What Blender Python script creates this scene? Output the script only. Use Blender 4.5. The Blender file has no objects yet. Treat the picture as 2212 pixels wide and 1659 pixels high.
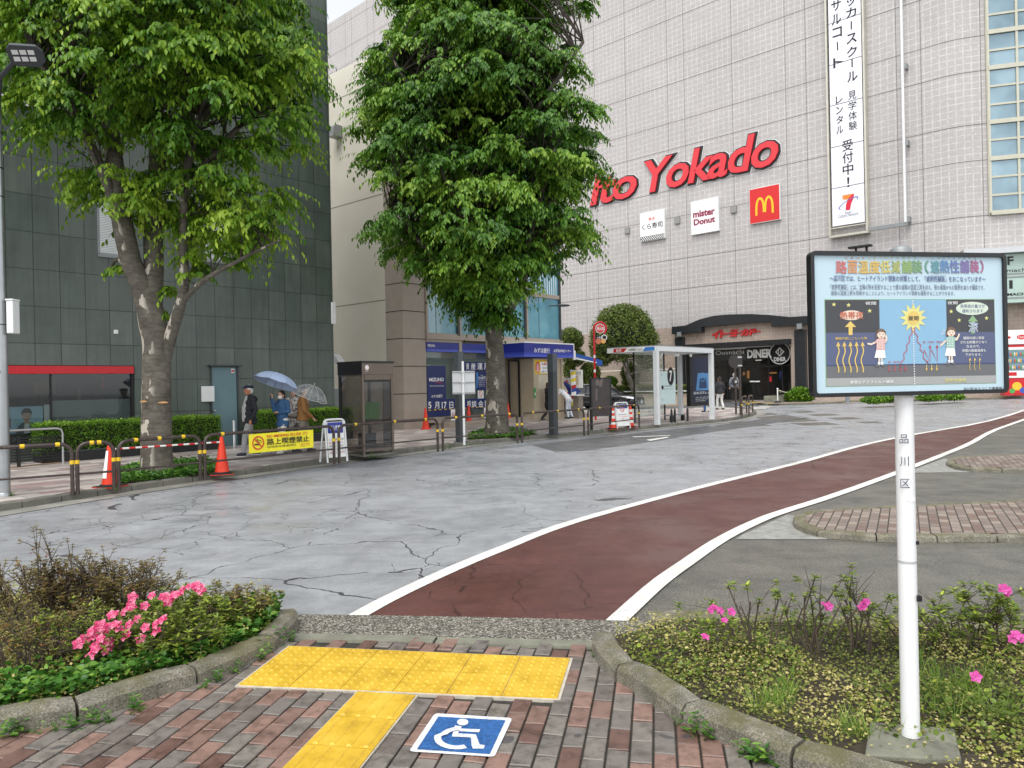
import bpy, bmesh, math, random
import numpy as np
from mathutils import Vector, Matrix
R = math.radians
SC = bpy.context.scene
COL = SC.collection
rng = np.random.default_rng(7)
random.seed(7)

# ------------------------------------------------------------------ camera, sky, sun, exposure
CAM_H, FOC, ROLL = 1.7, 1600.0, 0.02          # metres, focal length in photo units (width 2212), radians
cam = bpy.data.cameras.new('camera'); cam.sensor_width = 36; cam.lens = 36*FOC/2212; cam.clip_end = 600; cam.clip_start = .05
co = bpy.data.objects.new('camera', cam); COL.objects.link(co); SC.camera = co
co.matrix_world = Matrix.Translation((0, 0, CAM_H)) @ Matrix.Rotation(R(90), 4, 'X') @ Matrix.Rotation(-ROLL, 4, 'Z')
W = bpy.data.worlds.new('World'); SC.world = W; W.use_nodes = True
nt = W.node_tree; bg = nt.nodes['Background']
sky = nt.nodes.new('ShaderNodeTexSky'); sky.sky_type = 'NISHITA'; sky.sun_disc = False
SUN_EL, SUN_AZ = 62, 205                      # degrees; azimuth clockwise from +Y
sky.sun_elevation = R(SUN_EL); sky.sun_rotation = R(SUN_AZ); sky.dust_density = 1; sky.air_density = 1.0; sky.altitude = 50
hs = nt.nodes.new('ShaderNodeHueSaturation'); hs.inputs['Saturation'].default_value = .16
nt.links.new(sky.outputs[0], hs.inputs['Color']); nt.links.new(hs.outputs[0], bg.inputs['Color'])
bg.inputs['Strength'].default_value = .15
sl = bpy.data.lights.new('sun', 'SUN'); sl.energy = 1.1; sl.angle = R(30); sl.color = (1, .97, .92)
so = bpy.data.objects.new('sun', sl); COL.objects.link(so)
_d = Vector((math.sin(R(SUN_AZ))*math.cos(R(SUN_EL)), math.cos(R(SUN_AZ))*math.cos(R(SUN_EL)), math.sin(R(SUN_EL))))
so.rotation_euler = _d.to_track_quat('Z', 'Y').to_euler(); so.location = _d*60
SC.view_settings.view_transform = 'Standard'; SC.view_settings.look = 'None'
SC.view_settings.exposure = 1.05; SC.view_settings.gamma = 1
SC.cycles.max_bounces = 8; SC.cycles.transparent_max_bounces = 24; SC.cycles.use_denoising = True

# ------------------------------------------------------------------ projection helpers
def ray(px, py):
    dx, dy = px-1106, 829.5-py; c, s = math.cos(ROLL), math.sin(ROLL)
    return (dx*c+dy*s)/FOC, (-dx*s+dy*c)/FOC
def at(px, py, Y):
    u, v = ray(px, py); return Vector((u*Y, Y, CAM_H+v*Y))
def S(t):
    t = min(1, max(0, t)); return t*t*(3-2*t)
def zg(x, y):
    """height of the road: it climbs gently towards the department store"""
    return .27*S((x-8)/6)*S((y-24)/12) + .25*S((x-15)/12)
def gp(px, py, dz=0.0):
    u, v = ray(px, py); z = dz; Y = 1
    for _ in range(12):
        Y = (z-CAM_H)/v; z = zg(u*Y, Y)+dz
    return Vector((u*Y, Y, z))
class Frame:
    """an upright plane: origin o, in-plane x axis, up, normal n towards the street; pt() takes x, z and distance in front"""
    def __init__(s, o, ang):
        s.o = Vector(o); s.x = Vector((math.cos(ang), math.sin(ang), 0)); s.n = Vector((math.sin(ang), -math.cos(ang), 0)); s.ang = ang
    def px(s, a, b, off=0.0):
        """local (x, z) where photo point a, b meets the plane pushed off metres to the front"""
        u, v = ray(a, b); d = Vector((u, 1, v)); o = s.o+s.n*off-Vector((0, 0, CAM_H))
        t = o.dot(s.n)/d.dot(s.n); p = d*t-o
        return p.dot(s.x), p.z
    def rect(s, x0, y0, x1, y1, off=0.0):
        """box in local x0, x1, z0, z1 from two photo corners (top left, bottom right)"""
        a = s.px(x0, y0, off); b = s.px(x1, y1, off); return min(a[0], b[0]), max(a[0], b[0]), min(a[1], b[1]), max(a[1], b[1])

# ------------------------------------------------------------------ mesh building
_tx = {}
def glyphs(s, bold=0., shear=0., sp=1.0):
    k = (s, bold, shear, sp)
    if k not in _tx:
        c = bpy.data.curves.new('t', 'FONT'); c.body = s; c.resolution_u = 3; c.offset = bold; c.shear = shear; c.space_character = sp
        o = bpy.data.objects.new('t', c); COL.objects.link(o)
        dg = bpy.context.evaluated_depsgraph_get(); m = bpy.data.meshes.new_from_object(o.evaluated_get(dg))
        vs = np.array([v.co[:2] for v in m.vertices]) if len(m.vertices) else np.zeros((1, 2)); fs = [tuple(p.vertices) for p in m.polygons]
        bpy.data.objects.remove(o); bpy.data.curves.remove(c); bpy.data.meshes.remove(m)
        lo = vs.min(0); hi = vs.max(0); _tx[k] = (vs-lo, fs, hi-lo)
    return _tx[k]
class MB:
    def __init__(s): s.v = []; s.f = []; s.m = []; s.sm = []
    def add(s, vs, fs, m=0, sm=False):
        n = len(s.v); s.v.extend([tuple(p) for p in vs]); s.f.extend([tuple(i+n for i in f) for f in fs]); s.m.extend([m]*len(fs)); s.sm.extend([sm]*len(fs)); return s
    def box(s, x0, x1, y0, y1, z0, z1, m=0):
        return s.add([(x0,y0,z0),(x1,y0,z0),(x1,y1,z0),(x0,y1,z0),(x0,y0,z1),(x1,y0,z1),(x1,y1,z1),(x0,y1,z1)],
              [(0,3,2,1),(4,5,6,7),(0,1,5,4),(1,2,6,5),(2,3,7,6),(3,0,4,7)], m)
    def tube(s, pts, r, n=8, m=0, sm=True, cap=True):
        P = [Vector(p) for p in pts]; rs = r if hasattr(r, '__len__') else [r]*len(P); rings = []
        t0 = (P[1]-P[0]).normalized(); a = t0.orthogonal().normalized()
        for i, p in enumerate(P):
            t = (P[min(i+1, len(P)-1)]-P[max(i-1, 0)])
            t = t.normalized() if t.length > 1e-9 else t0
            a = (a-t*a.dot(t)).normalized(); b = t.cross(a)
            rings.append([p+(a*math.cos(2*math.pi*k/n)+b*math.sin(2*math.pi*k/n))*rs[i] for k in range(n)])
        vs = [q for g in rings for q in g]; fs = []
        for i in range(len(P)-1):
            for k in range(n): fs.append((i*n+k, i*n+(k+1)%n, (i+1)*n+(k+1)%n, (i+1)*n+k))
        s.add(vs, fs, m, sm)
        if cap: s.add(rings[0], [tuple(range(n))[::-1]], m); s.add(rings[-1], [tuple(range(n))], m)
        return s
    def lathe(s, prof, c=(0,0,0), n=16, m=0, sm=True, ax=None):
        vs = []; fs = []
        for (r, z) in prof:
            for k in range(n):
                p = Vector((r*math.cos(2*math.pi*k/n), r*math.sin(2*math.pi*k/n), z))
                if ax is not None: p = ax @ p
                vs.append(p+Vector(c))
        for i in range(len(prof)-1):
            for k in range(n): fs.append((i*n+k, i*n+(k+1)%n, (i+1)*n+(k+1)%n, (i+1)*n+k))
        return s.add(vs, fs, m, sm)
    def ell(s, c, r, m=0, n=12, h=8, sm=True, mat=None):
        vs = []; fs = []
        for i in range(h+1):
            th = math.pi*i/h
            for k in range(n):
                p = Vector((r[0]*math.sin(th)*math.cos(2*math.pi*k/n), r[1]*math.sin(th)*math.sin(2*math.pi*k/n), r[2]*math.cos(th)))
                if mat is not None: p = mat @ p
                vs.append(p+Vector(c))
        for i in range(h):
            for k in range(n): fs.append((i*n+k, (i+1)*n+k, (i+1)*n+(k+1)%n, i*n+(k+1)%n))
        return s.add(vs, fs, m, sm)
    def prism(s, poly, y0, y1, m=0):
        """polygon in local x, z extruded along y from y0 (front) to y1"""
        n = len(poly); vs = [(x, y0, z) for x, z in poly]+[(x, y1, z) for x, z in poly]
        return s.add(vs, [tuple(range(n)), tuple(range(n, 2*n))[::-1]]+[(i, i+n, (i+1)%n+n, (i+1)%n) for i in range(n)], m)
    def slab(s, poly, z0, z1, m=0):
        n = len(poly); vs = [(p[0], p[1], z0) for p in poly]+[(p[0], p[1], z1) for p in poly]
        return s.add(vs, [tuple(range(n))[::-1], tuple(range(n, 2*n))]+[(i, (i+1)%n, (i+1)%n+n, i+n) for i in range(n)], m)
    def flat(s, poly, y, m=0): return s.add([(x, y, z) for x, z in poly], [tuple(range(len(poly)))], m)
    def disc(s, x, z, r, y, m=0, n=24, rz=None): return s.flat([(x+r*math.cos(2*math.pi*k/n), z+(rz or r)*math.sin(2*math.pi*k/n)) for k in range(n)], y, m)
    def ring(s, x, z, r0, r1, y, m=0, n=28, a0=0, a1=2*math.pi):
        vs = []
        for k in range(n+1):
            a = a0+(a1-a0)*k/n
            for r in (r0, r1): vs.append((x+r*math.cos(a), y, z+r*math.sin(a)))
        return s.add(vs, [(2*k, 2*k+1, 2*k+3, 2*k+2) for k in range(n)], m)
    def stroke(s, pts, w, y, m=0):
        P = [Vector((p[0], p[1])) for p in pts]; vs = []
        for i, p in enumerate(P):
            t = (P[min(i+1, len(P)-1)]-P[max(i-1, 0)]).normalized(); nn = Vector((-t.y, t.x))*w/2
            vs += [(p.x+nn.x, y, p.y+nn.y), (p.x-nn.x, y, p.y-nn.y)]
        return s.add(vs, [(2*i, 2*i+1, 2*i+3, 2*i+2) for i in range(len(P)-1)], m)
    def text(s, t, x0, x1, z0, z1, y, m=0, bold=0., shear=0., keep=False, deep=0, sp=1.0):
        """lettering fitted to the rectangle x0..x1, z0..z1 on the plane at y; keep holds the letter shape and centres it"""
        cj = .55*bold if any(ord(c) > 0x3400 for c in t) and not deep else 0; bold = 0. if cj else bold
        vs, fs, sz = glyphs(t, bold, shear, sp); sx = (x1-x0)/max(sz[0], 1e-6); szz = (z1-z0)/max(sz[1], 1e-6)
        ox = x0; oz = z0
        if keep:
            k = min(sx, szz); ox = (x0+x1)/2-k*sz[0]/2; oz = (z0+z1)/2-k*sz[1]/2; sx = szz = k
        q = [(ox+a*sx, y, oz+b*szz) for a, b in vs]
        s.add(q, fs, m)
        for k_, (ea, eb) in enumerate(((1, 0), (-1, 0), (0, 1), (0, -1)) if cj else ()): s.add([(a+ea*cj*sx, y-.00012*(k_+1), b+eb*cj*szz) for a, _, b in q], fs, m)
        if deep:                                    # raised letters: side walls along the outline edges
            cnt = {}
            for f in fs:
                for i in range(len(f)):
                    e = (f[i], f[(i+1) % len(f)]); kk = tuple(sorted(e)); cnt.setdefault(kk, []).append(e)
            b = [e[0] for e in cnt.values() if len(e) == 1]
            vv = []; ff = []
            for i, j in b:
                n = len(vv); vv += [q[i], q[j], (q[j][0], y+deep, q[j][2]), (q[i][0], y+deep, q[i][2])]; ff.append((n, n+1, n+2, n+3))
            s.add(vv, ff, m)
        return s
    def build(s, name, mats, parent=None, bevel=0, sub=0):
        me = bpy.data.meshes.new(name); me.from_pydata(s.v, [], s.f)
        mats = mats if isinstance(mats, (list, tuple)) else [mats]
        for q in mats: me.materials.append(q)
        me.polygons.foreach_set('material_index', s.m); me.polygons.foreach_set('use_smooth', s.sm); me.update()
        o = bpy.data.objects.new(name, me); COL.objects.link(o)
        if parent: o.parent = parent
        if bevel:
            b = o.modifiers.new('bevel', 'BEVEL'); b.width = bevel; b.segments = 2; b.limit_method = 'ANGLE'; b.angle_limit = R(40)
        return o
def tag(o, label=None, cat=None, group=None, kind=None):
    if label: o['label'] = label
    if cat: o['category'] = cat
    if group: o['group'] = group
    if kind: o['kind'] = kind
    return o
def thing(name, label, cat, loc=(0,0,0), rotz=0., group=None):
    o = bpy.data.objects.new(name, None); COL.objects.link(o); o.location = loc; o.rotation_euler = (0, 0, rotz); o.empty_display_size = .2
    return tag(o, label, cat, group)
def dup(root, loc, rotz, label):
    r = root.copy(); COL.objects.link(r); r.location = loc; r.rotation_euler = (0, 0, rotz); r['label'] = label
    for ch in [o for o in COL.objects if o.parent == root]:
        c = ch.copy(); COL.objects.link(c); c.parent = r
        for g in [o for o in COL.objects if o.parent == ch]:
            d = g.copy(); COL.objects.link(d); d.parent = c
    return r

# ------------------------------------------------------------------ materials
def srgb(h):
    if isinstance(h, str):
        h = h.lstrip('#'); h = [int(h[i:i+2], 16)/255 for i in (0, 2, 4)]
        return tuple(((c+.055)/1.055)**2.4 if c > .04045 else c/12.92 for c in h)
    return tuple(h)
class NT:
    def __init__(s, name):
        s.m = bpy.data.materials.new(name); s.m.use_nodes = True; s.t = s.m.node_tree; s.p = s.t.nodes['Principled BSDF']; s.out = s.t.nodes['Material Output']
    def n(s, ty, **kw):
        q = s.t.nodes.new('ShaderNode'+ty)
        for k, v in kw.items():
            if k in q.inputs: q.inputs[k].default_value = v
            else: setattr(q, k, v)
        return q
    def l(s, a, b): s.t.links.new(a, b)
    def obj(s): return s.n('TexCoord').outputs['Object']
    def noise(s, vec, scale, detail=4, rough=.55, dist=0):
        q = s.n('TexNoise', Scale=scale, Detail=detail, Roughness=rough, Distortion=dist); s.l(vec, q.inputs['Vector']); return q.outputs['Fac']
    def ramp(s, fac, stops, interp='LINEAR'):
        q = s.n('ValToRGB'); q.color_ramp.interpolation = interp; e = q.color_ramp.elements
        while len(e) < len(stops): e.new(.5)
        for i, (p, c) in enumerate(stops):
            e[i].position = p; e[i].color = (*c, 1) if hasattr(c, '__len__') else (c, c, c, 1)
        s.l(fac, q.inputs['Fac']); return q.outputs['Color']
    def mix(s, a, b, fac, mode='MIX'):
        q = s.n('Mix', data_type='RGBA', blend_type=mode)
        for i, x in ((0, fac), (6, a), (7, b)):
            if hasattr(x, 'is_output') or isinstance(x, bpy.types.NodeSocket): s.l(x, q.inputs[i])
            else: q.inputs[i].default_value = x if i == 0 else (*x, 1)
        return q.outputs[2]
    def math(s, op, a, b=0.):
        q = s.n('Math', operation=op)
        for i, x in ((0, a), (1, b)):
            if isinstance(x, bpy.types.NodeSocket): s.l(x, q.inputs[i])
            else: q.inputs[i].default_value = x
        return q.outputs[0]
    def bump(s, h, strength=.3, dist=.01):
        q = s.n('Bump', Strength=strength, Distance=dist); s.l(h, q.inputs['Height']); s.l(q.outputs[0], s.p.inputs['Normal'])
    def col(s, c): s.l(c, s.p.inputs['Base Color']) if isinstance(c, bpy.types.NodeSocket) else s.set('Base Color', (*c, 1))
    def set(s, k, v): s.p.inputs[k].default_value = v
def pm(name, c, rough=.6, var=.12, scale=4, bump=0., bscale=60, metal=0., spec=.5, coat=0., hue=None):
    """plain procedural material: base colour broken up by two sizes of noise"""
    q = NT(name); c = srgb(c); v = q.obj(); f = q.noise(v, scale, 5, .6)
    q.col(q.ramp(f, [(.28, tuple(x*(1-var) for x in c)), (.72, tuple(min(1, x*(1+var)) for x in (hue or c)))]))
    q.set('Metallic', metal); q.set('Specular IOR Level', spec); q.set('Coat Weight', coat)
    r = q.noise(v, scale*3, 3); q.l(q.math('ADD', q.math('MULTIPLY', r, .25), rough-.12), q.p.inputs['Roughness'])
    if bump: q.bump(q.noise(v, bscale, 4), bump, .006)
    return q.m
def glass(name, tint=(.8, .85, .85), refl=.12, clear=.8, dirt=.04):
    """window pane: part mirror, part see-through, thin film of dirt"""
    q = NT(name); t = q.n('BsdfTransparent', Color=(*tint, 1)); g = q.n('BsdfGlossy', Roughness=.03); g.inputs['Color'].default_value = (.9, .95, 1, 1)
    fr = q.n('Fresnel', IOR=1.5); m = q.n('MixShader'); ge = q.n('NewGeometry'); q.l(q.math('MULTIPLY', q.math('ADD', fr.outputs[0], refl), q.math('SUBTRACT', 1., ge.outputs['Backfacing'])), m.inputs[0]); q.l(t.outputs[0], m.inputs[1]); q.l(g.outputs[0], m.inputs[2])
    d = q.n('BsdfDiffuse', Color=(.6, .62, .6, 1)); m2 = q.n('MixShader'); m2.inputs[0].default_value = dirt; q.l(m.outputs[0], m2.inputs[1]); q.l(d.outputs[0], m2.inputs[2])
    q.l(m2.outputs[0], q.out.inputs['Surface']); return q.m
def emit(name, c, e=1.5):
    q = NT(name); c = srgb(c); q.set('Base Color', (*c, 1)); q.set('Emission Color', (*c, 1)); q.set('Emission Strength', e); return q.m
def brickmat(name, bw, bh, mortar, ramp_cols, mort_col, rough=.6, plane='XZ', offset=.5, rot=0., noise=.15, nscale=6, spec=.4, bump=.25, streak=0, shift=(0, 0)):
    """tiles or panels laid in local x, z (walls) or x, y (floors); each one takes a colour of its own"""
    q = NT(name); v = q.obj(); sp = q.n('SeparateXYZ'); q.l(v, sp.inputs[0]); cb = q.n('CombineXYZ')
    q.l(sp.outputs['X'], cb.inputs['X']); q.l(sp.outputs['Z' if plane == 'XZ' else 'Y'], cb.inputs['Y'])
    mp = q.n('Mapping'); mp.inputs['Rotation'].default_value = (0, 0, rot); mp.inputs['Location'].default_value = (*shift, 0); q.l(cb.outputs[0], mp.inputs['Vector'])
    b = q.n('TexBrick', offset=offset, squash=1); b.inputs['Color1'].default_value = (0, 0, 0, 1); b.inputs['Color2'].default_value = (1, 1, 1, 1); b.inputs['Mortar'].default_value = (.5, .5, .5, 1)
    b.inputs['Scale'].default_value = 1; b.inputs['Mortar Size'].default_value = mortar; b.inputs['Mortar Smooth'].default_value = .1; b.inputs['Bias'].default_value = 0
    b.inputs['Brick Width'].default_value = bw; b.inputs['Row Height'].default_value = bh; q.l(mp.outputs[0], b.inputs['Vector'])
    n = len(ramp_cols); c = q.ramp(b.outputs['Color'], [((i+.5)/n if n > 1 else 0, srgb(x)) for i, x in enumerate(ramp_cols)], 'CONSTANT' if n > 2 else 'LINEAR')
    nz = q.noise(v, nscale, 6, .65); c = q.mix(c, q.ramp(nz, [(.3, 1-noise*2), (.7, 1.0)]), 1.0, 'MULTIPLY')
    if streak:
        m2 = q.n('Mapping'); m2.inputs['Scale'].default_value = (5, 5, .35); q.l(v, m2.inputs['Vector'])
        c = q.mix(c, q.ramp(q.noise(m2.outputs[0], 1.5, 5, .7), [(.35, 1-streak), (.65, 1.0)]), 1.0, 'MULTIPLY')
    q.col(q.mix(c, srgb(mort_col), b.outputs['Fac'])); q.set('Specular IOR Level', spec)
    q.l(q.math('ADD', q.math('MULTIPLY', nz, .3), rough-.15), q.p.inputs['Roughness'])
    q.bump(q.math('SUBTRACT', q.math('MULTIPLY', nz, .2), b.outputs['Fac']), bump, .006); return q.m
def leafmat(name, stops, trans=.3, rough=.42):
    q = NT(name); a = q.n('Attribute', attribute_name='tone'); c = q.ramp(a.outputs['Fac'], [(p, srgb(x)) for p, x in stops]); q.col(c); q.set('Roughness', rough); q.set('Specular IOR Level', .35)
    t = q.n('BsdfTranslucent'); q.l(q.mix(c, (.9, 1, .35), .35, 'MULTIPLY'), t.inputs['Color']); m = q.n('MixShader'); m.inputs[0].default_value = trans
    q.l(q.p.outputs[0], m.inputs[1]); q.l(t.outputs[0], m.inputs[2]); q.l(m.outputs[0], q.out.inputs['Surface']); return q.m

def leafmesh(name, P, D, U, L, Wd, tone, mat, parent=None, curl=.12):
    """many small folded leaves as one mesh: base points P, directions D, face-up vectors U"""
    nrm = lambda a: a/np.maximum(np.linalg.norm(a, axis=1, keepdims=True), 1e-9)
    P = np.asarray(P, float); N = len(P); D = nrm(np.asarray(D, float)); Sd = nrm(np.cross(D, U)); U2 = np.cross(Sd, D)
    L = np.broadcast_to(np.asarray(L, float), (N,))[:, None]; Wd = np.broadcast_to(np.asarray(Wd, float), (N,))[:, None]
    V = np.stack([P, P+D*L*.33+Sd*Wd*.5+U2*Wd*.16, P+D*L*.7+Sd*Wd*.36+U2*Wd*.05-U2*L*curl*.4, P+D*L-U2*L*curl,
                  P+D*L*.7-Sd*Wd*.36+U2*Wd*.05-U2*L*curl*.4, P+D*L*.33-Sd*Wd*.5+U2*Wd*.16], 1).reshape(-1, 3)
    me = bpy.data.meshes.new(name); me.vertices.add(6*N); me.vertices.foreach_set('co', V.astype(np.float32).ravel())
    idx = (np.arange(N)[:, None]*6+np.array([0, 1, 2, 3, 0, 3, 4, 5])[None]).ravel()
    me.loops.add(8*N); me.loops.foreach_set('vertex_index', idx.astype(np.int32)); me.polygons.add(2*N)
    me.polygons.foreach_set('loop_start', (np.arange(2*N)*4).astype(np.int32)); me.polygons.foreach_set('loop_total', np.full(2*N, 4, np.int32))
    a = me.attributes.new('tone', 'FLOAT', 'FACE'); a.data.foreach_set('value', np.repeat(np.clip(tone, 0, 1), 2).astype(np.float32))
    me.materials.append(mat); me.update(calc_edges=True); me.validate()
    o = bpy.data.objects.new(name, me); COL.objects.link(o)
    if parent: o.parent = parent
    return o
# ------------------------------------------------------------------ ground: roads, lanes, pavements, kerbs
def pt_in(p, poly):
    x, y = p; c = False; j = len(poly)-1
    for i in range(len(poly)):
        a, b = poly[i], poly[j]
        if (a[1] > y) != (b[1] > y) and x < (b[0]-a[0])*(y-a[1])/(b[1]-a[1])+a[0]: c = not c
        j = i
    return c
def sheet(name, poly, dz, mat, step=2.0, kind='structure', thick=0):
    bm = bmesh.new(); vs = [bm.verts.new((p[0], p[1], 0)) for p in poly]; bm.faces.new(vs)
    xs = [p[0] for p in poly]; ys = [p[1] for p in poly]
    for ax, lo, hi in ((0, max(7, min(xs)), min(60, max(xs))), (1, max(22, min(ys)), min(70, max(ys)))):
        k = math.ceil(lo/step)*step
        while k < hi and max(xs) > 7:
            co_ = [0, 0, 0]; no = [0, 0, 0]; co_[ax] = k; no[ax] = 1
            bmesh.ops.bisect_plane(bm, geom=bm.verts[:]+bm.edges[:]+bm.faces[:], plane_co=co_, plane_no=no); k += step
    if thick:
        r = bmesh.ops.extrude_face_region(bm, geom=bm.faces[:]); top = {v for v in r['geom'] if isinstance(v, bmesh.types.BMVert)}
        for v in bm.verts: v.co.z = zg(v.co.x, v.co.y)+dz-(0 if v in top else thick)
    else:
        for v in bm.verts: v.co.z = zg(v.co.x, v.co.y)+dz
    bmesh.ops.recalc_face_normals(bm, faces=bm.faces[:])
    me = bpy.data.meshes.new(name); bm.to_mesh(me); bm.free(); me.materials.append(mat)
    o = bpy.data.objects.new(name, me); COL.objects.link(o); o['kind'] = kind; return o
def smooth(pts, n=6):
    """Catmull-Rom through ground points"""
    P = [Vector((p[0], p[1])) for p in pts]; out = []
    for i in range(len(P)-1):
        p0, p1, p2, p3 = P[max(i-1, 0)], P[i], P[i+1], P[min(i+2, len(P)-1)]
        for k in range(n):
            t = k/n; out.append(.5*((2*p1)+(p2-p0)*t+(2*p0-5*p1+4*p2-p3)*t*t+(3*p1-p0-3*p2+p3)*t**3))
    return out+[P[-1]]
def offs(pts, d):
    P = [Vector((p[0], p[1])) for p in pts]; o = []
    for i, p in enumerate(P):
        t = (P[min(i+1, len(P)-1)]-P[max(i-1, 0)]).normalized(); o.append(p+Vector((-t.y, t.x))*d)
    return o
G = lambda *pp: [gp(a, b).xy for a, b in pp]

def road_mat(name, base, dark, light, crack=.5, wet=.25, agg=.25, crack_scale=.55):
    q = NT(name); v = q.obj(); big = q.noise(v, .35, 5, .6); mid = q.noise(v, 2.2, 6, .7, .5); fine = q.noise(v, 55, 3, .7)
    st = q.n('Mapping'); st.inputs['Rotation'].default_value = (0, 0, R(-45)); st.inputs['Scale'].default_value = (.5, 4, 1); q.l(v, st.inputs['Vector']); sw = q.noise(st.outputs[0], 1.1, 5, .7)
    c = q.ramp(mid, [(.25, srgb(dark)), (.5, srgb(base)), (.78, srgb(light))])
    c = q.mix(c, q.ramp(big, [(.3, .86), (.65, 1.03)]), .85, 'MULTIPLY'); c = q.mix(c, q.ramp(sw, [(.32, .78), (.5, 1.0)]), .55, 'MULTIPLY')
    c = q.mix(c, q.ramp(fine, [(.25, 1-agg*1.6), (.6, 1.0), (.8, 1+agg*.5)]), 1, 'MULTIPLY')
    if crack:
        wv = q.n('VectorMath', operation='MULTIPLY_ADD'); nz = q.n('TexNoise', Scale=1.6, Detail=5); q.l(v, nz.inputs['Vector'])
        q.l(nz.outputs['Color'], wv.inputs[0]); wv.inputs[1].default_value = (.55, .55, 0); q.l(v, wv.inputs[2])
        masks = []
        for sc_, wd, thr, k in ((crack_scale, .006, .50, 1), (crack_scale*3.6, .014, .52, .9)):
            vo = q.n('TexVoronoi', feature='DISTANCE_TO_EDGE', Scale=sc_); q.l(wv.outputs[0], vo.inputs['Vector'])
            wn = q.noise(v, 3, 3); lw = q.math('MULTIPLY', q.math('POWER', wn, 1.5), wd*1.5)
            ln = q.math('LESS_THAN', vo.outputs['Distance'], lw); zone = q.math('GREATER_THAN', q.noise(v, .28 if sc_ > 1 else .5, 3), thr if sc_ > 1 else .42)
            masks.append(q.math('MULTIPLY', q.math('MULTIPLY', ln, zone), k))
        m = q.math('MAXIMUM', masks[0], masks[1]); c = q.mix(c, tuple(x*.16 for x in srgb(base)), q.math('MULTIPLY', m, crack))
        h = q.math('SUBTRACT', q.math('MULTIPLY', fine, .5), m)
    else: h = fine
    q.col(c); r = q.ramp(q.noise(v, .9, 5, .65), [(.38, max(.12, .55-wet)), (.6, .62)]); q.l(r, q.p.inputs['Roughness']); q.set('Specular IOR Level', .45)
    q.bump(h, .35, .006); return q.m
M = {}
M['park'] = road_mat('parking_asphalt', '75736b', '575650', '8b877a', crack=.15, agg=.75, wet=.2)
M['coat'] = road_mat('pale_heat_shield_coating', '9b9da0', '888a8d', 'acafb1', crack=.97, agg=.16, wet=.3)
M['asph'] = road_mat('dark_asphalt', '6a6b6c', '55575a', '7b7b7a', crack=0, agg=.3, wet=.25)
M['lane'] = road_mat('red_lane_coating', '5e3b36', '513330', '6a433c', crack=.55, agg=.14, wet=.25, crack_scale=.33)
M['line'] = road_mat('white_road_paint', 'e6e5df', 'cfcdc4', 'f4f3ee', crack=.6, agg=.08, wet=.1, crack_scale=2.2)
M['yelline'] = pm('worn_yellow_paint', 'b99a4e', .7, .25, 3)
M['kerb'] = pm('weathered_concrete_kerb', '77766c', .85, .3, 5, .7, 90, hue=(.19, .19, .14))
M['kerbfar'] = pm('grimy_kerb', '6b6961', .85, .3, 2.5, .5, 60)
def kerb_stone_mat():
    q = NT('mossy_kerb_stone'); v = q.obj(); f = q.noise(v, 7, 6, .7); sp = q.noise(v, 110, 4, .75); c = q.ramp(sp, [(.3, srgb('4d4a3f')), (.48, srgb('7e796b')), (.66, srgb('b0ab9c'))])
    c = q.mix(c, q.ramp(f, [(.35, .55), (.65, 1.05)]), 1, 'MULTIPLY'); ge = q.n('NewGeometry'); sx = q.n('SeparateXYZ'); q.l(ge.outputs['Normal'], sx.inputs[0])
    moss = q.math('MULTIPLY', q.ramp(q.noise(v, 5, 5, .7), [(.42, 0), (.6, 1)]), q.ramp(sx.outputs['Z'], [(.3, 0.15), (.9, .9)]))
    q.col(q.mix(c, srgb('5f5c31'), q.math('MULTIPLY', moss, .8))); q.set('Roughness', .9); q.bump(sp, .8, .008); return q.m
M['stone'] = kerb_stone_mat()
def gravel_mat():
    q = NT('exposed_aggregate_concrete'); v = q.obj(); vo = q.n('TexVoronoi', Scale=85.); vo.inputs['Randomness'].default_value = 1; q.l(v, vo.inputs['Vector'])
    sx = q.n('SeparateColor'); q.l(vo.outputs['Color'], sx.inputs[0])
    c = q.ramp(sx.outputs[0], [(0, srgb('59564e')), (.35, srgb('857f72')), (.6, srgb('a39d8f')), (.85, srgb('c4bfb3'))], 'CONSTANT')
    c = q.mix(c, q.ramp(vo.outputs['Distance'], [(.25, 1.0), (.75, .35)]), .9, 'MULTIPLY'); q.col(q.mix(c, q.ramp(q.noise(v, 4, 4), [(.3, .75), (.7, 1)]), 1, 'MULTIPLY')); q.set('Roughness', .75)
    q.bump(q.math('SUBTRACT', 1, vo.outputs['Distance']), .8, .006); return q.m
M['gravel'] = gravel_mat()
M['soil'] = pm('dark_soil', '3d362b', .95, .35, 9, 1., 70)
M['pave'] = brickmat('pavement_slabs', .6, .3, .006, ['a79c98', 'c2bab4', '9a8c8a', 'b5aba6', 'cfc8c0', 'a8908f'], '77716c', .5, 'XY', .5, R(-48.9), .1, 2.5)
M['pave2'] = brickmat('store_pavement_tiles', .4, .2, .006, ['9a9089', 'ada39b', '8d827d', 'a89a90'], '6f6a65', .55, 'XY', .5, R(-40), .1, 3)

# base ground, reaching the horizon
xs = [-400, -150, -70]+[-50+2*i for i in range(61)]+[100, 200, 400]; ys = [-300, -60, -10]+[-4+2*i for i in range(48)]+[130, 220, 400]
vs = [(x, y, zg(x, y)) for y in ys for x in xs]; nx = len(xs)
mb = MB(); mb.add(vs, [(j*nx+i, j*nx+i+1, (j+1)*nx+i+1, (j+1)*nx+i) for j in range(len(ys)-1) for i in range(nx-1)]); tag(mb.build('ground', M['park']), kind='structure')

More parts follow.
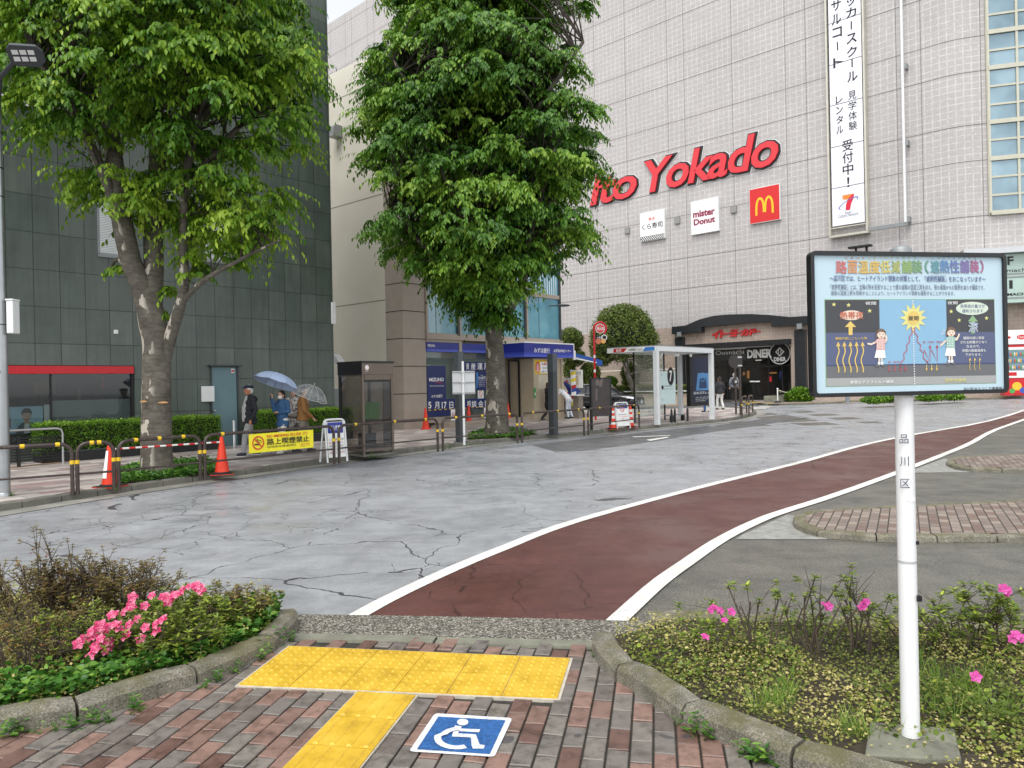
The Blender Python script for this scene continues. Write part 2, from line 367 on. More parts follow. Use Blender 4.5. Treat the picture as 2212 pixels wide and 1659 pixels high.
Lc = smooth(G((752, 1345), (785, 1326), (850, 1291), (965, 1237), (1080, 1189), (1245, 1127), (1500, 1057), (1720, 1002), (1938, 946), (2212, 872))+[Vector((33, 42)), Vector((45, 52))])
Rc = smooth(G((1325, 1352), (1342, 1335), (1420, 1264), (1480, 1220), (1560, 1166), (1640, 1126), (1700, 1104), (1800, 1072), (1938, 1022), (2080, 966), (2212, 907))+[Vector((34, 40.5)), Vector((46, 50.5))])
kerb_px = [(-260, 1150), (0, 1107), (300, 1060), (600, 1017), (800, 990), (1000, 965), (1150, 950), (1300, 937), (1450, 922), (1550, 913), (1600, 906), (1622, 900), (1634, 894), (1626, 888), (1590, 885)]
kerb_w = smooth(G(*kerb_px), 5)
edge_dir = Vector((.98, -.16))
coat = [Vector((-45, 9)), Vector((-4, 5.9)), Vector((-1.75, 5.52))]+[p for p in Lc if p.y > 5.35]+[Vector((70, 66)), Vector((-45, 66))]
sheet('road', coat, .004, M['coat'])
sheet('red_lane', list(Lc)+list(Rc)[::-1], .008, M['lane'])
for nm, c in (('lane_line', Lc), ('lane_line', Rc)):
    a = offs(c, .075); b = offs(c, -.075); mb = MB(); n = len(a)
    mb.add([(p.x, p.y, zg(p.x, p.y)+.013) for p in a+b], [(i, i+n, i+n+1, i+1) for i in range(n-1)]); tag(mb.build(nm, M['line']), kind='structure')
dark = G((1150, 962), (1200, 976), (1260, 974), (1340, 964), (1420, 953), (1500, 939), (1600, 925), (1690, 911), (1748, 902), (1700, 903), (1640, 906), (1610, 911), (1555, 918), (1450, 928), (1300, 944))
sheet('asphalt_patch', dark, .008, M['asph'])
mk = [ [(1395, 950), (1440, 943.5), (1446, 945), (1405, 952)], [(1365, 943), (1448, 940), (1448, 941), (1370, 944.6)]]
mb = MB()
for p in mk: mb.add([gp(a, b, .014) for a, b in p], [(0, 1, 2, 3)])
tag(mb.build('road_marking', M['line']), kind='structure')
gut_a = offs(kerb_w, -.0); gut_b = offs(kerb_w, -.42); n = len(gut_a); mb = MB()
mb.add([(p.x, p.y, zg(p.x, p.y)+.013) for p in gut_a+gut_b], [(i, i+n, i+n+1, i+1) for i in range(n-1)]); tag(mb.build('gutter', pm('concrete_gutter', '8d8b84', .7, .3, 2, .4)), kind='structure')

# side street towards the car, its crossing, and the pavements
side = G((1640, 883), (1500, 887), (1380, 888), (1200, 891), (900, 893))+[Vector((-26, 62)), Vector((-18, 69))]+G((1180, 868.5), (1420, 868.5), (1560, 867), (1640, 874))
sheet('side_street', side, .009, M['asph'])
mb = MB()
for i, (y, x0, x1) in enumerate(((879.2, 1520, 1668), (881.6, 1500, 1662), (884.2, 1490, 1655), (887., 1480, 1632), (890.2, 1500, 1610))):
    mb.add([gp(x0, y-.9+.3, .016), gp(x1, y-.9-1.4, .016), gp(x1, y+.3-1.2, .016), gp(x0, y+.5, .016)], [(0, 1, 2, 3)])
tag(mb.build('crossing_stripes', M['line']), kind='structure')
mb = MB()
for (y, x0, x1) in ((887.2, 1180, 1432), (880.5, 1210, 1300)): mb.add([gp(x0, y-.6, .017), gp(x1, y-.9, .017), gp(x1, y+.3, .017), gp(x0, y+.5, .017)], [(0, 1, 2, 3)])
tag(mb.build('road_marking', M['line']), kind='structure')

PAVE = .12
def kerb_stones(mb, path, w, h, z0, seg, side=1, gap=.008, ch=.02, m=0, dz=None):
    """a run of separate kerb stones along a path; side=1 puts the stone to the left of it"""
    P = [Vector((p[0], p[1])) for p in path]; d = [0]
    for i in range(1, len(P)): d.append(d[-1]+(P[i]-P[i-1]).length)
    def pos(s):
        for i in range(1, len(P)):
            if s <= d[i] or i == len(P)-1:
                t = (P[i]-P[i-1]); f = (s-d[i-1])/max(t.length, 1e-6); return P[i-1]+t*f, t.normalized()
    N = max(1, round(d[-1]/seg)); sl_ = d[-1]/N
    prof = [(0, 0), (0.004, h-ch), (ch, h), (w-ch*.6, h), (w, h-ch*.6), (w, 0)]
    for k in range(N):
        a, b = k*sl_+gap, (k+1)*sl_-gap; sub = 4; vs = []; jit = random.uniform(-.004, .004)
        for j in range(sub+1):
            p, t = pos(a+(b-a)*j/sub); nn = Vector((-t.y, t.x))*side; zb = zg(p.x, p.y)+z0
            e = ch*.5 if j in (0, sub) else 0
            for (o, z) in prof: vs.append((p.x+nn.x*(o+jit), p.y+nn.y*(o+jit), zb+z-(e if z > h*.5 else 0)+jit))
        n = len(prof); fs = [(j*n+i, j*n+i+1, (j+1)*n+i+1, (j+1)*n+i) for j in range(sub) for i in range(n-1)]
        fs += [tuple(range(n)), tuple(range(sub*n, sub*n+n))[::-1]]; mb.add(vs, fs, m)
mb = MB(); kerb_stones(mb, kerb_w, .16, .13, 0, .6); tag(mb.build('far_kerb', M['kerbfar']), kind='structure')
inner = offs(kerb_w, .155)
sheet('far_pavement', list(inner)+G((1440, 887), (1200, 891), (900, 894))+[Vector((-30, 64)), Vector((-42, 30)), Vector((-42, 6))], PAVE, M['pave'], thick=.1)
# yellowish guide strip laid along the pavement
gl = [gp(a, b, PAVE).xy for a, b in ((-60, 1020), (100, 1002), (300, 978), (500, 954), (700, 935), (900, 918), (1100, 904), (1300, 893.5), (1420, 888.5))]
a = offs(gl, .13); b = offs(gl, -.13); n = len(a); mb = MB(); mb.add([(p.x, p.y, zg(p.x, p.y)+PAVE+.005) for p in a+b], [(i, i+n, i+n+1, i+1) for i in range(n-1)]); tag(mb.build('guide_strip', pm('faded_guide_strip', '94775a', .7, .2, 3)), kind='structure')
# pavement in front of the store
sk = smooth(G((1180, 867.5), (1420, 867.5), (1560, 866.8), (1620, 870), (1655, 876.5), (1720, 874.5), (1810, 871.5), (1844, 869), (2030, 865), (2203, 860), (2400, 856)), 3)
mb = MB(); kerb_stones(mb, sk, .16, .12, 0, .9); tag(mb.build('store_kerb', M['kerbfar']), kind='structure')
sheet('store_pavement', list(offs(sk, .155))+[Vector((60, 60)), Vector((0, 75)), Vector((-6, 66))], .11, M['pave2'], thick=.1)
yl = [gp(a, b, .11).xy for a, b in ((1600, 867), (1668, 872), (1740, 870.5), (1830, 867), (1990, 862), (2180, 857.5))]
a = offs(yl, .16); b = offs(yl, -.16); n = len(a); mb = MB(); mb.add([(p.x, p.y, zg(p.x, p.y)+.116) for p in a+b], [(i, i+n, i+n+1, i+1) for i in range(n-1)]); tag(mb.build('guide_strip', M['yelline']), kind='structure')

# parking islands on the right
def island(tip, top, bot, name):
    o = smooth([gp(*p).xy for p in bot[::-1]+[tip]+top], 4); mb = MB(); kerb_stones(mb, o, .14, .075, 0, .6, side=-1); tag(mb.build('island_kerb', M['stone']), kind='structure')
    sheet(name, list(offs(o, -.135)), .068, M['isl'])
M['isl'] = brickmat('island_bricks', .2, .1, .007, ['85776e', '92857b', '7f6b61', '9a8c80', '78655c'], '39352f', .6, 'XY', .5, R(-62), .12, 8)
island((1713, 1137), [(1722, 1122), (1775, 1112), (1900, 1105), (2212, 1090), (2420, 1080)], [(1730, 1150), (1770, 1162), (1840, 1168), (1940, 1173), (2212, 1172), (2420, 1171)], 'parking_island')
island((2044, 1005), [(2052, 998), (2085, 993), (2212, 988), (2420, 978)], [(2060, 1013), (2110, 1019), (2212, 1021), (2420, 1022)], 'parking_island')
for p in (((1600, 1158), (1700, 1113), (1735, 1118), (1716, 1136), (1735, 1152), (1795, 1166), (1590, 1166)), ((1960, 1020), (2040, 991), (2062, 996), (2044, 1005), (2062, 1015), (2100, 1021), (1965, 1022))):
    sheet('hatched_road_corner', G(*p), .006, pm('flaking_white_paint', '8f8f8a', .7, .35, 9, .3))

# ---- the near side: brick paving, aggregate apron, planting-bed kerbs
cd = Vector((math.cos(R(-9)), math.sin(R(-9)))); gd = Vector((math.sin(R(10)), math.cos(R(10))))
tac0 = gp(515, 1490).xy                                                # near left corner of the tactile paving
road_e = lambda x: 5.34-.135*x-.012*x*x                                 # road edge of the apron
mb = MB(); P = [(x*.1, road_e(x*.1)-.46) for x in range(-20, 10)]; Q = [(x*.1, road_e(x*.1)) for x in range(-20, 10)]
n = len(P); mb.add([(p[0], p[1], .014) for p in P]+[(p[0], p[1], .014) for p in Q], [(i, i+1, i+1+n, i+n) for i in range(n-1)]); tag(mb.build('apron', M['gravel']), kind='structure')
mb = MB(); kerb_stones(mb, [(x*.1, road_e(x*.1)-.57) for x in range(-20, 10)], .115, .022, 0, 1.2, side=1, ch=.006); tag(mb.build('flush_kerb', M['kerb']), kind='structure')
mb = MB(); kerb_stones(mb, [(x*.1, road_e(x*.1)-.16) for x in range(9, 60)], .16, .1, 0, .62, side=1); tag(mb.build('bed_kerb', M['stone']), kind='structure')
kl = smooth(G((-160, 1640), (0, 1602), (106, 1582), (181, 1566), (326, 1520), (493, 1463), (590, 1415), (641, 1372), (644, 1345)), 5)
kr = smooth(G((1281, 1400), (1282, 1425), (1318, 1470), (1369, 1502), (1438, 1551), (1498, 1587), (1570, 1620), (1650, 1655), (1800, 1712), (2050, 1790)), 5)
mb = MB(); kerb_stones(mb, kl, .15, .125, 0, .62, side=1, ch=.03); tag(mb.build('bed_kerb', M['stone']), kind='structure')
mb = MB(); kerb_stones(mb, kr, .15, .125, 0, .62, side=1, ch=.03); tag(mb.build('bed_kerb', M['stone']), kind='structure')
bed_l = [(p.x, p.y) for p in offs(kl, .14)]+[(-1.75, 5.5), (-4, 5.9), (-8, 6.4), (-8, 3.3)]
bed_r = [(p.x, p.y) for p in offs(kr, .14)]+[(5, 2.2), (6, 3.5)]+[(x*.1, road_e(x*.1)-.16) for x in range(59, 8, -4)]
def bed(name, poly, z):
    xs_ = np.arange(min(p[0] for p in poly), max(p[0] for p in poly)+.1, .1); ys_ = np.arange(min(p[1] for p in poly), max(p[1] for p in poly)+.1, .1)
    bm = bmesh.new(); bm.faces.new([bm.verts.new((p[0], p[1], 0)) for p in poly])
    for ax, arr in ((0, xs_), (1, ys_)):
        for k in arr[1:-1:2]:
            c_ = [0, 0, 0]; n_ = [0, 0, 0]; c_[ax] = k; n_[ax] = 1; bmesh.ops.bisect_plane(bm, geom=bm.verts[:]+bm.edges[:]+bm.faces[:], plane_co=c_, plane_no=n_)
    for v in bm.verts: v.co.z = z+random.uniform(-.015, .02)
    me = bpy.data.meshes.new(name); bm.to_mesh(me); bm.free(); me.materials.append(M['soil']); o = bpy.data.objects.new(name, me); COL.objects.link(o); o['kind'] = 'structure'
BED_Z = .085
bed('planting_soil', bed_l, BED_Z); bed('planting_soil', bed_r, BED_Z)
# paving bricks: each with its own colour, tilt and wear
def brick_paving():
    V = []; F = []; tone = []; g = Vector((math.sin(R(11)), math.cos(R(11)))); c = Vector((g.y, -g.x)); o = tac0
    bl, bw, gap, ch = .205, .105, .005, .004
    tw = [tac0, gp(1205, 1520).xy, gp(1232, 1432).xy, gp(625, 1405).xy]
    for i in range(-45, 45):
        for j in range(-18, 8):
            u0 = i*bw; v0 = j*bl+(bl/2 if i % 2 else 0); ctr = o+c*(u0+bw/2)+g*(v0+bl/2)
            if ctr.y > road_e(ctr.x)-.55 or ctr.y < .9 or abs(ctr.x) > 3.6: continue
            ins = pt_in(ctr, tw)
            t = rng.random(); z = .002 if ins else .022+random.uniform(-.0025, .0025); tl = [random.uniform(-.002, .002) for _ in range(4)]
            near = False
            ring = []
            for inset, zz in ((gap, -.03), (gap, z-ch), (gap+ch, z)):
                for q, (du, dv) in enumerate(((inset, inset), (bw-inset, inset), (bw-inset, bl-inset), (inset, bl-inset))):
                    p = o+c*(u0+du)+g*(v0+dv); ring.append((p.x, p.y, zz+(tl[q] if zz > 0 else 0)))
            n = len(V); V += ring; fs = [(8, 9, 10, 11)]
            for a in (0, 4): fs += [(a+k, a+(k+1) % 4, a+4+(k+1) % 4, a+4+k) for k in range(4)]
            F += [tuple(x+n for x in f) for f in fs]; tone += [t]*len(fs)
    me = bpy.data.meshes.new('brick_paving'); me.from_pydata(V, [], F); a = me.attributes.new('tone', 'FLOAT', 'FACE'); a.data.foreach_set('value', tone)
    q = NT('wet_paving_brick'); at_ = q.n('Attribute', attribute_name='tone'); v = q.obj(); nz = q.noise(v, 14, 6, .7); fine = q.noise(v, 220, 3, .7)
    cc = q.ramp(at_.outputs['Fac'], [(0, srgb('77706a')), (.26, srgb('817a72')), (.46, srgb('84695e')), (.66, srgb('8f7266')), (.8, srgb('6c5249')), (.9, srgb('6f6660'))], 'CONSTANT')
    cc = q.mix(cc, q.ramp(nz, [(.32, .52), (.52, .95), (.75, 1.12)]), 1, 'MULTIPLY'); cc = q.mix(cc, q.ramp(fine, [(.3, .72), (.65, 1.08)]), 1, 'MULTIPLY')
    spot = q.noise(v, 9, 1, .3); cc = q.mix(cc, srgb('3a3b40'), q.ramp(spot, [(.74, 0), (.76, .7)])); q.col(cc); q.l(q.ramp(nz, [(.35, .3), (.6, .62)]), q.p.inputs['Roughness']); q.bump(fine, .35, .003)
    me.materials.append(q.m); o_ = bpy.data.objects.new('brick_paving', me); COL.objects.link(o_); o_['kind'] = 'structure'
brick_paving()
mb = MB(); mb.add([(-4, .5, .0085), (4, .5, .0085), (4, road_e(4)-.57, .0085), (.9, road_e(.9)-.57, .0085), (-2, road_e(-2)-.57, .0085), (-4, road_e(-4)-.57, .0085)], [(0, 1, 2, 3, 4, 5)]); tag(mb.build('joint_sand', pm('wet_joint_sand', '35312b', .9, .3, 20)), kind='structure')
# tactile paving: studded warning blocks and ribbed guide blocks
def ymat():
    q = NT('tactile_yellow'); v = q.obj(); n1 = q.noise(v, 5, 6, .7); c = q.ramp(n1, [(.3, srgb('b39026')), (.5, srgb('cfa930')), (.7, srgb('d8b742'))])
    c = q.mix(c, q.ramp(q.noise(v, 130, 4, .7), [(.3, .8), (.6, 1.03)]), 1, 'MULTIPLY'); q.col(c); q.l(q.ramp(n1, [(.3, .35), (.65, .6)]), q.p.inputs['Roughness']); q.bump(q.noise(v, 160, 3), .2, .003); return q.m
M['tact'] = ymat(); M['tact_b'] = pm('tactile_grout', 'b9b2a2', .8, .2, 20)
c1, c2, c3, c4 = tac0, gp(1205, 1520).xy, gp(1232, 1432).xy, gp(625, 1405).xy
def tactile():
    mb = MB(); bl = lambda u, v: (c1*(1-u)+c2*u)*(1-v)+(c4*(1-u)+c3*u)*v
    ex = .012
    def quad(u0, u1, v0, v1, z0, z1, m=0):
        q = [bl(u0, v0), bl(u1, v0), bl(u1, v1), bl(u0, v1)]; mb.slab([(p.x, p.y) for p in q], z0, z1, m)
    quad(-.008, 1.008, -.024, 1.024, .004, .0255, 1)
    for i in range(6):
        for j in range(2):
            quad(i/6+.0012, (i+1)/6-.0012, j/2+.004, (j+1)/2-.004, .006, .031)
            for a in range(5):
                for b in range(5):
                    p = bl((i+(a+.5)/5)/6, (j+(b+.5)/5)/2); mb.lathe([(.0145, .0308), (.0125, .0358), (.009, .0374), (.0001, .0377)], (p.x, p.y, 0), 12)
    g0 = gp(775, 1503).xy; g1 = gp(900, 1511).xy; w = (g1-g0); dr = (gp(625, 1659).xy-g0).normalized(); L = .302
    q = [g0-w.normalized()*.01, g1+w.normalized()*.01, g1+dr*2.1, g0+dr*2.1]; mb.slab([(p.x, p.y) for p in q], .004, .0255, 1)
    for k in range(7):
        o = g0+dr*(.012+k*L); e = .002
        q = [o+dr*e, o+w+dr*e, o+w+dr*(L-e), o+dr*(L-e)]; mb.slab([(p.x, p.y) for p in q], .006, .031)
        for r_ in range(4):
            for (s0, s1) in ((.008, L-.008),):
                a = o+w*((r_+.5)/4-.045)+dr*s0; b = o+w*((r_+.5)/4+.045)+dr*s0; c = o+w*((r_+.5)/4+.045)+dr*s1; d = o+w*((r_+.5)/4-.045)+dr*s1
                i1 = (b-a)*.22; f = dr*.008
                vs = [(*p, .0305) for p in (a, b, c, d)]+[(*p, .0372) for p in (a+i1+f, b-i1+f, c-i1-f, d+i1-f)]
                mb.add(vs, [(4, 5, 6, 7), (0, 1, 5, 4), (1, 2, 6, 5), (2, 3, 7, 6), (3, 0, 4, 7)])
    tag(mb.build('tactile_paving', [M['tact'], M['tact_b']]), kind='structure')
tactile()
# painted wheelchair sign
M['wblue'] = road_mat('blue_ground_paint', '3267a8', '2a5a96', '3d74b5', crack=0, agg=.35, wet=.15); M['wwhite'] = road_mat('white_ground_paint', 'e9ebee', 'cfd2d4', 'f7f8f8', crack=0, agg=.25, wet=.1)
def wheelchair():
    # photo points of the crop at 1200,2050 scale .5877 -> ground
    Z = lambda zx, zy, dz: gp((1200+zx*.5877)/1.8228, (2050+zy*.5877)/1.8228, dz)
    def sub(poly): return poly
    mb = MB(); z1, z2, z3 = .0262, .0282, .0302
    def rr(pts, r=.16):
        out = []; n = len(pts); P = [Vector(p) for p in pts]
        for i in range(n):
            a, b, c = P[i-1], P[i], P[(i+1) % n]; p = b+(a-b)*r; q = b+(c-b)*r
            for k in range(5):
                t = k/4; out.append(p*(1-t)**2+b*2*t*(1-t)+q*t*t)
        return out
    mb.add([Z(p[0], p[1], z1) for p in rr([(698, 1545), (1270, 1582), (1392, 1322), (872, 1290)], .06)], [tuple(range(20))], 1)
    mb.add([Z(p[0], p[1], z2) for p in rr([(752, 1530), (1240, 1563), (1345, 1337), (895, 1312)], .01)], [tuple(range(20))], 0)
    def poly(pts, m=1): mb.add([Z(a, b, z3) for a, b in pts], [tuple(range(len(pts)))], m)
    def poly(pts, m=1, k=[0]): k[0] += 1; mb.add([Z(a, b, z3+.00025*k[0]) for a, b in pts], [tuple(range(len(pts)))], m)
    poly([(1058+38*math.cos(t), 1349+22*math.sin(t)) for t in [k*math.pi/12 for k in range(24)]])
    poly([(1006, 1372), (1052, 1378), (1046, 1392), (1176, 1398), (1166, 1418), (1032, 1410), (1028, 1424), (1146, 1432), (1172, 1500), (1206, 1504), (1200, 1527), (1126, 1527), (1118, 1505), (1112, 1452), (986, 1446)])
    ang = [math.radians(a) for a in range(62, 272, 12)]
    o = [(1016+150*math.cos(a)+ (30 if a > 3.4 else 0), 1456+76*math.sin(a)) for a in ang]; i_ = [(1018+104*math.cos(a)+(30 if a > 3.4 else 0), 1454+52*math.sin(a)) for a in ang]
    for k in range(len(o)-1): poly([o[k], o[k+1], i_[k+1], i_[k]])
    tag(mb.build('wheelchair_marking', [M['wblue'], M['wwhite']]), kind='structure')
wheelchair()
# ------------------------------------------------------------------ buildings
e1 = Vector((.657, .753, 0)); e2 = Vector((.753, -.657, 0)); A1 = R(48.9)
gz = lambda y: PAVE
FA = Frame(e2*-19.7, A1); FB = Frame(e2*-20.6, A1)
M['dark'] = brickmat('dark_green_stone_panels', .5488, .863, .009, ['5f6a63', '636d66', '5d6861', '67716a', '616b64', '6c756e', '5e6962'], '2f352f', .38, 'XZ', 0, 0, .15, 1.3, .5, .5, .22, shift=(-.216, -.28))
M['red'] = pm('red_fascia', 'c21722', .35, .05); M['white'] = pm('white_paint', 'e2e3e2', .45, .05, 3); M['grey'] = pm('grey_metal', '8d9091', .45, .08, 6, metal=.3); M['steel'] = pm('brushed_steel', 'b9babb', .32, .06, 8, metal=.85)
M['black'] = pm('black_metal', '17181a', .45, .2, 6); M['dkgrey'] = pm('dark_grey_metal', '3c4043', .5, .15, 5); M['bluegreydoor'] = pm('blue_grey_door_paint', '67858c', .45, .06, 2)
M['glass'] = glass('shop_window_glass', (.7, .74, .74), .03, .8, .02); M['inside'] = pm('dim_interior', '2b2825', .8, .3, 2); M['insidel'] = pm('interior_panel', '6f6a60', .8, .2, 2); M['frost'] = glass('frosted_window_film', (.65, .72, .75), .05, .5, .33)
M['lamp'] = emit('lit_lamp', 'fff3df', 1); M['beige'] = pm('beige_render', 'd9d3c2', .85, .06, .8, .25, 40, hue=(.66, .63, .54)); M['stonecol'] = pm('taupe_stone_cladding', 'a3978a', .45, .06, 3, .1, 50); M['joint'] = pm('dark_joint', '35322e', .8, .1)
def wallbox(mb, fr, poly_rects, y0, y1, m=0):
    for (x0, x1, z0, z1) in poly_rects: mb.box(x0, x1, y0, y1, z0, z1, m)
def dark_building():
    t = thing('office_building', 'dark green stone-panelled building with red-topped shop window behind the left tree', 'building', FA.o, A1)
    wx0, wx1, wz0, wz1 = 3.6, 7.92, .55, 2.36; tx1, tz0, tz1 = 7.93, 8.45, 11.2; H = 14.6
    mb = MB(); wallbox(mb, FA, [(-14, wx0, 0, tz0), (wx0, wx1, wz1, tz0), (wx0, wx1, 0, wz0), (wx1, 14.0, 0, tz0), (tx1, 14.0, tz0, tz1), (-14, 14, tz1, H)], 0, .3)
    mb.box(13.7, 14.0, .3, 7, 0, H); mb.box(-14, 13.7, 6.7, 7, 0, H); mb.box(-14, 13.7, .3, 6.7, H-.3, H); mb.build('wall', M['dark'], t)
    # terrace behind the pale ledge
    mb = MB(); mb.box(-14, tx1+.02, -.06, .34, tz0-.09, tz0+.05); mb.build('ledge', M['white'], t)
    mb = MB(); mb.box(-14, tx1, 1.6, 1.7, tz0, tz1); mb.box(-14, tx1, .3, 1.6, tz0-.1, tz0-.02); mb.build('terrace_wall', M['insidel'], t)
    mb = MB()
    for k in range(30): x = tx1-.4-k*.32; mb.box(x, x+.03, .16, .19, tz0+.05, tz0+1.0)
    mb.box(-2, tx1-.1, .15, .2, tz0+.98, tz0+1.03); mb.build('railing', M['white'], t)
    # shop window
    mb = MB(); mb.box(wx0, wx1-.03, -.035, .05, wz1-.2, wz1-.015); mb.build('red_band', M['red'], t)
    w = MB(); w.box(wx0, wx1, .1, .16, wz0-.02, wz0+.05); w.box(wx1-.06, wx1, .05, .2, wz0, wz1-.2); w.box(6.02, 6.06, .08, .14, wz0, wz1-.2); w = w.build('window', M['black'], t)
    g = MB(); g.box(wx0, wx1-.06, .10, .106, wz0+.05, wz1-.2); g.build('pane', M['glass'], w)
    g = MB(); g.box(6.07, wx1-.08, .125, .127, wz0+.12, 1.52); g.build('frosted_film', M['frost'], w)
    r = MB(); r.box(wx0-.5, wx1+.3, 3.4, 3.5, 0, 3); r.box(wx0-.5, wx1+.3, .35, 3.4, .02, .06); r.box(wx0-.5, wx1+.3, .35, 3.4, 2.75, 2.8); r.box(wx0-.6, wx0-.5, .35, 3.4, 0, 3); r.box(wx1+.2, wx1+.3, .35, 3.4, 0, 3)
    r.build('interior', M['inside'], t)
    fm_ = [M['insidel'], M['inside'], pm('mustard_board', 'a8872e'), M['red'], M['black'], M['white']]
    for nm, b, m in (('wall_board', (4.2, 5.3, 3.0, 3.1, .7, 2.0), 0), ('wall_board', (6.6, 7.6, 2.8, 2.9, .6, 1.9), 1), ('notice_panel', (6.3, 6.8, 2.2, 2.3, 1.7, 2.0), 2), ('partition_post', (7.0, 7.06, 1.2, 1.26, .5, 1.85), 0), ('hanging_strip', (7.5, 7.55, 1, 1.04, 1.8, 2.1), 3), ('counter', (4.4, 5.8, 1.05, 1.35, .5, 1.3), 4), ('leaflet', (6.35, 6.6, .3, .33, .65, .95), 5), ('leaflet', (6.9, 7.1, .3, .33, .65, .88), 5)): r = MB(); r.box(*b); r.build(nm, fm_[m], t)
    for k in range(3): r = MB(); r.ell((4.7+k*.35, 1.2, 1.42-.03*k), (.1, .1, .13)); r.build('customer_head', M['black'], t)
    # advertising screen inside the window: a man in a jacket on pale blue
    a = MB(); X = lambda zx: FA.px((zx*.4069)/1.8228, 840, -.1)[0]; Zz = lambda zx, zy: FA.px((zx*.4069)/1.8228, (1400+zy*.4069)/1.8228, -.1)[1]
    x0, x1, z0, z1 = 4.4, X(424), .78, 1.4; fx = lambda zx: X(zx)
    a.box(x0-.05, X(424)+.02, .2, .26, z0-.06, z1+.03, 3); a.box(X(424)+.03, X(500), .2, .25, z0-.08, z1+.03, 4)
    a.flat([(x0, z0), (x1, z0), (x1, z1), (x0, z1)], .197, 0); cx = (X(255)); hz = 1.18
    a.flat([(cx-.2, z0), (cx+.42, z0), (cx+.34, .92), (cx+.12, 1.03), (cx-.06, 1.04), (cx-.16, .94)], .195, 1); a.flat([(cx-.04, z0), (cx+.08, z0), (cx+.07, 1.04), (cx-.02, 1.04)], .193, 4)
    a.disc(cx+.02, hz, .085, .191, 2, rz=.115); a.flat([(cx-.035, 1.0), (cx+.07, 1.0), (cx+.06, 1.12), (cx-.02, 1.12)], .192, 2)
    a.flat([(cx-.08, 1.2), (cx-.09, 1.28), (cx-.03, 1.36), (cx+.08, 1.36), (cx+.13, 1.28), (cx+.12, 1.18), (cx+.1, 1.25), (cx-.03, 1.26)], .189, 3); a.flat([(x0+.1, .93), (cx-.3, .93), (cx-.3, 1.15), (x0+.1, 1.15)], .194, 5)
    a.text('カードし', cx-.62, cx-.3, 1.21, 1.27, .194, 3)
    a.build('advertising_screen', [pm('pale_blue_screen', '9cc3d4', .3), pm('grey_jacket_print', '565f69'), pm('printed_skin', 'b78f78'), M['black'], M['white'], pm('red_card_print', '8c1c22')], t)
    # door
    dx0, dx1, dz1 = 9.95, 10.68, 2.33
    d = MB(); d.box(dx0, dx1, -.02, .02, .12, dz1); d = d.build('door', M['bluegreydoor'], t, .004)
    h = MB(); x = FA.px(455, 857, 0)[0]+.08; h.lathe([(.035, -.0), (.035, .012), (.012, .014), (.012, .05), (.03, .055), (.028, .08), (.001, .085)], (x, -.02, 1.12), 12, ax=Matrix.Rotation(R(90), 3, 'X')); h.build('handle', M['steel'], d)
    h = MB(); h.box(dx1-.16, dx1-.06, -.024, -.0205, 2.17, 2.29); h.box(dx1-.155, dx1-.065, -.027, -.024, 2.2, 2.25, 1); h.build('notice', [M['white'], M['red']], d)
    f = MB(); f.box(dx1+.002, dx1+.045, -.05, .03, .12, dz1+.02); f.box(dx0-.04, dx0-.002, -.05, .03, .12, dz1+.02); f.box(dx0-.1, dx1+.1, -.18, .02, dz1+.022, dz1+.06); f.build('door_frame', M['dkgrey'], t)
    for (nm, px, py, w_, h_, dp, mt) in (('meter_box', 446, 851, .3, .42, .16, 'white'), ('wall_plate', 250, 717, .1, .1, .03, 'white')):
        x, z = FA.px(px, py); b = MB(); b.box(x-w_/2, x+w_/2, -dp, -.001, z-h_/2, z+h_/2); b.build(nm, M[mt], t, .008)
    # upper windows with white sills and blinds
    for (x0, x1, z0, z1) in ((9.8, 10.62, 5.27, 7.05), (7.1, 7.9, 5.1, 6.9)):
        w = MB(); w.box(x0, x1, -.012, .02, z0, z0+.05); w.box(x0, x0+.05, -.012, .02, z0, z1); w.box(x1-.05, x1, -.012, .02, z0, z1); w.box(x0, x1, -.012, .02, z1-.05, z1); w.box(x0-.01, x1+.03, -.05, -.013, z0-.05, z0-.002); w = w.build('window', M['grey'], t)
        g = MB(); g.box(x0+.05, x1-.05, -.009, -.004, z0+.05, z1-.05)
        for k in range(40): zz = z0+.08+k*(z1-z0-.15)/40; g.box(x0+.06, x1-.24, -.011, -.0092, zz, zz+.02, 1)
        g.build('pane', [pm('dull_blind_glass', 'aab5b4', .2), M['white']], w)
    x, z = FA.px(716, 755); b = MB(); b.box(13.93, 14.06, -.06, -.003, 3.72, 4.4); b.build('wall_strip', M['white'], t)
dark_building()

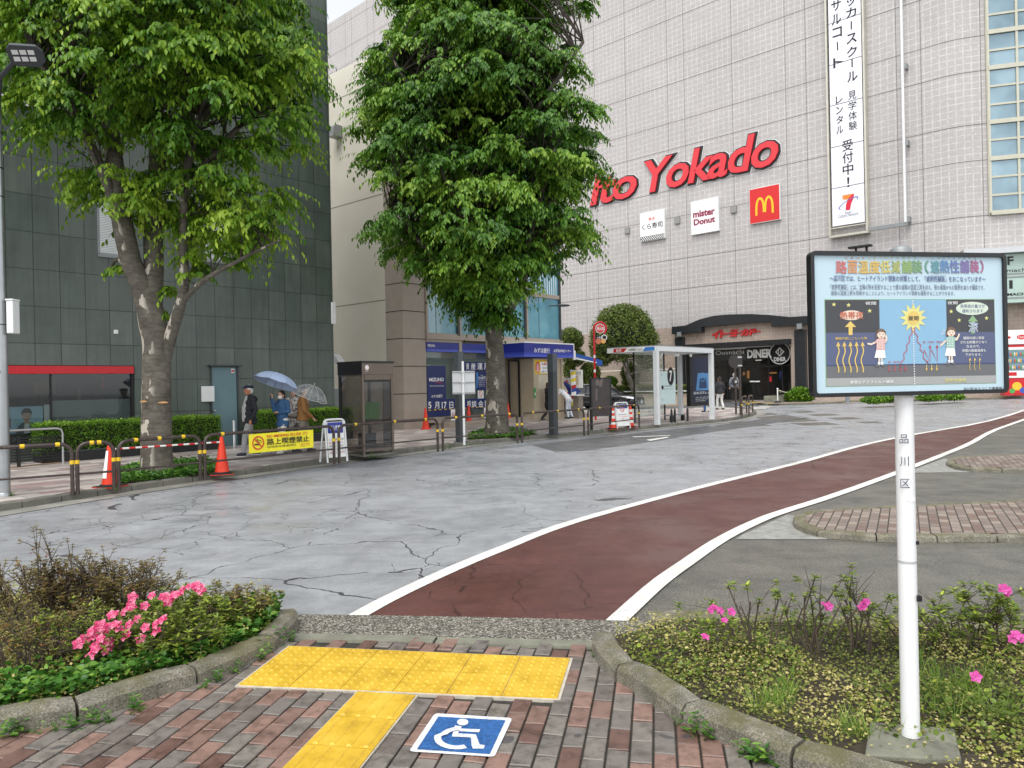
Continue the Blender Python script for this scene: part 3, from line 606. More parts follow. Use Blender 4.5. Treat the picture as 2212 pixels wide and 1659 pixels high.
# ---- the bank: beige side wall, stone pillar, glazed front
M['bluefas'] = pm('deep_blue_fascia', '232f8c', .35, .05); M['bluelite'] = pm('mid_blue_fascia', '4a5cc0', .35, .05); M['navy'] = pm('navy_window_film', '1d2a63', .4, .08, 2); M['skyglass'] = None
def blueglass():
    q = NT('blue_tinted_window'); v = q.obj(); c = q.ramp(q.noise(v, 1.2, 3), [(.3, srgb('4f8596')), (.7, srgb('6aa3b6'))]); q.col(c); q.set('Roughness', .06); q.set('Specular IOR Level', .9); q.set('Coat Weight', .5); return q.m
M['skyglass'] = blueglass(); M['wlet'] = pm('white_lettering', 'f1f1ee', .5, .02); M['wred'] = pm('red_lettering', 'c8282c', .45, .04); M['klet'] = pm('black_lettering', '15161a', .5, .05)
def bank():
    t = thing('bank_building', 'beige bank with stone pillar, blue-tinted glazing and navy fascia behind the second tree', 'building', FB.o, A1)
    cx0, cx1, x1, H = 17.64, 18.75, 27.08, 0
    Sd = Frame(FB.o+FB.x*cx0, A1-R(90)); H = Sd.px(708, 163)[1]; cd_ = -Sd.px(833, 700)[0]
    mb = MB(); mb.box(cx0+.03, cx0+.35, cd_, 26, 0, H); mb.box(cx0+.35, x1, 8, 8.3, 0, H); mb.box(x1-.3, x1, .4, 8, 3.5, H); mb.box(cx0+.35, x1-.3, .4, 8, H-.3, H)
    mb.build('side_wall', M['beige'], t)
    j = MB()
    for (a, b) in ((750, 660), (750, 441), (765, 198)):
        z = Sd.px(a, b)[1]; j.box(cx0+.026, cx0+.0295, cd_, 26, z, z+.035)
    j.build('wall_joint', pm('render_joint', '8d8778', .8), t)
    mb = MB(); mb.box(cx0, cx1, 0, cd_, .0, H); mb.build('pillar', M['stonecol'], t, .015)
    j = MB(); z = -.62
    while z < H: j = MB(); j.box(cx0-.004, cx1+.003, -.004, cd_-.01, z, z+.03); j.build('pillar_joint', M['joint'], t); z += 1.01
    mb = MB(); h = Sd.px(732, 288); x = -h[0]; mb.prism([(0, 0), (.0, .34), (.12, .45), (.42, .45), (.42, 0)], -.2, .2)
    o = mb.build('exhaust_hood', M['grey'], t); o.matrix_parent_inverse = Matrix(); o.location = (cx0+.03-.42, x, h[1]-.2)
    # upper glazing: frames and panes floor by floor
    zs = [z_ for z_ in (3.62, 5.62, 7.75, 9.9) if z_ < H-1.5]+[H-.3]; xs_ = [cx1, 20.5, 22.4, 24.6, x1]
    for i in range(len(zs)-1):
        for k in range(4):
            a, b = xs_[k]+.04, xs_[k+1]-.04
            w = MB(); w.box(a, b, -.02, .12, zs[i], zs[i]+.07); w.box(a, b, -.02, .12, zs[i+1]-.1, zs[i+1]-.002)
            w.box(a-.04, a+.05, -.06, .12, zs[i], zs[i+1]-.002); w.box(b-.05, b+.04, -.04, .12, zs[i], zs[i+1]-.002, 1); w = w.build('window', [M['stonecol'], M['dkgrey']], t)
            g = MB(); g.box(a+.05, b-.05, .05, .06, zs[i]+.07, zs[i+1]-.1); g.box((a+b)/2-.3, (a+b)/2-.285, .04, .049, zs[i]+.07, zs[i+1]-.1, 1)
            if i == 1:
                for q in range(int((b-a)/.16)): g.box(a+.08+q*.16, a+.14+q*.16, .044, .0495, zs[i]+.07, zs[i+1]-.1, 2)
            g.build('pane', [M['skyglass'], M['dkgrey'], pm('pale_blind', 'c9dbe2') if 'pale_blind' not in bpy.data.materials else bpy.data.materials['pale_blind']], w)
    mb = MB(); mb.box(cx1, x1+.02, -.1, .35, 3.44, 3.615); mb.build('sill_band', M['stonecol'], t, .01)
    mb = MB(); mb.box(cx1+.005, 22.6, .3, .32, 3.31, 3.43); mb.box(cx1+.005, cx1+1.84, -.05, .29, 3.34, 3.435); mb.build('lintel', M['stonecol'], t)
    # fascia strips and the shop glazing below
    z0, z1 = 2.98, 3.33
    fa = MB()
    for (a, b) in ((cx1+.01, 20.42), (20.62, 22.9)):
        fa.box(a, b, -.04, .28, z0+.09, z1); fa.box(a, b, -.04, .28, z0, z0+.0895, 1)
    fa.text('MIZUHO', cx1+.06, cx1+.42, z1-.17, z1-.08, -.043, 2, .02); fa.build('fascia', [M['bluefas'], M['bluelite'], M['wlet']], t)
    w = MB(); w.box(20.44, 20.6, -.06, .25, .5, 3.44); w.box(22.5, 22.62, -.06, .25, .3, 3.0); w.box(cx1, 22.5, -.03, .3, .3, .5); w = w.build('window', M['stonecol'], t)
    g = MB(); g.box(cx1+.01, 20.43, .1, .107, .5, 2.98); g.box(20.61, 22.49, .1, .107, .5, 2.98); g.build('pane', M['glass'], w)
    r = MB(); r.box(cx1+.02, 22.49, .45, .5, .5, 3.0); r.build('blind', pm('pale_green_grey_blind', 'c3c9bf', .8, .06, 1), w)
    p = MB(); zc = lambda zx, zy: FB.px((1200+zx*.3617)/1.8228, (1200+zy*.3617)/1.8228, -.08)
    a, b = zc(1330, 665), zc(1540, 1030); p.box(a[0], b[0], .085, .094, b[1], a[1], 0)
    def tx(s, zx0, zy0, zx1, zy1, m, bold=.0, y=.0835):
        q0, q1 = zc(zx0, zy0), zc(zx1, zy1); p.text(s, q0[0], q1[0], min(q0[1], q1[1]), max(q0[1], q1[1]), y, m, bold)
    tx('MIZUHO', 1356, 795, 1515, 833, 1, .025); tx('Mizuho Financial Group', 1362, 876, 1516, 893, 1); tx('みずほ銀行', 1380, 980, 1500, 1010, 1, .01)
    q = [zc(*v) for v in ((1408, 847), (1460, 842), (1518, 857), (1460, 850))]; p.flat(q, .0832, 2)
    a, b = zc(1330, 1033), zc(1700, 1130); p.box(a[0], 20.43, .085, .094, b[1]-.02, a[1]-.006, 0); p.box(a[0], 20.43, .086, .095, .52, b[1]-.025, 0)
    for s, x0, x1_ in (('5', 1345, 1380), ('月', 1415, 1465), ('17', 1492, 1545), ('日', 1575, 1618)): tx(s, x0, 1058, x1_, 1128, 1, .02)
    q0 = zc(1667, 1092); p.ring(q0[0], q0[1], .1, .12, .0835, 1); tx('土', 1650, 1072, 1684, 1110, 1, .01)
    a, b = zc(1765, 1025), zc(1978, 1120); p.box(20.62, 22.45, .085, .094, b[1]-.02, a[1], 0)
    for s, x0, x1_ in (('相', 1768, 1805), ('談', 1818, 1872), ('会', 1890, 1945), ('開', 1962, 2016)): tx(s, x0, 1045, x1_, 1112, 1, .02)
    a, b = zc(1757, 622), zc(1978, 715); p.box(20.62, 22.45, .085, .094, b[1], a[1], 0)
    for s, x0, x1_ in (('資', 1757, 1790), ('産', 1808, 1860), ('運', 1880, 1935), ('用', 1952, 2005)): tx(s, x0, 635, x1_, 705, 1, .02)
    a, b = zc(1865, 728), zc(1975, 928); p.box(a[0], b[0]+.1, .084, .0935, b[1], a[1], 0); tx('50,000円', 1888, 780, 1968, 815, 1, .01); tx('プレゼント!', 1893, 818, 1968, 836, 1); tx('先着', 1915, 765, 1940, 775, 1)
    for k in range(3): tx('資産運用のご相談', 1895, 845+k*18, 1960, 852+k*18, 1)
    p.flat([zc(*v) for v in ((1868, 740), (1885, 732), (1892, 800), (1880, 900), (1868, 925))], .0833, 3)
    a, b = zc(1885, 935), zc(1948, 1018); p.box(a[0], b[0], .084, .093, b[1], a[1], 1); q0 = zc(1916, 965); p.ring(q0[0], q0[1], .085, .11, .0825, 2); tx('駐輪禁止', 1893, 1000, 1940, 1012, 4, y=.0825); p.stroke([(q0[0]-.07, q0[1]+.07), (q0[0]+.07, q0[1]-.07)], .025, .0824, 2)
    p.build('window_posters', [M['navy'], M['wlet'], M['wred'], pm('bright_blue_print', '3f7fc4'), M['klet']], w)
    # step, entrance passage and ATM wall
    s = MB(); s.box(cx1+.15, 26.4, -1.15, -.03, .0, .2); s.box(cx1+.35, 26.3, -.85, -.031, .2, .3); s.build('step', M['stonecol'], t, .01)
    s = MB(); s.box(22.62, 26.6, .12, .4, 2.72, 3.0); s.build('door_header', M['stonecol'], t)
    zs_ = lambda zx, zy, off: FB.px((2000+zx*.3617)/1.8228, (1200+zy*.3617)/1.8228, off)
    ax0 = zs_(280, 800, 1.0)[0]; ax1 = zs_(590, 800, 1.0)[0]
    s = MB(); s.box(ax0, ax1-.12, -1.0, 1.2, .2, 2.75); s.box(ax1-.118, ax1, -1.06, 1.2, .12, 2.75); s.build('kiosk_wall', pm('cream_panel', 'b5a78f', .6, .08, 2), t)
    s = MB(); s.box(22.7, ax0-.02, 3.4, 3.5, .2, 2.8, 0); s.box(22.62, 22.7, .3, 3.5, .2, 2.8, 0); s.box(22.7, ax0-.02, .3, 3.5, 2.74, 2.8, 0); s.box(22.7, ax0-.02, .3, 3.4, .2, .22, 1); s.box(23.2, 24.0, 2.9, 3.3, .22, 1.5, 1); s.box(24.3, ax0-.1, 2.6, 3.2, .22, 1.1, 2); s.box(23.7, 24.8, 3.3, 3.39, 1.5, 2.4, 3)
    s.build('lobby', [pm('lobby_wall', '867f6c', .7), M['inside'], pm('dark_green_cabinet', '21392c'), pm('pale_lobby_panel', 'aaa697')], t)
    s = MB(); a, b = ax0-.75, ax0-.06; s.box(a, a+.06, -.3, -.24, .2, 2.7); s.box(b-.06, b, -.3, -.24, .2, 2.7); s.box(a, b, -.3, -.24, 2.64, 2.72); s.build('sliding_door', M['black'], t)
    for (xx, zz) in ((ax0-1.05, 2.69), (ax0-1.9, 2.69)): s = MB(); s.box(xx-.16, xx+.16, .7, .82, zz, zz+.04); s.build('ceiling_lamp', M['lamp'], t)
    sx0 = 22.95; sx1 = zs_(713, 500, 1.25)[0]; b0 = zs_(713, 578, 1.25)[1]; b1 = zs_(713, 437, 1.25)[1]
    s = MB(); s.box(sx0, sx1, -1.25, -.1, b0+.2, b1, 0); s.box(sx0, sx1, -1.25, -.1, b0, b0+.0995, 2); s.box(sx0, sx1, -1.25, -.1, b0+.1, b0+.1995, 1); s.box(sx0-.02, sx1+.04, -1.27, -.09, b1+.002, b1+.05, 3); s.box(sx1+.001, sx1+.04, -1.27, -.09, b0, b1, 3)
    def t2(st, x0, x1_, y0, y1): u, v = zs_(x0, y1, 1.26), zs_(x1_, y0, 1.26); s.text(st, u[0], v[0], min(u[1], v[1])-.01, max(u[1], v[1])-.01, -1.254, 3, .02)
    t2('みずほ銀行', 287, 455, 472, 520); t2('みずほATMコーナー', 500, 688, 484, 515); s.build('canopy_sign', [M['bluefas'], pm('blue_band', '3443a8'), M['bluelite'], M['wlet']], t)
    s = MB(); u, v = zs_(296, 600, 1.02), zs_(462, 752, 1.02); x0, x1_, z0, z1 = u[0], v[0], v[1], u[1]; w_ = x1_-x0; h_ = z1-z0; Y = -1.012
    s.box(x0, x1_, Y, -1.001, z0, z1, 0); s.flat([(x0+.34*w_, z0+.06*h_), (x0+.96*w_, z0+.06*h_), (x0+.96*w_, z0+.86*h_), (x0+.34*w_, z0+.86*h_)], Y-.002, 1)
    st = []
    for k in range(24): a_ = k*math.pi/12; rr = 1 if k % 2 else .8; st.append((x0+.17*w_+.16*w_*rr*math.cos(a_), z0+.48*h_+.46*h_*rr*math.sin(a_)))
    s.flat(st, Y-.002, 2)
    for k, ch_ in enumerate('大当たり'): s.text(ch_, x0+.08*w_, x0+.26*w_, z0+(.62-.16*k)*h_, z0+(.76-.16*k)*h_, Y-.004, 1, .03)
    s.text('宝くじ情報', x0+.34*w_, x0+.95*w_, z0+.88*h_, z0+.97*h_, Y-.004, 2, .02); s.text('6億円', x0+.46*w_, x0+.92*w_, z0+.62*h_, z0+.82*h_, Y-.004, 2, .03); s.text('7,000万円', x0+.44*w_, x0+.94*w_, z0+.36*h_, z0+.48*h_, Y-.004, 3, .02); s.text('5億5千万円', x0+.42*w_, x0+.94*w_, z0+.1*h_, z0+.24*h_, Y-.004, 4, .02)
    s.build('lottery_poster', [pm('poster_yellow', 'e3c21d', .5, .04), M['wlet'], M['wred'], M['klet'], M['bluefas']], t)
    s = MB(); u, v = zs_(333, 765, 1.02), zs_(462, 912, 1.02); s.box(u[0], v[0], -1.008, -1.001, v[1], u[1], 0); u, v = zs_(283, 905, 1.02), zs_(306, 1013, 1.02); s.box(u[0], v[0], -1.02, -1.001, v[1], u[1], 1); s.box(u[0]+.05, v[0]-.03, -1.024, -1.0205, v[1]+.1, u[1]-.2, 2)
    s.build('notice', [pm('cream_notice', 'c6bda8'), pm('green_plate', '3f9a4f'), M['wlet']], t)
    # kiosk window side with shutter box
    return t
bank()

# ---- department store
AY = R(-43.5); Y0 = at(1586, 830, 47); FY = Frame((Y0.x, Y0.y, 0), AY); E = lambda zx, zy: ((2500+zx*.3617)/1.8228, (1200+zy*.3617)/1.8228)
YX = lambda zx, zy, off=0.: FY.px(*E(zx, zy), off)
def store_tile(name, cols, small, big, line, mort, lw=.012):
    q = NT(name); uv = q.n('TexCoord').outputs['UV']
    b = q.n('TexBrick', offset=0, squash=1); b.inputs['Color1'].default_value = (0, 0, 0, 1); b.inputs['Color2'].default_value = (1, 1, 1, 1); b.inputs['Mortar'].default_value = (.45, .45, .45, 1)
    for k, v in (('Scale', 1), ('Mortar Size', .012), ('Brick Width', small), ('Row Height', small), ('Mortar Smooth', .2)): b.inputs[k].default_value = v
    q.l(uv, b.inputs['Vector']); c = q.ramp(b.outputs['Color'], [(0, srgb(cols[0])), (.5, srgb(cols[1])), (1, srgb(cols[2]))])
    c = q.mix(c, srgb(mort), q.math('MULTIPLY', b.outputs['Fac'], .6))
    if line:
        b2 = q.n('TexBrick', offset=0, squash=1); b2.inputs['Color1'].default_value = (0, 0, 0, 1); b2.inputs['Color2'].default_value = (0, 0, 0, 1); b2.inputs['Mortar'].default_value = (1, 1, 1, 1)
        for k, v in (('Scale', 1), ('Mortar Size', lw*2), ('Brick Width', big), ('Row Height', big*.93), ('Mortar Smooth', 0)): b2.inputs[k].default_value = v
        q.l(uv, b2.inputs['Vector']); rn = q.n('TexWhiteNoise', noise_dimensions='2D'); sn = q.n('VectorMath', operation='SNAP'); q.l(uv, sn.inputs[0]); sn.inputs[1].default_value = (small*1.5, small*1.5, 1); q.l(sn.outputs[0], rn.inputs['Vector'])
        k = q.math('MULTIPLY', b2.outputs['Fac'], q.ramp(q.math('MULTIPLY', rn.outputs['Value'], 1), [(.1, .25), (.85, .9)])); c = q.mix(c, srgb(line), k)
    c = q.mix(c, q.ramp(q.noise(uv, .25, 6, .7), [(.3, .88), (.7, 1.03)]), 1, 'MULTIPLY'); q.col(c); q.set('Roughness', .5); return q.m
M['tile'] = store_tile('grey_mosaic_tiles', ['b0aba8', 'b6b1ae', 'bdb8b6'], .09, .36, 'cfccca', 'a6a19f', .011)
M['pink'] = store_tile('pinkish_wall_tiles', ['b09f92', 'b8a79a', 'a8968a'], .2, .8, None, '8b7c71')
M['gran'] = pm('beige_granite_blocks', 'b3a38f', .7, .1, 2, .2, 40)
def store_wall(mb, pts, z0, z1, uvs, m=0):
    """upright strip along a plan line (local x, y); uv in metres along the wall"""
    s = 0; 
    for i in range(len(pts)-1):
        a, b = Vector(pts[i]), Vector(pts[i+1]); L = (b-a).length
        mb.add([(a.x, a.y, z0), (b.x, b.y, z0), (b.x, b.y, z1), (a.x, a.y, z1)], [(0, 1, 2, 3)], m); uvs += [(pts[0][0]+s, z0), (pts[0][0]+s+L, z0), (pts[0][0]+s+L, z1), (pts[0][0]+s, z1)]; s += L
def with_uv(mb, name, mats, parent, uvs):
    o = mb.build(name, mats, parent); l = o.data.uv_layers.new(name='UVMap'); l.data.foreach_set('uv', np.array(uvs, np.float32).ravel()); return o
def store():
    t = thing('department_store', 'tall department store clad in pale grey mosaic tile, closing the view behind everything', 'building', FY.o, AY)
    gzz = zg(Y0.x, Y0.y)+.11
    xr0 = YX(545, 500)[0]; xr1 = YX(1705, 500)[0]; zt = YX(1130, 402)[1]; zb = YX(300, 255)[1]    # opening and the change of cladding
    xc = FY.px(2035, 500)[0]; dphi = R(26.5); r = 3.2
    arc = [(xc+r*math.sin(a), -(r-r*math.cos(a))*-1) for a in [dphi*k/8 for k in range(9)]]
    # the wall turns so that its right part faces the street more squarely (towards +y in local axes)
    end = (arc[-1][0]+26*math.cos(dphi), arc[-1][1]+26*math.sin(dphi)); line = [(-62, 0), (xr0-6, 0), (xr0, 0), (xr1, 0)]+arc+[end]
    H = 40.; mb = MB(); uvs = []
    store_wall(mb, line, zb, H, uvs)
    jm = []
    xs_ = [FY.px((2330+c*.788)/1.8228, (400+750*.788)/1.8228)[0] for c in (185, 395, 478, 718, 985, 1088)]
    d = xs_[2]-xs_[1]; allx = list(xs_)
    x = xs_[0]
    for k, w in enumerate((2.7, 1.1)*12): x -= w; allx.append(x)
    x = xs_[-1]
    for w in (4.9, 1.2): x += w; allx.append(x) if x < xc-.3 else None
    zz = [FY.px((2330+715*.788)/1.8228, (400+c*.788)/1.8228)[1] for c in (905, 745, 519, 372, 155, 12)]
    for k, w in enumerate((2.6, 1.75)*8): zz.append(zz[-1]+w)
    def quad(p): mb.add(p, [(0, 1, 2, 3)], 1); uvs.extend([(0, 0)]*4)
    for x in allx: quad([(x-.014, -.006, zb), (x+.014, -.006, zb), (x+.014, -.006, H), (x-.014, -.006, H)])
    nl = line[-10:]
    for z in zz:
        if z > H: continue
        quad([(-62, -.007, z-.016), (xc, -.007, z-.016), (xc, -.007, z+.016), (-62, -.007, z+.016)])
        for i in range(len(nl)-1):
            a, b = Vector(nl[i]), Vector(nl[i+1]); nn = Vector((b.y-a.y, -(b.x-a.x))).normalized()*.008; a = a+nn; b = b+nn
            quad([(a.x, a.y, z-.016), (b.x, b.y, z-.016), (b.x, b.y, z+.016), (a.x, a.y, z+.016)])
    for k in (3, 6.1, 9.2, 12.4):
        dr = Vector((math.cos(dphi), math.sin(dphi))); p = Vector(arc[-1])+dr*(k-2.6); nn = Vector((dr.y, -dr.x))*.006; a = p+nn-dr*.014; b = p+nn+dr*.014
        quad([(a.x, a.y, zb), (b.x, b.y, zb), (b.x, b.y, H), (a.x, a.y, H)])
    with_uv(mb, 'wall', [M['tile'], pm('panel_joint', '6f6a69', .8)], t, uvs)
    mb = MB(); mb.add([(p[0], p[1], H) for p in line]+[(end[0]+8, 30, H), (-62, 30, H)], [tuple(range(len(line)+2))]); mb.build('roof', M['grey'], t)
    # lower storey
    mb = MB(); uvs = []; zg_ = YX(300, 690)[1]
    store_wall(mb, [(-30, -.02), (xr0, -.02)], zg_, zb, uvs); store_wall(mb, [(xr0, -.02), (xr1, -.02)], zt, zb, uvs); store_wall(mb, [(xr1, -.02), (xc, -.02)]+[(a, b-.02) for a, b in arc[1:]]+[end], 0, zb, uvs)
    with_uv(mb, 'lower_wall', [M['pink']], t, uvs)
    mb = MB(); mb.box(-30, xr0, -.06, .2, zg_-.06, zg_); z = -.2
    while z < zg_-.1:
        x = -30+(0 if int(z*10) % 2 else .55)
        while x < xr0-.01: mb.box(x, min(x+1.19, xr0), -.05, .2, max(z, 0), min(z+.89, zg_-.07)); x += 1.2
        z += .9
    mb.build('granite_base', M['gran'], t, .008)
    # black arched band, columns and box lamps
    mb = MB(); out = [(400, 240), (550, 225), (700, 160), (850, 121), (1000, 106), (1250, 100), (1450, 110), (1690, 133), (1890, 120), (1890, 215), (1480, 240), (1480, 192), (1300, 193), (725, 243), (725, 298), (400, 320)]
    pl = [YX(a, b, .45) for a, b in out]; fs = MB()
    fs.prism(pl, -.45, -.03); fs.build('arched_band', pm('black_granite_band', '24272a', .35, .15, 3), t)
    for (a, b, c, d_) in ((432, 538, 360, 1040), (1730, 1868, 275, 1000)):
        p0, p1 = YX(a, c, .3), YX(b, d_, .3); mb = MB(); mb.box(p0[0], p1[0], -.3, -.025, 0, p0[1]); mb.build('column', bpy.data.materials['black_granite_band'], t, .02)
    for (a, b, c, d_) in ((455, 500, 300, 345), (1760, 1815, 208, 262)):
        p0, p1 = YX(a, c, .5), YX(b, d_, .5); mb = MB(); mb.box(p0[0], p1[0], -.5, -.31, p1[1], p0[1]); mb.build('box_lamp', M['grey'], t, .01)
    # entrance recess, glazing, diner board
    mb = MB(); fl = gzz+.01; mb.box(xr0, xr0+.05, -.01, 9, 0, zt, 0); mb.box(xr1-.05, xr1, -.01, 9, 0, zt, 0); mb.box(xr0, xr1, 0, 9, zt-.06, zt-.002, 1); mb.box(xr0, xr1, 8.8, 9, 0, zt, 1); mb.box(xr0, xr1, -.05, 9, 0, fl, 2)
    mb.box(xr0-.1, xr1+.02, -.25, -.03, zt-.32, zt-.01, 3); mb.build('entrance_recess', [M['pink'], M['inside'], pm('entrance_floor', '57524c', .35), M['black']], t)
    zd0 = YX(1400, 590, -.8)[1]; zd1 = YX(1400, 468, -.8)[1]
    mb = MB(); mb.box(xr0+.05, xr1-.05, .8, .9, zd0, zd1, 0); mb.box(xr0+.05, xr1-.05, .79, .91, zd1, zd1+.12, 2); L = lambda s, x0, x1_, y0, y1, m, b: (lambda u, v: mb.text(s, u[0], v[0], min(u[1], v[1]), max(u[1], v[1]), .795, m, b))(YX(x0, y1, -.79), YX(x1_, y0, -.79))
    L('Ooimachi', 880, 1185, 488, 548, 2, .0); u, v = YX(1210, 470, -.78), YX(1500, 585, -.78); mb.box(u[0], v[0], .76, .799, min(u[1], v[1]), max(u[1], v[1]), 1)
    u, v = YX(1222, 580, -.75), YX(1488, 475, -.75); mb.text('DINER', u[0], v[0], min(u[1], v[1])-.02, max(u[1], v[1])-.02, .755, 2, .05)
    u = YX(1578, 530, -.77); mb.disc(u[0], u[1], .72, .76, 1); mb.ring(u[0], u[1], .62, .67, .757, 2); mb.text('DINER', u[0]-.38, u[0]+.38, u[1]-.48, u[1]-.22, .756, 2, .04); mb.ring(u[0], u[1]+.1, .2, .29, .755, 2, 4, math.pi/2, math.pi*2.5); mb.stroke([(u[0]-.07, u[1]+.0), (u[0]-.07, u[1]+.25)], .04, .754, 2); mb.stroke([(u[0]+.07, u[1]+.0), (u[0]+.07, u[1]+.25)], .04, .754, 2)
    mb.build('diner_board', [pm('smoky_board', '3f4140', .4, .2), M['black'], M['wlet']], t)
    xa = [YX(a, 800, -1)[0] for a in (700, 860, 1015, 1160, 1300, 1455, 1605, 1698)]
    dd = MB()
    for x in xa: dd.box(x-.04, x+.04, 1.0, 1.06, fl, zd0)
    dd.box(xr0+.05, xr1-.05, 1.0, 1.06, zd0-.5, zd0-.4); dd.box(xr0+.05, xr1-.05, 1.0, 1.06, fl, fl+.1); dd = dd.build('glass_doors', M['black'], t)
    g = MB(); g.box(xr0+.06, xr1-.06, 1.02, 1.03, fl+.1, zd0); g.build('pane', glass('dark_entrance_glass', (.6, .62, .62), .015, .5, .01), dd)
    
    for zx in (1280, 1335): u = YX(zx, 835, -1); g = MB(); g.box(u[0]-.16, u[0]+.16, .97, .99, u[1]-.04, u[1]+.04); g.build('door_plate', M['wlet'], dd)
    u, v = YX(1467, 782, -1), YX(1490, 838, -1); g = MB(); g.box(u[0], v[0], .98, .995, v[1], u[1]); g.build('door_sticker', M['wred'], dd)
    s = MB(); 
    for k, (x, y, w, h, m) in enumerate(((xa[0], 3, 1.2, 1.6, 0), (xa[1]+.3, 2.2, .8, 1.0, 1), (xa[2]+.6, 2.4, .6, .9, 3), (xa[3]+.2, 3.2, 1., 1.9, 2), (xa[4]+.4, 5, 1.6, 2.1, 0), (xa[5]+.6, 2.6, 1.2, 1.1, 1), (xa[6], 4.2, 1.5, 2.3, 2), (xr1-.9, 2.3, .7, .9, 1))): s.box(x, x+w, y, y+.5, fl, fl+h, m)
    s.build('shop_fittings', [M['insidel'], pm('pale_counter', 'a6a296'), pm('dim_red_shelf', '5c2a22'), M['dkgrey']], t)
    for (a, b, w, h, m) in ((1345, 603, .4, .04, 'lamp'), (1578, 638, .12, .12, 'lamp'), (1185, 750, .12, .2, 'amber'), (1232, 760, .16, .5, 'amber'), (1500, 742, .5, .1, 'amber'), (1583, 765, .1, .5, 'bluelamp')):
        if m not in M: M[m] = emit(m, 'c98545' if m == 'amber' else '3a4a9a', .5 if m == 'amber' else .25)
        u = YX(a, b, -2.2); s = MB(); s.box(u[0]-w/2, u[0]+w/2, 2.2, 2.24, u[1]-h/2, u[1]+h/2); s.build('shop_light', M[m], t)
    # red katakana letters above the door
    # stair windows on the right flank
    d = Vector((math.cos(dphi), math.sin(dphi), 0)); o = Vector((arc[-1][0], arc[-1][1], 0)); FW = Frame(FY.o+FY.x*o.x+Vector((-math.sin(AY), math.cos(AY), 0))*o.y, AY+dphi)
    z7 = lambda zx, zy: FW.px((3232+zx*.3617)/1.8228, zy*.3617/1.8228, .06)
    w0 = z7(1812, 400)[0]; wm = z7(2125, 300)[0]; rows = [z7(1830, c) for c in (2323, 2130, 1933, 1733, 1530, 1335, 1145, 945, 745, 555, 355, 165)]; rows = [q[1] for q in rows]; st = rows[-1]-rows[-2]
    for k in range(8): rows.append(rows[-1]+st)
    cols = [w0+k*(wm-w0) for k in range(6)]
    w = MB(); n_ = Vector((d.y, -d.x, 0))
    def wb(mbx, x0, x1, y0, y1, z0, z1, m=0):
        vs = [o+d*x+n_*-y+Vector((0, 0, z)) for x, y, z in ((x0, y0, z0), (x1, y0, z0), (x1, y1, z0), (x0, y1, z0), (x0, y0, z1), (x1, y0, z1), (x1, y1, z1), (x0, y1, z1))]
        mbx.add(vs, [(0, 3, 2, 1), (4, 5, 6, 7), (0, 1, 5, 4), (1, 2, 6, 5), (2, 3, 7, 6), (3, 0, 4, 7)], m)
    for i, z in enumerate(rows): k = .11 if i in (0, 3, 5, 8, 10, 13, 15, 18) else .05; wb(w, w0, cols[-1], -.16 if k > .1 else -.11, -.01, z-k, z+k)
    for x in cols: wb(w, x-.055, x+.055, -.13, -.012, rows[0], rows[-1])
    wb(w, w0-.09, w0-.056, -.1, -.013, rows[0]-.1, rows[-1]); w = w.build('window', pm('champagne_frames', 'b9b6a5', .35, .06, metal=.4), t)
    g = MB(); wb(g, w0, cols[-1], -.05, -.04, rows[0], rows[-1]); g.build('pane', M['bigglass'], w)
    # entrance canopy and floor boards at the far right
    c = MB(); z5 = lambda zx, zy, off: FW.px((3432+zx*.422)/1.8228, (950+zy*.422)/1.8228, off)
    c0 = z5(860, 90, 1.6)[0]; ztop = z5(1300, 72, 1.6)[1]; wb(c, c0, c0+14, -1.6, -.02, ztop-.16, ztop+.12); c.build('canopy', M['steel'], t)
    c = MB(); zlo = z5(1350, 570, 1.2)[1]; wb(c, c0, c0+14, -1.2, -.03, zlo, ztop-.17, 0)
    for q in (300, 330, 525): zq = z5(1350, q, 1.2)[1]; wb(c, c0, c0+14, -1.23, -1.19, zq-.03, zq+.03, 1)
    def lt(s, a, b, y0, y1, bold):
        u, v = z5(a, y1, 1.22), z5(b, y0, 1.22); vs, fs, sz = glyphs(s, bold); sx = (v[0]-u[0])/sz[0]; szz = (v[1]-u[1])/sz[1]
        c.add([o+d*(u[0]+p[0]*sx)+n_*1.215+Vector((0, 0, u[1]+p[1]*szz)) for p in vs], fs, 2)
    lt('F', 1268, 1325, 138, 222, .03); lt('machi', 1262, 1460, 245, 290, 0.); lt('1', 1285, 1316, 362, 442, .03); lt('MACHI', 1268, 1455, 475, 510, .03)
    c.build('floor_board', [pm('pale_green_glass_panel', 'a5bcb2', .12, .1, 1), M['grey'], M['klet']], t)
    global FWin, zWin; FWin = FW; zWin = z5
q = NT('reflecting_blue_glass'); v = q.obj(); q.col(q.ramp(q.noise(v, .4, 3), [(.35, srgb('5d7580')), (.65, srgb('8aa3ad'))])); q.set('Roughness', .04); q.set('Specular IOR Level', 1.); q.set('Metallic', .35); M['bigglass'] = q.m
store()
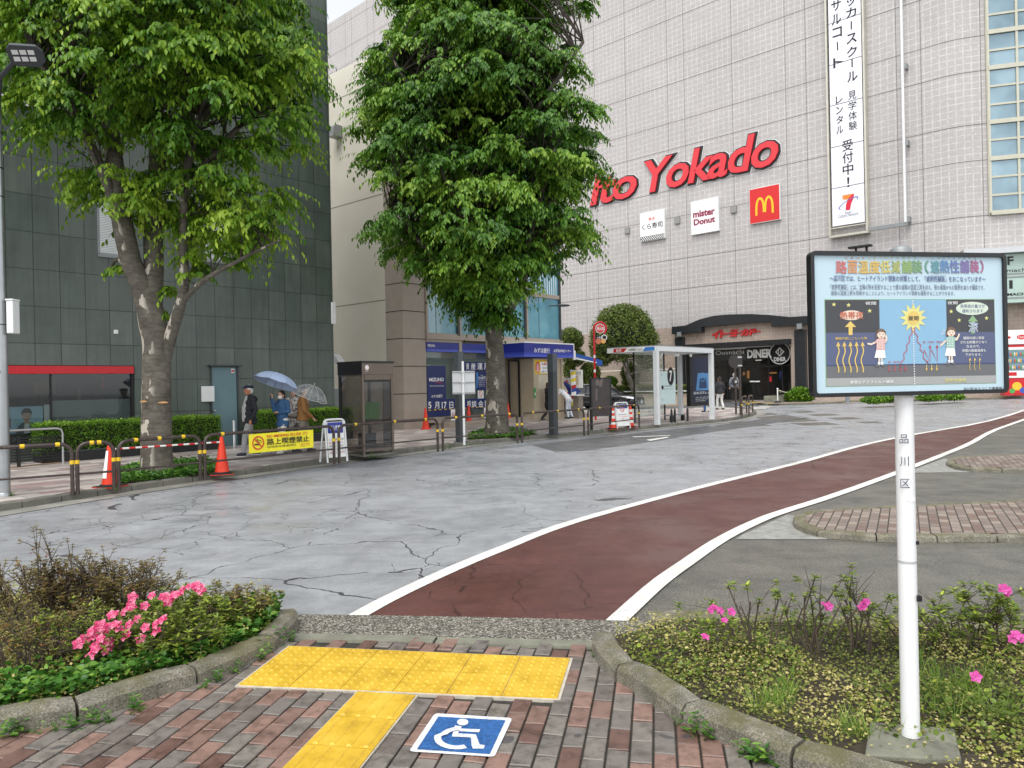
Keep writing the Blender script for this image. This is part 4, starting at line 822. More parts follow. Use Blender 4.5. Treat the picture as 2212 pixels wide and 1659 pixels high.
# ------------------------------------------------------------------ trees, hedges, planting
def bark_mat():
    q = NT('zelkova_bark'); v = q.obj(); mp = q.n('Mapping'); mp.inputs['Scale'].default_value = (1, 1, .5); q.l(v, mp.inputs['Vector']); f = q.noise(v, 3, 6, .7); hr = q.n('Mapping'); hr.inputs['Scale'].default_value = (2, 2, 9); q.l(v, hr.inputs['Vector']); lent = q.noise(hr.outputs[0], 2.2, 4, .7)
    c = q.ramp(f, [(.3, srgb('4a443c')), (.55, srgb('6a645a')), (.75, srgb('7d776a'))]); c = q.mix(c, q.ramp(lent, [(.35, .62), (.6, 1.05)]), 1, 'MULTIPLY')
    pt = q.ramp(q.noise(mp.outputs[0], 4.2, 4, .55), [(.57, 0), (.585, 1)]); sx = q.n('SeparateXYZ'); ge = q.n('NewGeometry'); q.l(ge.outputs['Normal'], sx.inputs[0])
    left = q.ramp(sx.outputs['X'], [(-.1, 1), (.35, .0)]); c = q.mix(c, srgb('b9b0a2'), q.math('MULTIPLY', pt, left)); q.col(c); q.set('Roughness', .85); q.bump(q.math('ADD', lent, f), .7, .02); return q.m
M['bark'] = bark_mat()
M['twigd'] = pm('dark_twig_bark', '3d362f', .9, .25, 12)
M['leaf1'] = leafmat('fresh_zelkova_leaf', [(0, '2f5218'), (.35, '527f22'), (.7, '82a630'), (1, 'adc646')], .36)
M['leaf2'] = leafmat('zelkova_leaf', [(0, '274716'), (.4, '43701f'), (.75, '6b952d'), (1, '95b440')], .32)
def unit(a): return a/np.maximum(np.linalg.norm(a, axis=-1, keepdims=True), 1e-9)
def spray_leaves(ctr, anc, r, k=9, m=15, L=.11, tone_base=None):
    """drooping leafy twigs fanning out of each spray centre, away from its anchor on the limb"""
    N = len(ctr); o = ctr-anc; o[:, 2] = 0; o = unit(o+rng.normal(0, .05, o.shape)*[1, 1, 0]); az = np.arctan2(o[:, 1], o[:, 0])[:, None]+rng.normal(0, 1.15, (N, k))
    h = np.stack([np.cos(az), np.sin(az), np.zeros_like(az)], -1); ln = r[:, None]*rng.uniform(.7, 1.35, (N, k)); pit = rng.uniform(-.05, .55, (N, k)); drp = rng.uniform(.45, 1.05, (N, k))
    st = ctr[:, None]-o[:, None]*(.35*r)[:, None, None]+rng.normal(0, .16, (N, k, 3))*r[:, None, None]*[1, 1, .7]
    t = (np.arange(m)+.5)/m; t = t[None, None]+rng.uniform(-.03, .03, (N, k, m))
    P = st[:, :, None]+h[:, :, None]*(ln[..., None]*t)[..., None]; P[..., 2] += (pit*ln)[..., None]*t-(drp*ln)[..., None]*t*t
    tan = h[:, :, None]+0*P; tan[..., 2] += pit[..., None]-2*drp[..., None]*t
    tan = unit(tan); sd = np.stack([-h[..., 1], h[..., 0], np.zeros_like(az)], -1)[:, :, None]*np.where(np.arange(m) % 2, 1, -1)[None, None, :, None]
    D = tan*.5+sd*rng.uniform(.25, .9, (N, k, m))[..., None]+np.array([0, 0, -1.])*rng.uniform(.35, 1.1, (N, k, m))[..., None]
    U = np.array([0, 0, 1.])+h[:, :, None]*.6+rng.normal(0, .35, P.shape); tb = rng.uniform(.15, .75, N) if tone_base is None else tone_base
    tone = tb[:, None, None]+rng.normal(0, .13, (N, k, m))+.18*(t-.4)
    Ls = L*rng.uniform(.7, 1.2, (N, k, m)); f = lambda a: a.reshape(-1, a.shape[-1])
    return f(P), f(D), f(U), Ls.ravel(), tone.ravel()
def limb_pts(rows, Y0):
    """limb given as photo points with width in photo units and depth offset"""
    out = []
    for (a, b, w, dy) in rows:
        Y = Y0+dy; out.append((at(a, b, Y), w/2/FOC*Y))
    return out
def smooth3(pr, n=4):
    P = [p for p, r in pr]; rs = [r for p, r in pr]; out = []; orr = []
    for i in range(len(P)-1):
        p0, p1, p2, p3 = P[max(i-1, 0)], P[i], P[i+1], P[min(i+2, len(P)-1)]
        for k in range(n):
            t = k/n; out.append(.5*((2*p1)+(p2-p0)*t+(2*p0-5*p1+4*p2-p3)*t*t+(3*p1-p0-3*p2+p3)*t**3)); orr.append(rs[i]*(1-t)+rs[i+1]*t)
    return out+[P[-1]], orr+[rs[-1]]
def street_tree(label, base, Y0, limbs, ctr, r, leaf, L, k, m, tones=None):
    t = thing('street_tree', label, 'tree', base); ofs = Vector(base)
    mb = MB(); nodes = []
    for i, rows in enumerate(limbs):
        P, rs = smooth3(limb_pts(rows, Y0)); P = [p-ofs for p in P]
        if i == 0: rs = [x*(1+.18*max(0, 1-(p.z)/.3)) for x, p in zip(rs, P)]
        mb.tube(P, rs, 14 if i < 3 else 9); nodes += [(p, q) for p, q in zip(P, rs)]
    trunk = mb.build('trunk', M['bark'], t)
    NP = np.array([p[:] for p, q in nodes]); NR = np.array([q for p, q in nodes]); C = np.array(ctr)-np.array(base); anc = np.zeros_like(C); br = MB()
    for i, c in enumerate(C):
        d = np.linalg.norm(NP-c, axis=1)+np.where(NP[:, 2] > c[2]+.1, 3, 0)+np.where(NP[:, 2] < 1.6, 5, 0); j = int(np.argsort(d)[random.randrange(5)]); anc[i] = NP[j]
        a = Vector(NP[j]); b = Vector(c); mid = (a+b)/2+Vector((random.uniform(-.1, .1), random.uniform(-.1, .1), .12*(b-a).length)); r0 = min(NR[j]*.6, .008+.008*(b-a).length)
        br.tube([a, a*.6+mid*.4+Vector((0, 0, .02)), mid, b*.6+mid*.4, b], [r0, r0*.85, r0*.65, r0*.45, .006], 5, cap=False)
    br.build('branches', M['twigd'], t)
    P, D, U, Ls, tn = spray_leaves(C, anc, np.array(r), k, m, L, tones)
    leafmesh('crown', P, D, U, Ls, Ls*.46, tn, leaf, t)
    return t, trunk
# -- left tree
Y1 = 13.75
T1 = [[(341, 1034, 66, 0), (338, 960, 63, 0), (338, 880, 60, 0), (338, 800, 58, 0), (338, 745, 58, 0), (328, 690, 56, 0), (318, 640, 50, 0), (312, 615, 30, 0)],
      [(316, 660, 44, -.02), (302, 610, 44, -.05), (285, 570, 42, -.1), (266, 490, 42, -.2), (252, 390, 38, -.2), (238, 270, 32, -.1), (226, 150, 27, 0), (216, 10, 22, 0), (210, -160, 14, .2)],
      [(328, 680, 44, .02), (330, 620, 42, .06), (332, 560, 40, .15), (330, 470, 38, .3), (336, 370, 30, .5), (342, 240, 24, .7), (352, 90, 19, .8), (356, -120, 12, 1)],
      [(352, 800, 26, 0), (368, 730, 27, -.05), (388, 665, 24, -.1), (398, 610, 21, -.2), (396, 500, 17, -.2), (402, 380, 17, -.3), (432, 250, 14, -.5), (472, 90, 10, -.6), (500, -80, 7, -.6)],
      [(386, 660, 14, -.1), (440, 606, 11, -.3), (520, 560, 8, -.5), (605, 518, 4, -.8)],
      [(262, 470, 26, -.2), (206, 335, 22, -.5), (150, 225, 16, -.9), (70, 120, 9, -1.3)],
      [(398, 420, 15, -.3), (462, 330, 14, -.1), (530, 262, 10, .3), (620, 190, 5, .6)],
      [(336, 380, 20, .5), (420, 280, 15, 1.2), (520, 160, 11, 1.9), (600, 40, 6, 2.3)],
      [(240, 280, 18, -.1), (160, 120, 12, 1.0), (90, 0, 7, 1.8)], [(285, 590, 12, -.1), (255, 560, 9, .2), (238, 580, 5, .3)]]
lobes1 = [(50, 30, 120, 80, 3), (190, 20, 130, 85, 4), (340, 20, 130, 85, 4), (470, 30, 110, 85, 4), (580, 40, 85, 75, 3), (628, 110, 60, 45, 3), (555, 130, 90, 60, 3), (668, 178, 44, 26, 2), (420, 140, 110, 80, 4), (270, 120, 110, 80, 4), (110, 140, 110, 60, 3), (50, 215, 60, 22, 1.4), (105, 262, 70, 30, 2), (175, 240, 80, 50, 2.4), (300, 225, 90, 70, 3), (385, 265, 60, 70, 2.6), (500, 190, 80, 50, 3), (596, 225, 70, 36, 2.6), (630, 268, 48, 26, 2), (640, 318, 34, 14, 1.4), (556, 300, 66, 28, 2), (480, 320, 56, 30, 2),
          (180, 380, 38, 24, 1.4), (238, 366, 60, 22, 2), (245, 412, 48, 28, 1.6), (300, 400, 45, 26, 1.6), (435, 400, 46, 24, 1.8), (515, 396, 66, 18, 2), (592, 412, 34, 18, 1.4), (470, 440, 66, 26, 2), (560, 470, 44, 18, 1.4), (585, 500, 30, 12, 1), (545, 535, 34, 12, .8), (480, 545, 26, 14, .7), (430, 360, 60, 22, 2), (520, 430, 70, 26, 2), (590, 440, 44, 24, 1.6), (330, 380, 60, 26, 1.6), (210, 410, 50, 26, 1.4), (380, 440, 60, 30, 1.6), (440, 470, 60, 30, 1.6), (300, 440, 50, 28, 1.4), (520, 500, 60, 24, 1.2), (430, 330, 70, 30, 2), (240, 580, 18, 26, .8), (350, 685, 9, 26, .5), (372, 630, 10, 12, .4), (340, 465, 40, 30, 1), (405, 490, 40, 28, 1.1), (440, 560, 20, 14, .5), (410, 590, 14, 10, .4), (450, 590, 18, 10, .3), (500, 560, 20, 12, .4), (555, 525, 30, 12, .6), (600, 505, 24, 10, .6), (470, 520, 40, 20, .9), (395, 560, 16, 20, .4),
          (0, -90, 130, 70, 3), (160, -100, 140, 80, 4), (340, -110, 150, 90, 4), (510, -90, 130, 80, 4), (280, -230, 200, 80, 5), (60, -200, 130, 70, 3), (470, -210, 140, 70, 4)]
ctr1 = []; r1 = []; tn1 = []
for (x, y, rx, ry, dep) in lobes1:
    n = max(1, round(rx*ry/(52*30)*3.1*(1.1+.35*(dep > 2)+.35*(y < 150))))
    for i in range(n):
        a = random.uniform(0, 2*math.pi); q = math.sqrt(random.random()); small = rx < 24; rr = .2 if small else random.uniform(.38, .62)
        dy = random.uniform(-dep, dep)*.62; ctr1.append(at(x+rx*q*math.cos(a)*.92, y+ry*q*math.sin(a), Y1+dy)[:]); r1.append(rr); tn1.append(random.uniform(.3, .85) if y > 340 else random.uniform(.2, .72))
t1b = gp(340, 1028, PAVE)
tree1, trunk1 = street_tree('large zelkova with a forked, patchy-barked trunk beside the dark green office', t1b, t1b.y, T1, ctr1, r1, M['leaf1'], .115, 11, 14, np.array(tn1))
for (x, y) in ((352, 870), (310, 868)):                       # pruning scars on the bark
    p = at(x, y, t1b.y-.31); mb = MB(); mb.ell((0, 0, 0), (.1 if x > 330 else .07, .035, .025)); o = mb.build('pruning_scar', pm('fresh_cut_wood', 'a98259', .8, .3, 20), tree1); o.location = p-t1b
# -- middle tree
t2b = gp(1072, 942, PAVE); Y2 = t2b.y
T2 = [[(1074, 946, 55, 0), (1073, 880, 48, 0), (1071, 800, 43, 0), (1066, 715, 36, 0), (1062, 600, 30, 0), (1060, 450, 28, 0), (1056, 260, 22, 0), (1052, 60, 16, 0), (1050, -160, 9, 0)],
      [(1064, 690, 22, 0), (980, 590, 16, -.6), (905, 520, 12, -1.2), (840, 455, 6, -1.5)], [(1062, 610, 20, 0), (960, 450, 14, .5), (860, 330, 8, .8), (800, 270, 5, 1)], [(1066, 720, 24, 0), (1125, 620, 19, -.5), (1150, 480, 14, -.9), (1200, 320, 9, -1.2)],
      [(1062, 560, 20, 0), (1180, 440, 14, .8), (1270, 340, 8, 1.4)], [(1060, 450, 18, 0), (940, 280, 12, -1.0), (850, 130, 7, -1.5)], [(1058, 400, 18, 0), (1170, 220, 12, -1.2), (1260, 90, 7, -1.5)], [(1056, 300, 16, 0), (1100, 120, 11, 1.3), (1160, -60, 6, 2.2)], [(1056, 280, 16, 0), (980, 60, 10, 1.2), (900, -80, 6, 2)], [(1066, 640, 14, 0), (1010, 560, 10, -1.6), (1000, 480, 7, -2.4)]]
prof = [(-190, 880, 1220), (-90, 830, 1270), (0, 800, 1285), (60, 778, 1292), (110, 762, 1312), (160, 752, 1330), (205, 765, 1318), (255, 752, 1330), (300, 766, 1318), (350, 775, 1312), (410, 778, 1296), (455, 752, 1296), (500, 812, 1300), (545, 832, 1284), (590, 850, 1262), (622, 945, 1190), (655, 1000, 1140), (690, 1030, 1105)]
ctr2 = []; r2 = []; tn2 = []
for i in range(len(prof)-1):
    (ya, la, ra), (yb, lb, rb) = prof[i], prof[i+1]; n = round((ra-la)/62*(yb-ya)/50*(1.5 if ya < 540 else 1.0))
    for q in range(n):
        t = random.random(); y = ya+(yb-ya)*t; l = la+(lb-la)*t+(44 if y < 600 else 40); rr_ = ra+(rb-ra)*t-(50 if y < 600 else 40); c = (l+rr_)/2; w = (rr_-l)/2; u = random.random()**.42; a = random.uniform(0, 2*math.pi)
        x = c+w*u*math.cos(a); dy = w/FOC*Y2*.95*u*math.sin(a); Yq = Y2+dy
        cc = at(x, y, Yq); tb = random.uniform(.35, .8); Rr = random.uniform(.7, 1.15) if y < 600 else .5; oz = Vector((cc.x-at(1064, y, Y2).x, cc.y-Y2, 0)); oz = oz.normalized()
        for e in range(9): a2 = random.uniform(0, 6.28); q2 = math.sqrt(random.random())*Rr; o2 = Vector((q2*math.cos(a2), q2*math.sin(a2), 0)); ctr2.append((cc+o2+Vector((0, 0, -.42*q2*q2-.25*max(0, o2.dot(oz))+random.gauss(0, .06))))[:]); r2.append(random.uniform(.42, .66)); tn2.append(tb+random.gauss(0, .07))
        if q % 2 == 0:
            for e in range(4): ctr2.append((at(1062, y, Y2).lerp(cc, random.uniform(.25, .75))+Vector((random.gauss(0, .3), random.gauss(0, .3), random.gauss(0, .3))))[:]); r2.append(random.uniform(.5, .7)); tn2.append(random.uniform(.05, .3))  # inner sprays: darker leaf tones paint in the shade inside the crown
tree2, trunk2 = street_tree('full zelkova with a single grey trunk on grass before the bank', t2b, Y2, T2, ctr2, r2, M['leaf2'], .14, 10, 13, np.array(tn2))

# -- clipped hedges and rounded shrubs
M['hedge'] = leafmat('box_hedge_leaf', [(0, '33520f'), (.45, '557f1c'), (.8, '82aa2f'), (1, 'a0c043')], .25); M['topi'] = leafmat('clipped_tree_leaf', [(0, '3b4a1b'), (.5, '5f7330'), (1, '94a04a')], .22); M['core'] = pm('painted_inner_shade', '1d2410', .95, .3, 10)
def hedge(label, fr, x0, x1, y0, y1, z0, z1, n, leaf=.042, mat='hedge'):
    t = thing('hedge', label, 'hedge', fr.o, fr.ang); mb = MB(); mb.box(x0+.06, x1-.06, y0+.06, y1-.06, z0, z1-.06); mb.build('stems', M['core'], t)  # solid core block, its near-black colour painting the hedge's inner shade
    w, d, h = x1-x0, y1-y0, z1-z0; A = np.array([w*h, w*h*.3, w*d, d*h, d*h]); s = rng.choice(5, n, p=A/A.sum()); u, v = rng.random((2, n)); P = np.zeros((n, 3)); Nn = np.zeros((n, 3))
    for k, (px, py, pz, nn) in enumerate(((u, 0*u, v, (0, -1, .3)), (u, 0*u+1, v, (0, 1, .3)), (u, v, 0*u+1, (0, 0, 1)), (0*u, u, v, (-1, 0, .3)), (0*u+1, u, v, (1, 0, .3)))):
        i = s == k; P[i] = np.stack([x0+px*w, y0+py*d, z0+pz*h], 1)[i]; Nn[i] = nn
    lump = np.sin(P[:, 0]*7+P[:, 2]*5)*np.sin(P[:, 0]*13+1)*.025; P += Nn*(lump+rng.normal(0, .025, n)-.03)[:, None]; P += rng.normal(0, .01, P.shape)
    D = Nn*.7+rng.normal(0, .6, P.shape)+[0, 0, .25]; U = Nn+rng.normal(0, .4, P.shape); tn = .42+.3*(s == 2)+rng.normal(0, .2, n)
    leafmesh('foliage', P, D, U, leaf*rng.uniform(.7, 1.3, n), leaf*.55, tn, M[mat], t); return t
hx0 = FA.px(88, 930, .75)[0]; hx1 = FA.px(478, 930, .75)[0]; zt_ = FA.px(300, 907, .75)[1]
hedge('low clipped box hedge under the shop window, passing behind the forked tree', FA, hx0, hx1, -.75, -.12, .3, zt_, 16000)
t = thing('hedge_planter', 'long dark planter trough under the hedge by the shop window', 'planter', FA.o, A1); mb = MB(); mb.box(hx0+.02, hx1, -.76, -.1, PAVE, .34); mb.build('trough', M['black'], t, .01); mb = MB(); mb.box(hx0, hx1+.02, -.78, -.08, .3405, .37); mb.build('rim', M['dkgrey'], t)
hx2 = FA.px(566, 900, .9)[0]; hx3 = FA.px(760, 900, .9)[0]; zt2 = FA.px(650, 886, .9)[1]
hedge('low clipped box hedge between the grey door and the phone booth', FA, hx2, hx3, -.95, -.3, .3, zt2, 13000)
t = thing('hedge_planter', 'long dark planter trough behind the walkers with umbrellas', 'planter', FA.o, A1); mb = MB(); mb.box(hx2+.02, hx3, -.96, -.28, PAVE, .34); mb.build('trough', M['black'], t, .01); mb = MB(); mb.box(hx2, hx3+.02, -.98, -.26, .3405, .37); mb.build('rim', M['dkgrey'], t)
FS = Frame(FY.o+FY.n*2.0, AY); hx4 = FS.px(1180, 850)[0]; hx5 = FS.px(1532, 850)[0]; za = FS.px(1400, 853)[1]; zb_ = FS.px(1400, 834)[1]
t = thing('retaining_wall', 'low concrete planter wall behind the black car', 'wall', FS.o, AY); mb = MB(); mb.box(hx4, hx5, -.15, .1, 0, za); mb.box(hx4, hx5, -.18, .13, za+.001, za+.06); mb.build('wall', M['gran'], t); mb = MB(); mb.tube([(hx4, -.3, za+.22), (hx5, -.3, za+.24)], .03, 6); mb.build('rail', M['white'], t)
hedge('dark clipped hedge on the low wall behind the black car', FS, hx4+5.5, hx5, .25, 1.2, za, zb_, 6000, .1, 'topi')
def rounded(label, name, Y, blobs, n, leaf=.1, trunk=None, mat='topi', cat='shrub'):
    c0 = at(blobs[0][0], blobs[0][1], Y); base = Vector((c0.x, c0.y, zg(c0.x, c0.y)+.11)); t = thing(name, label, cat, base); PP = []; NN = []; core = MB(); tot = sum(b[2]*b[3] for b in blobs)
    for (x, y, rx, ry) in blobs:
        c = at(x, y, Y)-base; R_ = np.array([rx/FOC*Y, rx/FOC*Y*.85, ry/FOC*Y]); k = int(n*rx*ry/tot); d = unit(rng.normal(0, 1, (k, 3))); lump = 1+.10*np.sin(d[:, 0]*9+d[:, 2]*7)*np.sin(d[:, 1]*8+2)+rng.normal(0, .05, k)
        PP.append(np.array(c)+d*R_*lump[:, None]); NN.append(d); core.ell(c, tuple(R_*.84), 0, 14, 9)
    core.build('stems' if not trunk else 'shade_core', M['core'], t); P = np.concatenate(PP); Nn = np.concatenate(NN); k = len(P); D = Nn*.6+rng.normal(0, .6, P.shape)+[0, 0, .2]  # dark solid cores: shade inside the foliage put into their colour
    leafmesh('foliage' if not trunk else 'crown', P, D, Nn+rng.normal(0, .4, P.shape), leaf*rng.uniform(.7, 1.3, k), leaf*.6, .45+.25*Nn[:, 2]*0+rng.normal(0, .22, k), M[mat], t)
    if trunk:
        mb = MB()
        for rows in trunk: Pq, rs = smooth3([(at(a, b, Y)-base, w/2/FOC*Y) for a, b, w in rows]); mb.tube(Pq, rs, 8)
        mb.build('trunk', M['bark'], t)
    return t
rounded('big round-clipped street tree with a leaning trunk behind the black car', 'topiary_tree', 49, [(1346, 722, 64, 56), (1302, 745, 26, 42), (1392, 742, 30, 38), (1345, 690, 50, 30), (1398, 785, 20, 14), (1300, 775, 14, 14)], 15000, .13, [[(1372, 846, 15), (1360, 820, 12), (1352, 790, 13), (1346, 740, 10)], [(1356, 810, 6), (1384, 800, 6), (1398, 786, 4)]], cat='tree')
rounded('small loose-crowned tree beside the bank corner', 'small_tree', 52, [(1232, 735, 26, 24), (1240, 772, 22, 18), (1228, 800, 14, 14)], 5000, .13, [[(1236, 862, 8), (1236, 810, 7), (1234, 750, 5)]], cat='tree')
rounded('dull green rounded shrub left of the red hydrant post', 'rounded_shrub', 52.5, [(1275, 806, 20, 22), (1272, 830, 16, 14)], 3500, .12)
rounded('tiny yellow-green clipped shrub above the black car roof', 'rounded_shrub', 51.5, [(1318, 824, 14, 10)], 1500, .1, mat='hedge')
rounded('upright bright green shrub behind the leaning topiary trunk', 'rounded_shrub', 51.5, [(1362, 806, 19, 18), (1362, 826, 16, 14)], 3000, .12)
rounded('feathery green shrub in the concrete planter by the store entrance', 'planter_shrub', 41.5, [(1728, 851, 20, 12), (1712, 856, 14, 8), (1742, 856, 14, 10)], 2600, .14, mat='hedge')

rounded('low straggly shrub under the information sign, left of its pole', 'planter_shrub', 34.5, [(1890, 864, 26, 6), (1930, 862, 24, 6)], 1500, .1, mat='hedge')
rounded('low straggly shrub under the information sign, right of its pole', 'planter_shrub', 35., [(2010, 859, 26, 6), (2060, 858, 20, 5)], 1500, .1, mat='hedge')
# -- planting beds beside the brick path
M['cover'] = leafmat('yellowing_ground_cover', [(0, '4b5a24'), (.35, '77813a'), (.7, 'a9a45a'), (1, 'd0c184')], .2); M['ivy'] = leafmat('round_ground_leaf', [(0, '2f5a20'), (.5, '49782c'), (1, '7fa544')], .25, .35); M['azal'] = leafmat('azalea_leaf', [(0, '43541f'), (.5, '6d8233'), (1, 'b3bf4c')], .25); M['rust'] = leafmat('bronzed_azalea_leaf', [(0, '574a28'), (.5, '7d6f40'), (.8, '8c8148'), (1, '96503e')], .25)
M['grass'] = leafmat('grass_blade', [(0, '4f7a2a'), (.6, '7ea03e'), (1, 'a9b65c')], .3); M['twig'] = pm('grey_brown_twig', '554a40', .85, .3, 20); M['petal'] = leafmat('pink_petal', [(0, 'c9326c'), (.5, 'e6588a'), (1, 'f28fb0')], .3, .5); M['petalv'] = leafmat('magenta_petal', [(0, 'c63a94'), (.5, 'dd56ae'), (1, 'ee8ccb')], .3, .5)
def in_poly(n, poly, cond=None):
    lo = np.min(poly, 0); hi = np.max(poly, 0); out = []
    while len(out) < n:
        for p in rng.uniform(lo, hi, (n, 2)):
            if pt_in(p, poly) and (cond is None or cond(p)): out.append(p)
    return np.array(out[:n])
def cover(name, xy, hgt, leaf, mat, tone, flat=.5, zoff=BED_Z):
    n = len(xy); z = zoff+rng.random(n)**1.5*hgt(xy) if callable(hgt) else zoff+rng.random(n)**1.3*hgt
    P = np.column_stack([xy, z]); D = rng.normal(0, 1, (n, 3)); D[:, 2] = D[:, 2]*flat*.5+.25; U = rng.normal(0, .5, (n, 3))+[0, 0, 1]; s = leaf*rng.uniform(.6, 1.35, n)
    o = leafmesh(name, P, D, U, s, s*.75, tone if hasattr(tone, '__len__') else tone+rng.normal(0, .22, n), mat); o['kind'] = 'stuff'; return o
vis_l = [p for p in bed_l]; vis_r = [p for p in bed_r]
lum = lambda xy, a, b: .5+.5*np.sin(xy[:, 0]*a+1.3)*np.sin(xy[:, 1]*b+.7)+.25*np.sin(xy[:, 0]*a*2.7+xy[:, 1]*3.1)
seen = lambda p: abs(p[0])/p[1] < .76 and p[1] > 1.8
soil_hole = lambda p: not ((p[0]-1.62)**2/.05+(p[1]-3.12)**2/.02 < 1 and rng.random() < .93)
xy = in_poly(17000, vis_r, lambda p: seen(p) and soil_hole(p)); h = lambda q: .03+.11*np.clip(lum(q, 5.1, 6.3), 0, 1.2)*np.clip((q[:, 1]-2.2), .35, 1)
cover('ground_cover', xy, h, .016, M['cover'], .5+.3*np.sin(xy[:, 0]*4+xy[:, 1]*2.2)+rng.normal(0, .24, len(xy)))
xy = in_poly(3000, vis_r, lambda p: seen(p) and math.sin(p[0]*3.3+1)*math.sin(p[1]*4.1) > .05); cover('ground_cover', xy, .12, .026, M['azal'], .4)
xy = in_poly(15000, vis_l, lambda p: seen(p) and p[1] > 3.2+.1); cover('ground_cover', xy, lambda q: .05+.2*np.clip(lum(q, 4.2, 5.0), 0, 1)*np.clip((q[:, 1]-3.9), .25, 1), .019, M['cover'], .62)
kd = np.array([p[:] for p in offs(kl, .16)]); near_k = lambda p, w: np.min(np.hypot(kd[:, 0]-p[0], kd[:, 1]-p[1])) < w
xy = in_poly(3600, vis_l, lambda p: seen(p) and near_k(p, .42*rng.random()+.08)); cover('ivy_ground_cover', xy, .11, .045, M['ivy'], .5, .3)
kdr = np.array([p[:] for p in offs(kr, .16)])
# grass tufts
def tufts(name, spots, n, hh, mat, lean=.5):
    P = []; D = []; L_ = []
    for (x, y, z) in spots:
        for _ in range(n): a = random.uniform(0, 6.28); l = random.uniform(.1, lean); P.append((x+random.gauss(0, .03), y+random.gauss(0, .03), z)); D.append((math.cos(a)*l, math.sin(a)*l, 1)); L_.append(hh*random.uniform(.5, 1.15))
    P = np.array(P); o = leafmesh(name, P, np.array(D), np.column_stack([rng.normal(0, 1, (len(P), 2)), np.full(len(P), .6)]), np.array(L_), .003, rng.random(len(P)), mat, curl=.01); o['kind'] = 'stuff'
sp = [(*gp(a, b, BED_Z).xy, BED_Z) for a, b in ((1640, 1540), (1665, 1520), (1690, 1530), (1705, 1500), (1990, 1480), (2010, 1510), (2030, 1490), (2060, 1530), (2080, 1500), (2110, 1540), (2040, 1560), (1985, 1440), (1830, 1590), (1870, 1600), (2120, 1480), (2160, 1560))]
tufts('grass', sp, 46, .17, M['grass'], 1.2)
# weeds in the kerb joints and at the feet of posts
def weeds(name, spots, size):
    P = []; D = []; U = []; L_ = []
    for (x, y, z, s) in spots:
        for _ in range(3):
            a0 = random.uniform(0, 6.28); ll = size*s*random.uniform(.6, 1.2); tx_, ty_ = random.gauss(0, .25), random.gauss(0, .25)
            for k in range(9): t = k/9; a = a0+k*2.4; P.append((x+tx_*ll*t+random.gauss(0, .01), y+ty_*ll*t, z+ll*t*.8)); D.append((math.cos(a), math.sin(a), .35)); U.append((random.gauss(0, .3), random.gauss(0, .3), 1)); L_.append(size*s*.42*(1-.4*t))
    o = leafmesh(name, np.array(P), np.array(D), np.array(U), np.array(L_), np.array(L_)*.34, rng.random(len(P)), M['ivy']); o['kind'] = 'stuff'
ws = [(*gp(a, b, .01).xy, .01, s) for a, b, s in ((296, 1538, 1.0), (160, 1578, .9), (205, 1568, .9), (235, 1562, .6), (470, 1475, .8), (510, 1455, .6), (560, 1430, 1.), (600, 1398, 1.1), (622, 1385, .9), (25, 1595, 1.), (45, 1590, .8), (80, 1590, .4), (115, 1584, .5), (1500, 1590, .9), (1530, 1600, .9), (1640, 1650, 1.3), (1665, 1656, .8), (1283, 1424, .4), (1465, 1570, .35), (1610, 1640, .6), (440, 1490, .5), (580, 1415, .6))]
weeds('weeds', ws, .15)
ws = [(*gp(a, b, PAVE).xy, PAVE, s) for a, b, s in ((712, 996, 1), (722, 998, .8), (742, 998, .5), (802, 990, 1.1), (812, 988, .8), (25, 1072, .7), (250, 1060, .5), (505, 1024, .7), (960, 972, 1.4), (972, 970, 1.0), (1300, 934, 1), (1276, 934, .9), (1324, 932, 1), (1390, 926, .5), (1008, 962, .7), (1020, 961, .6), (1232, 938, .6), (1600, 898, 1.2), (1612, 900, 1), (1590, 896, 1.), (580, 1013, .4))]
weeds('weeds', ws, .16)
def patch(name, poly_px, n, leaf, hgt, mat, tone): xy = in_poly(n, [tuple(gp(a, b, PAVE).xy) for a, b in poly_px]); cover(name, xy, hgt, leaf, M[mat], tone, .4, PAVE+.01)
patch('tree_pit_greenery', [(232, 1038), (268, 1046), (460, 1024), (486, 1008), (440, 1000), (330, 1004), (250, 1022)], 7000, .06, .13, 'ivy', .5)
patch('tree_pit_grass', [(1010, 950), (1120, 945), (1160, 938), (1110, 931), (1050, 931), (1020, 940)], 5000, .07, .12, 'ivy', .6)
for poly in ([(225, 1036), (262, 1046), (462, 1024), (488, 1006), (420, 998), (300, 1004)], [(1008, 950), (1120, 945), (1165, 938), (1110, 930), (1040, 932)]):
    sheet('tree_pit', [gp(a, b, PAVE).xy for a, b in poly], PAVE+.005, M['soil'])
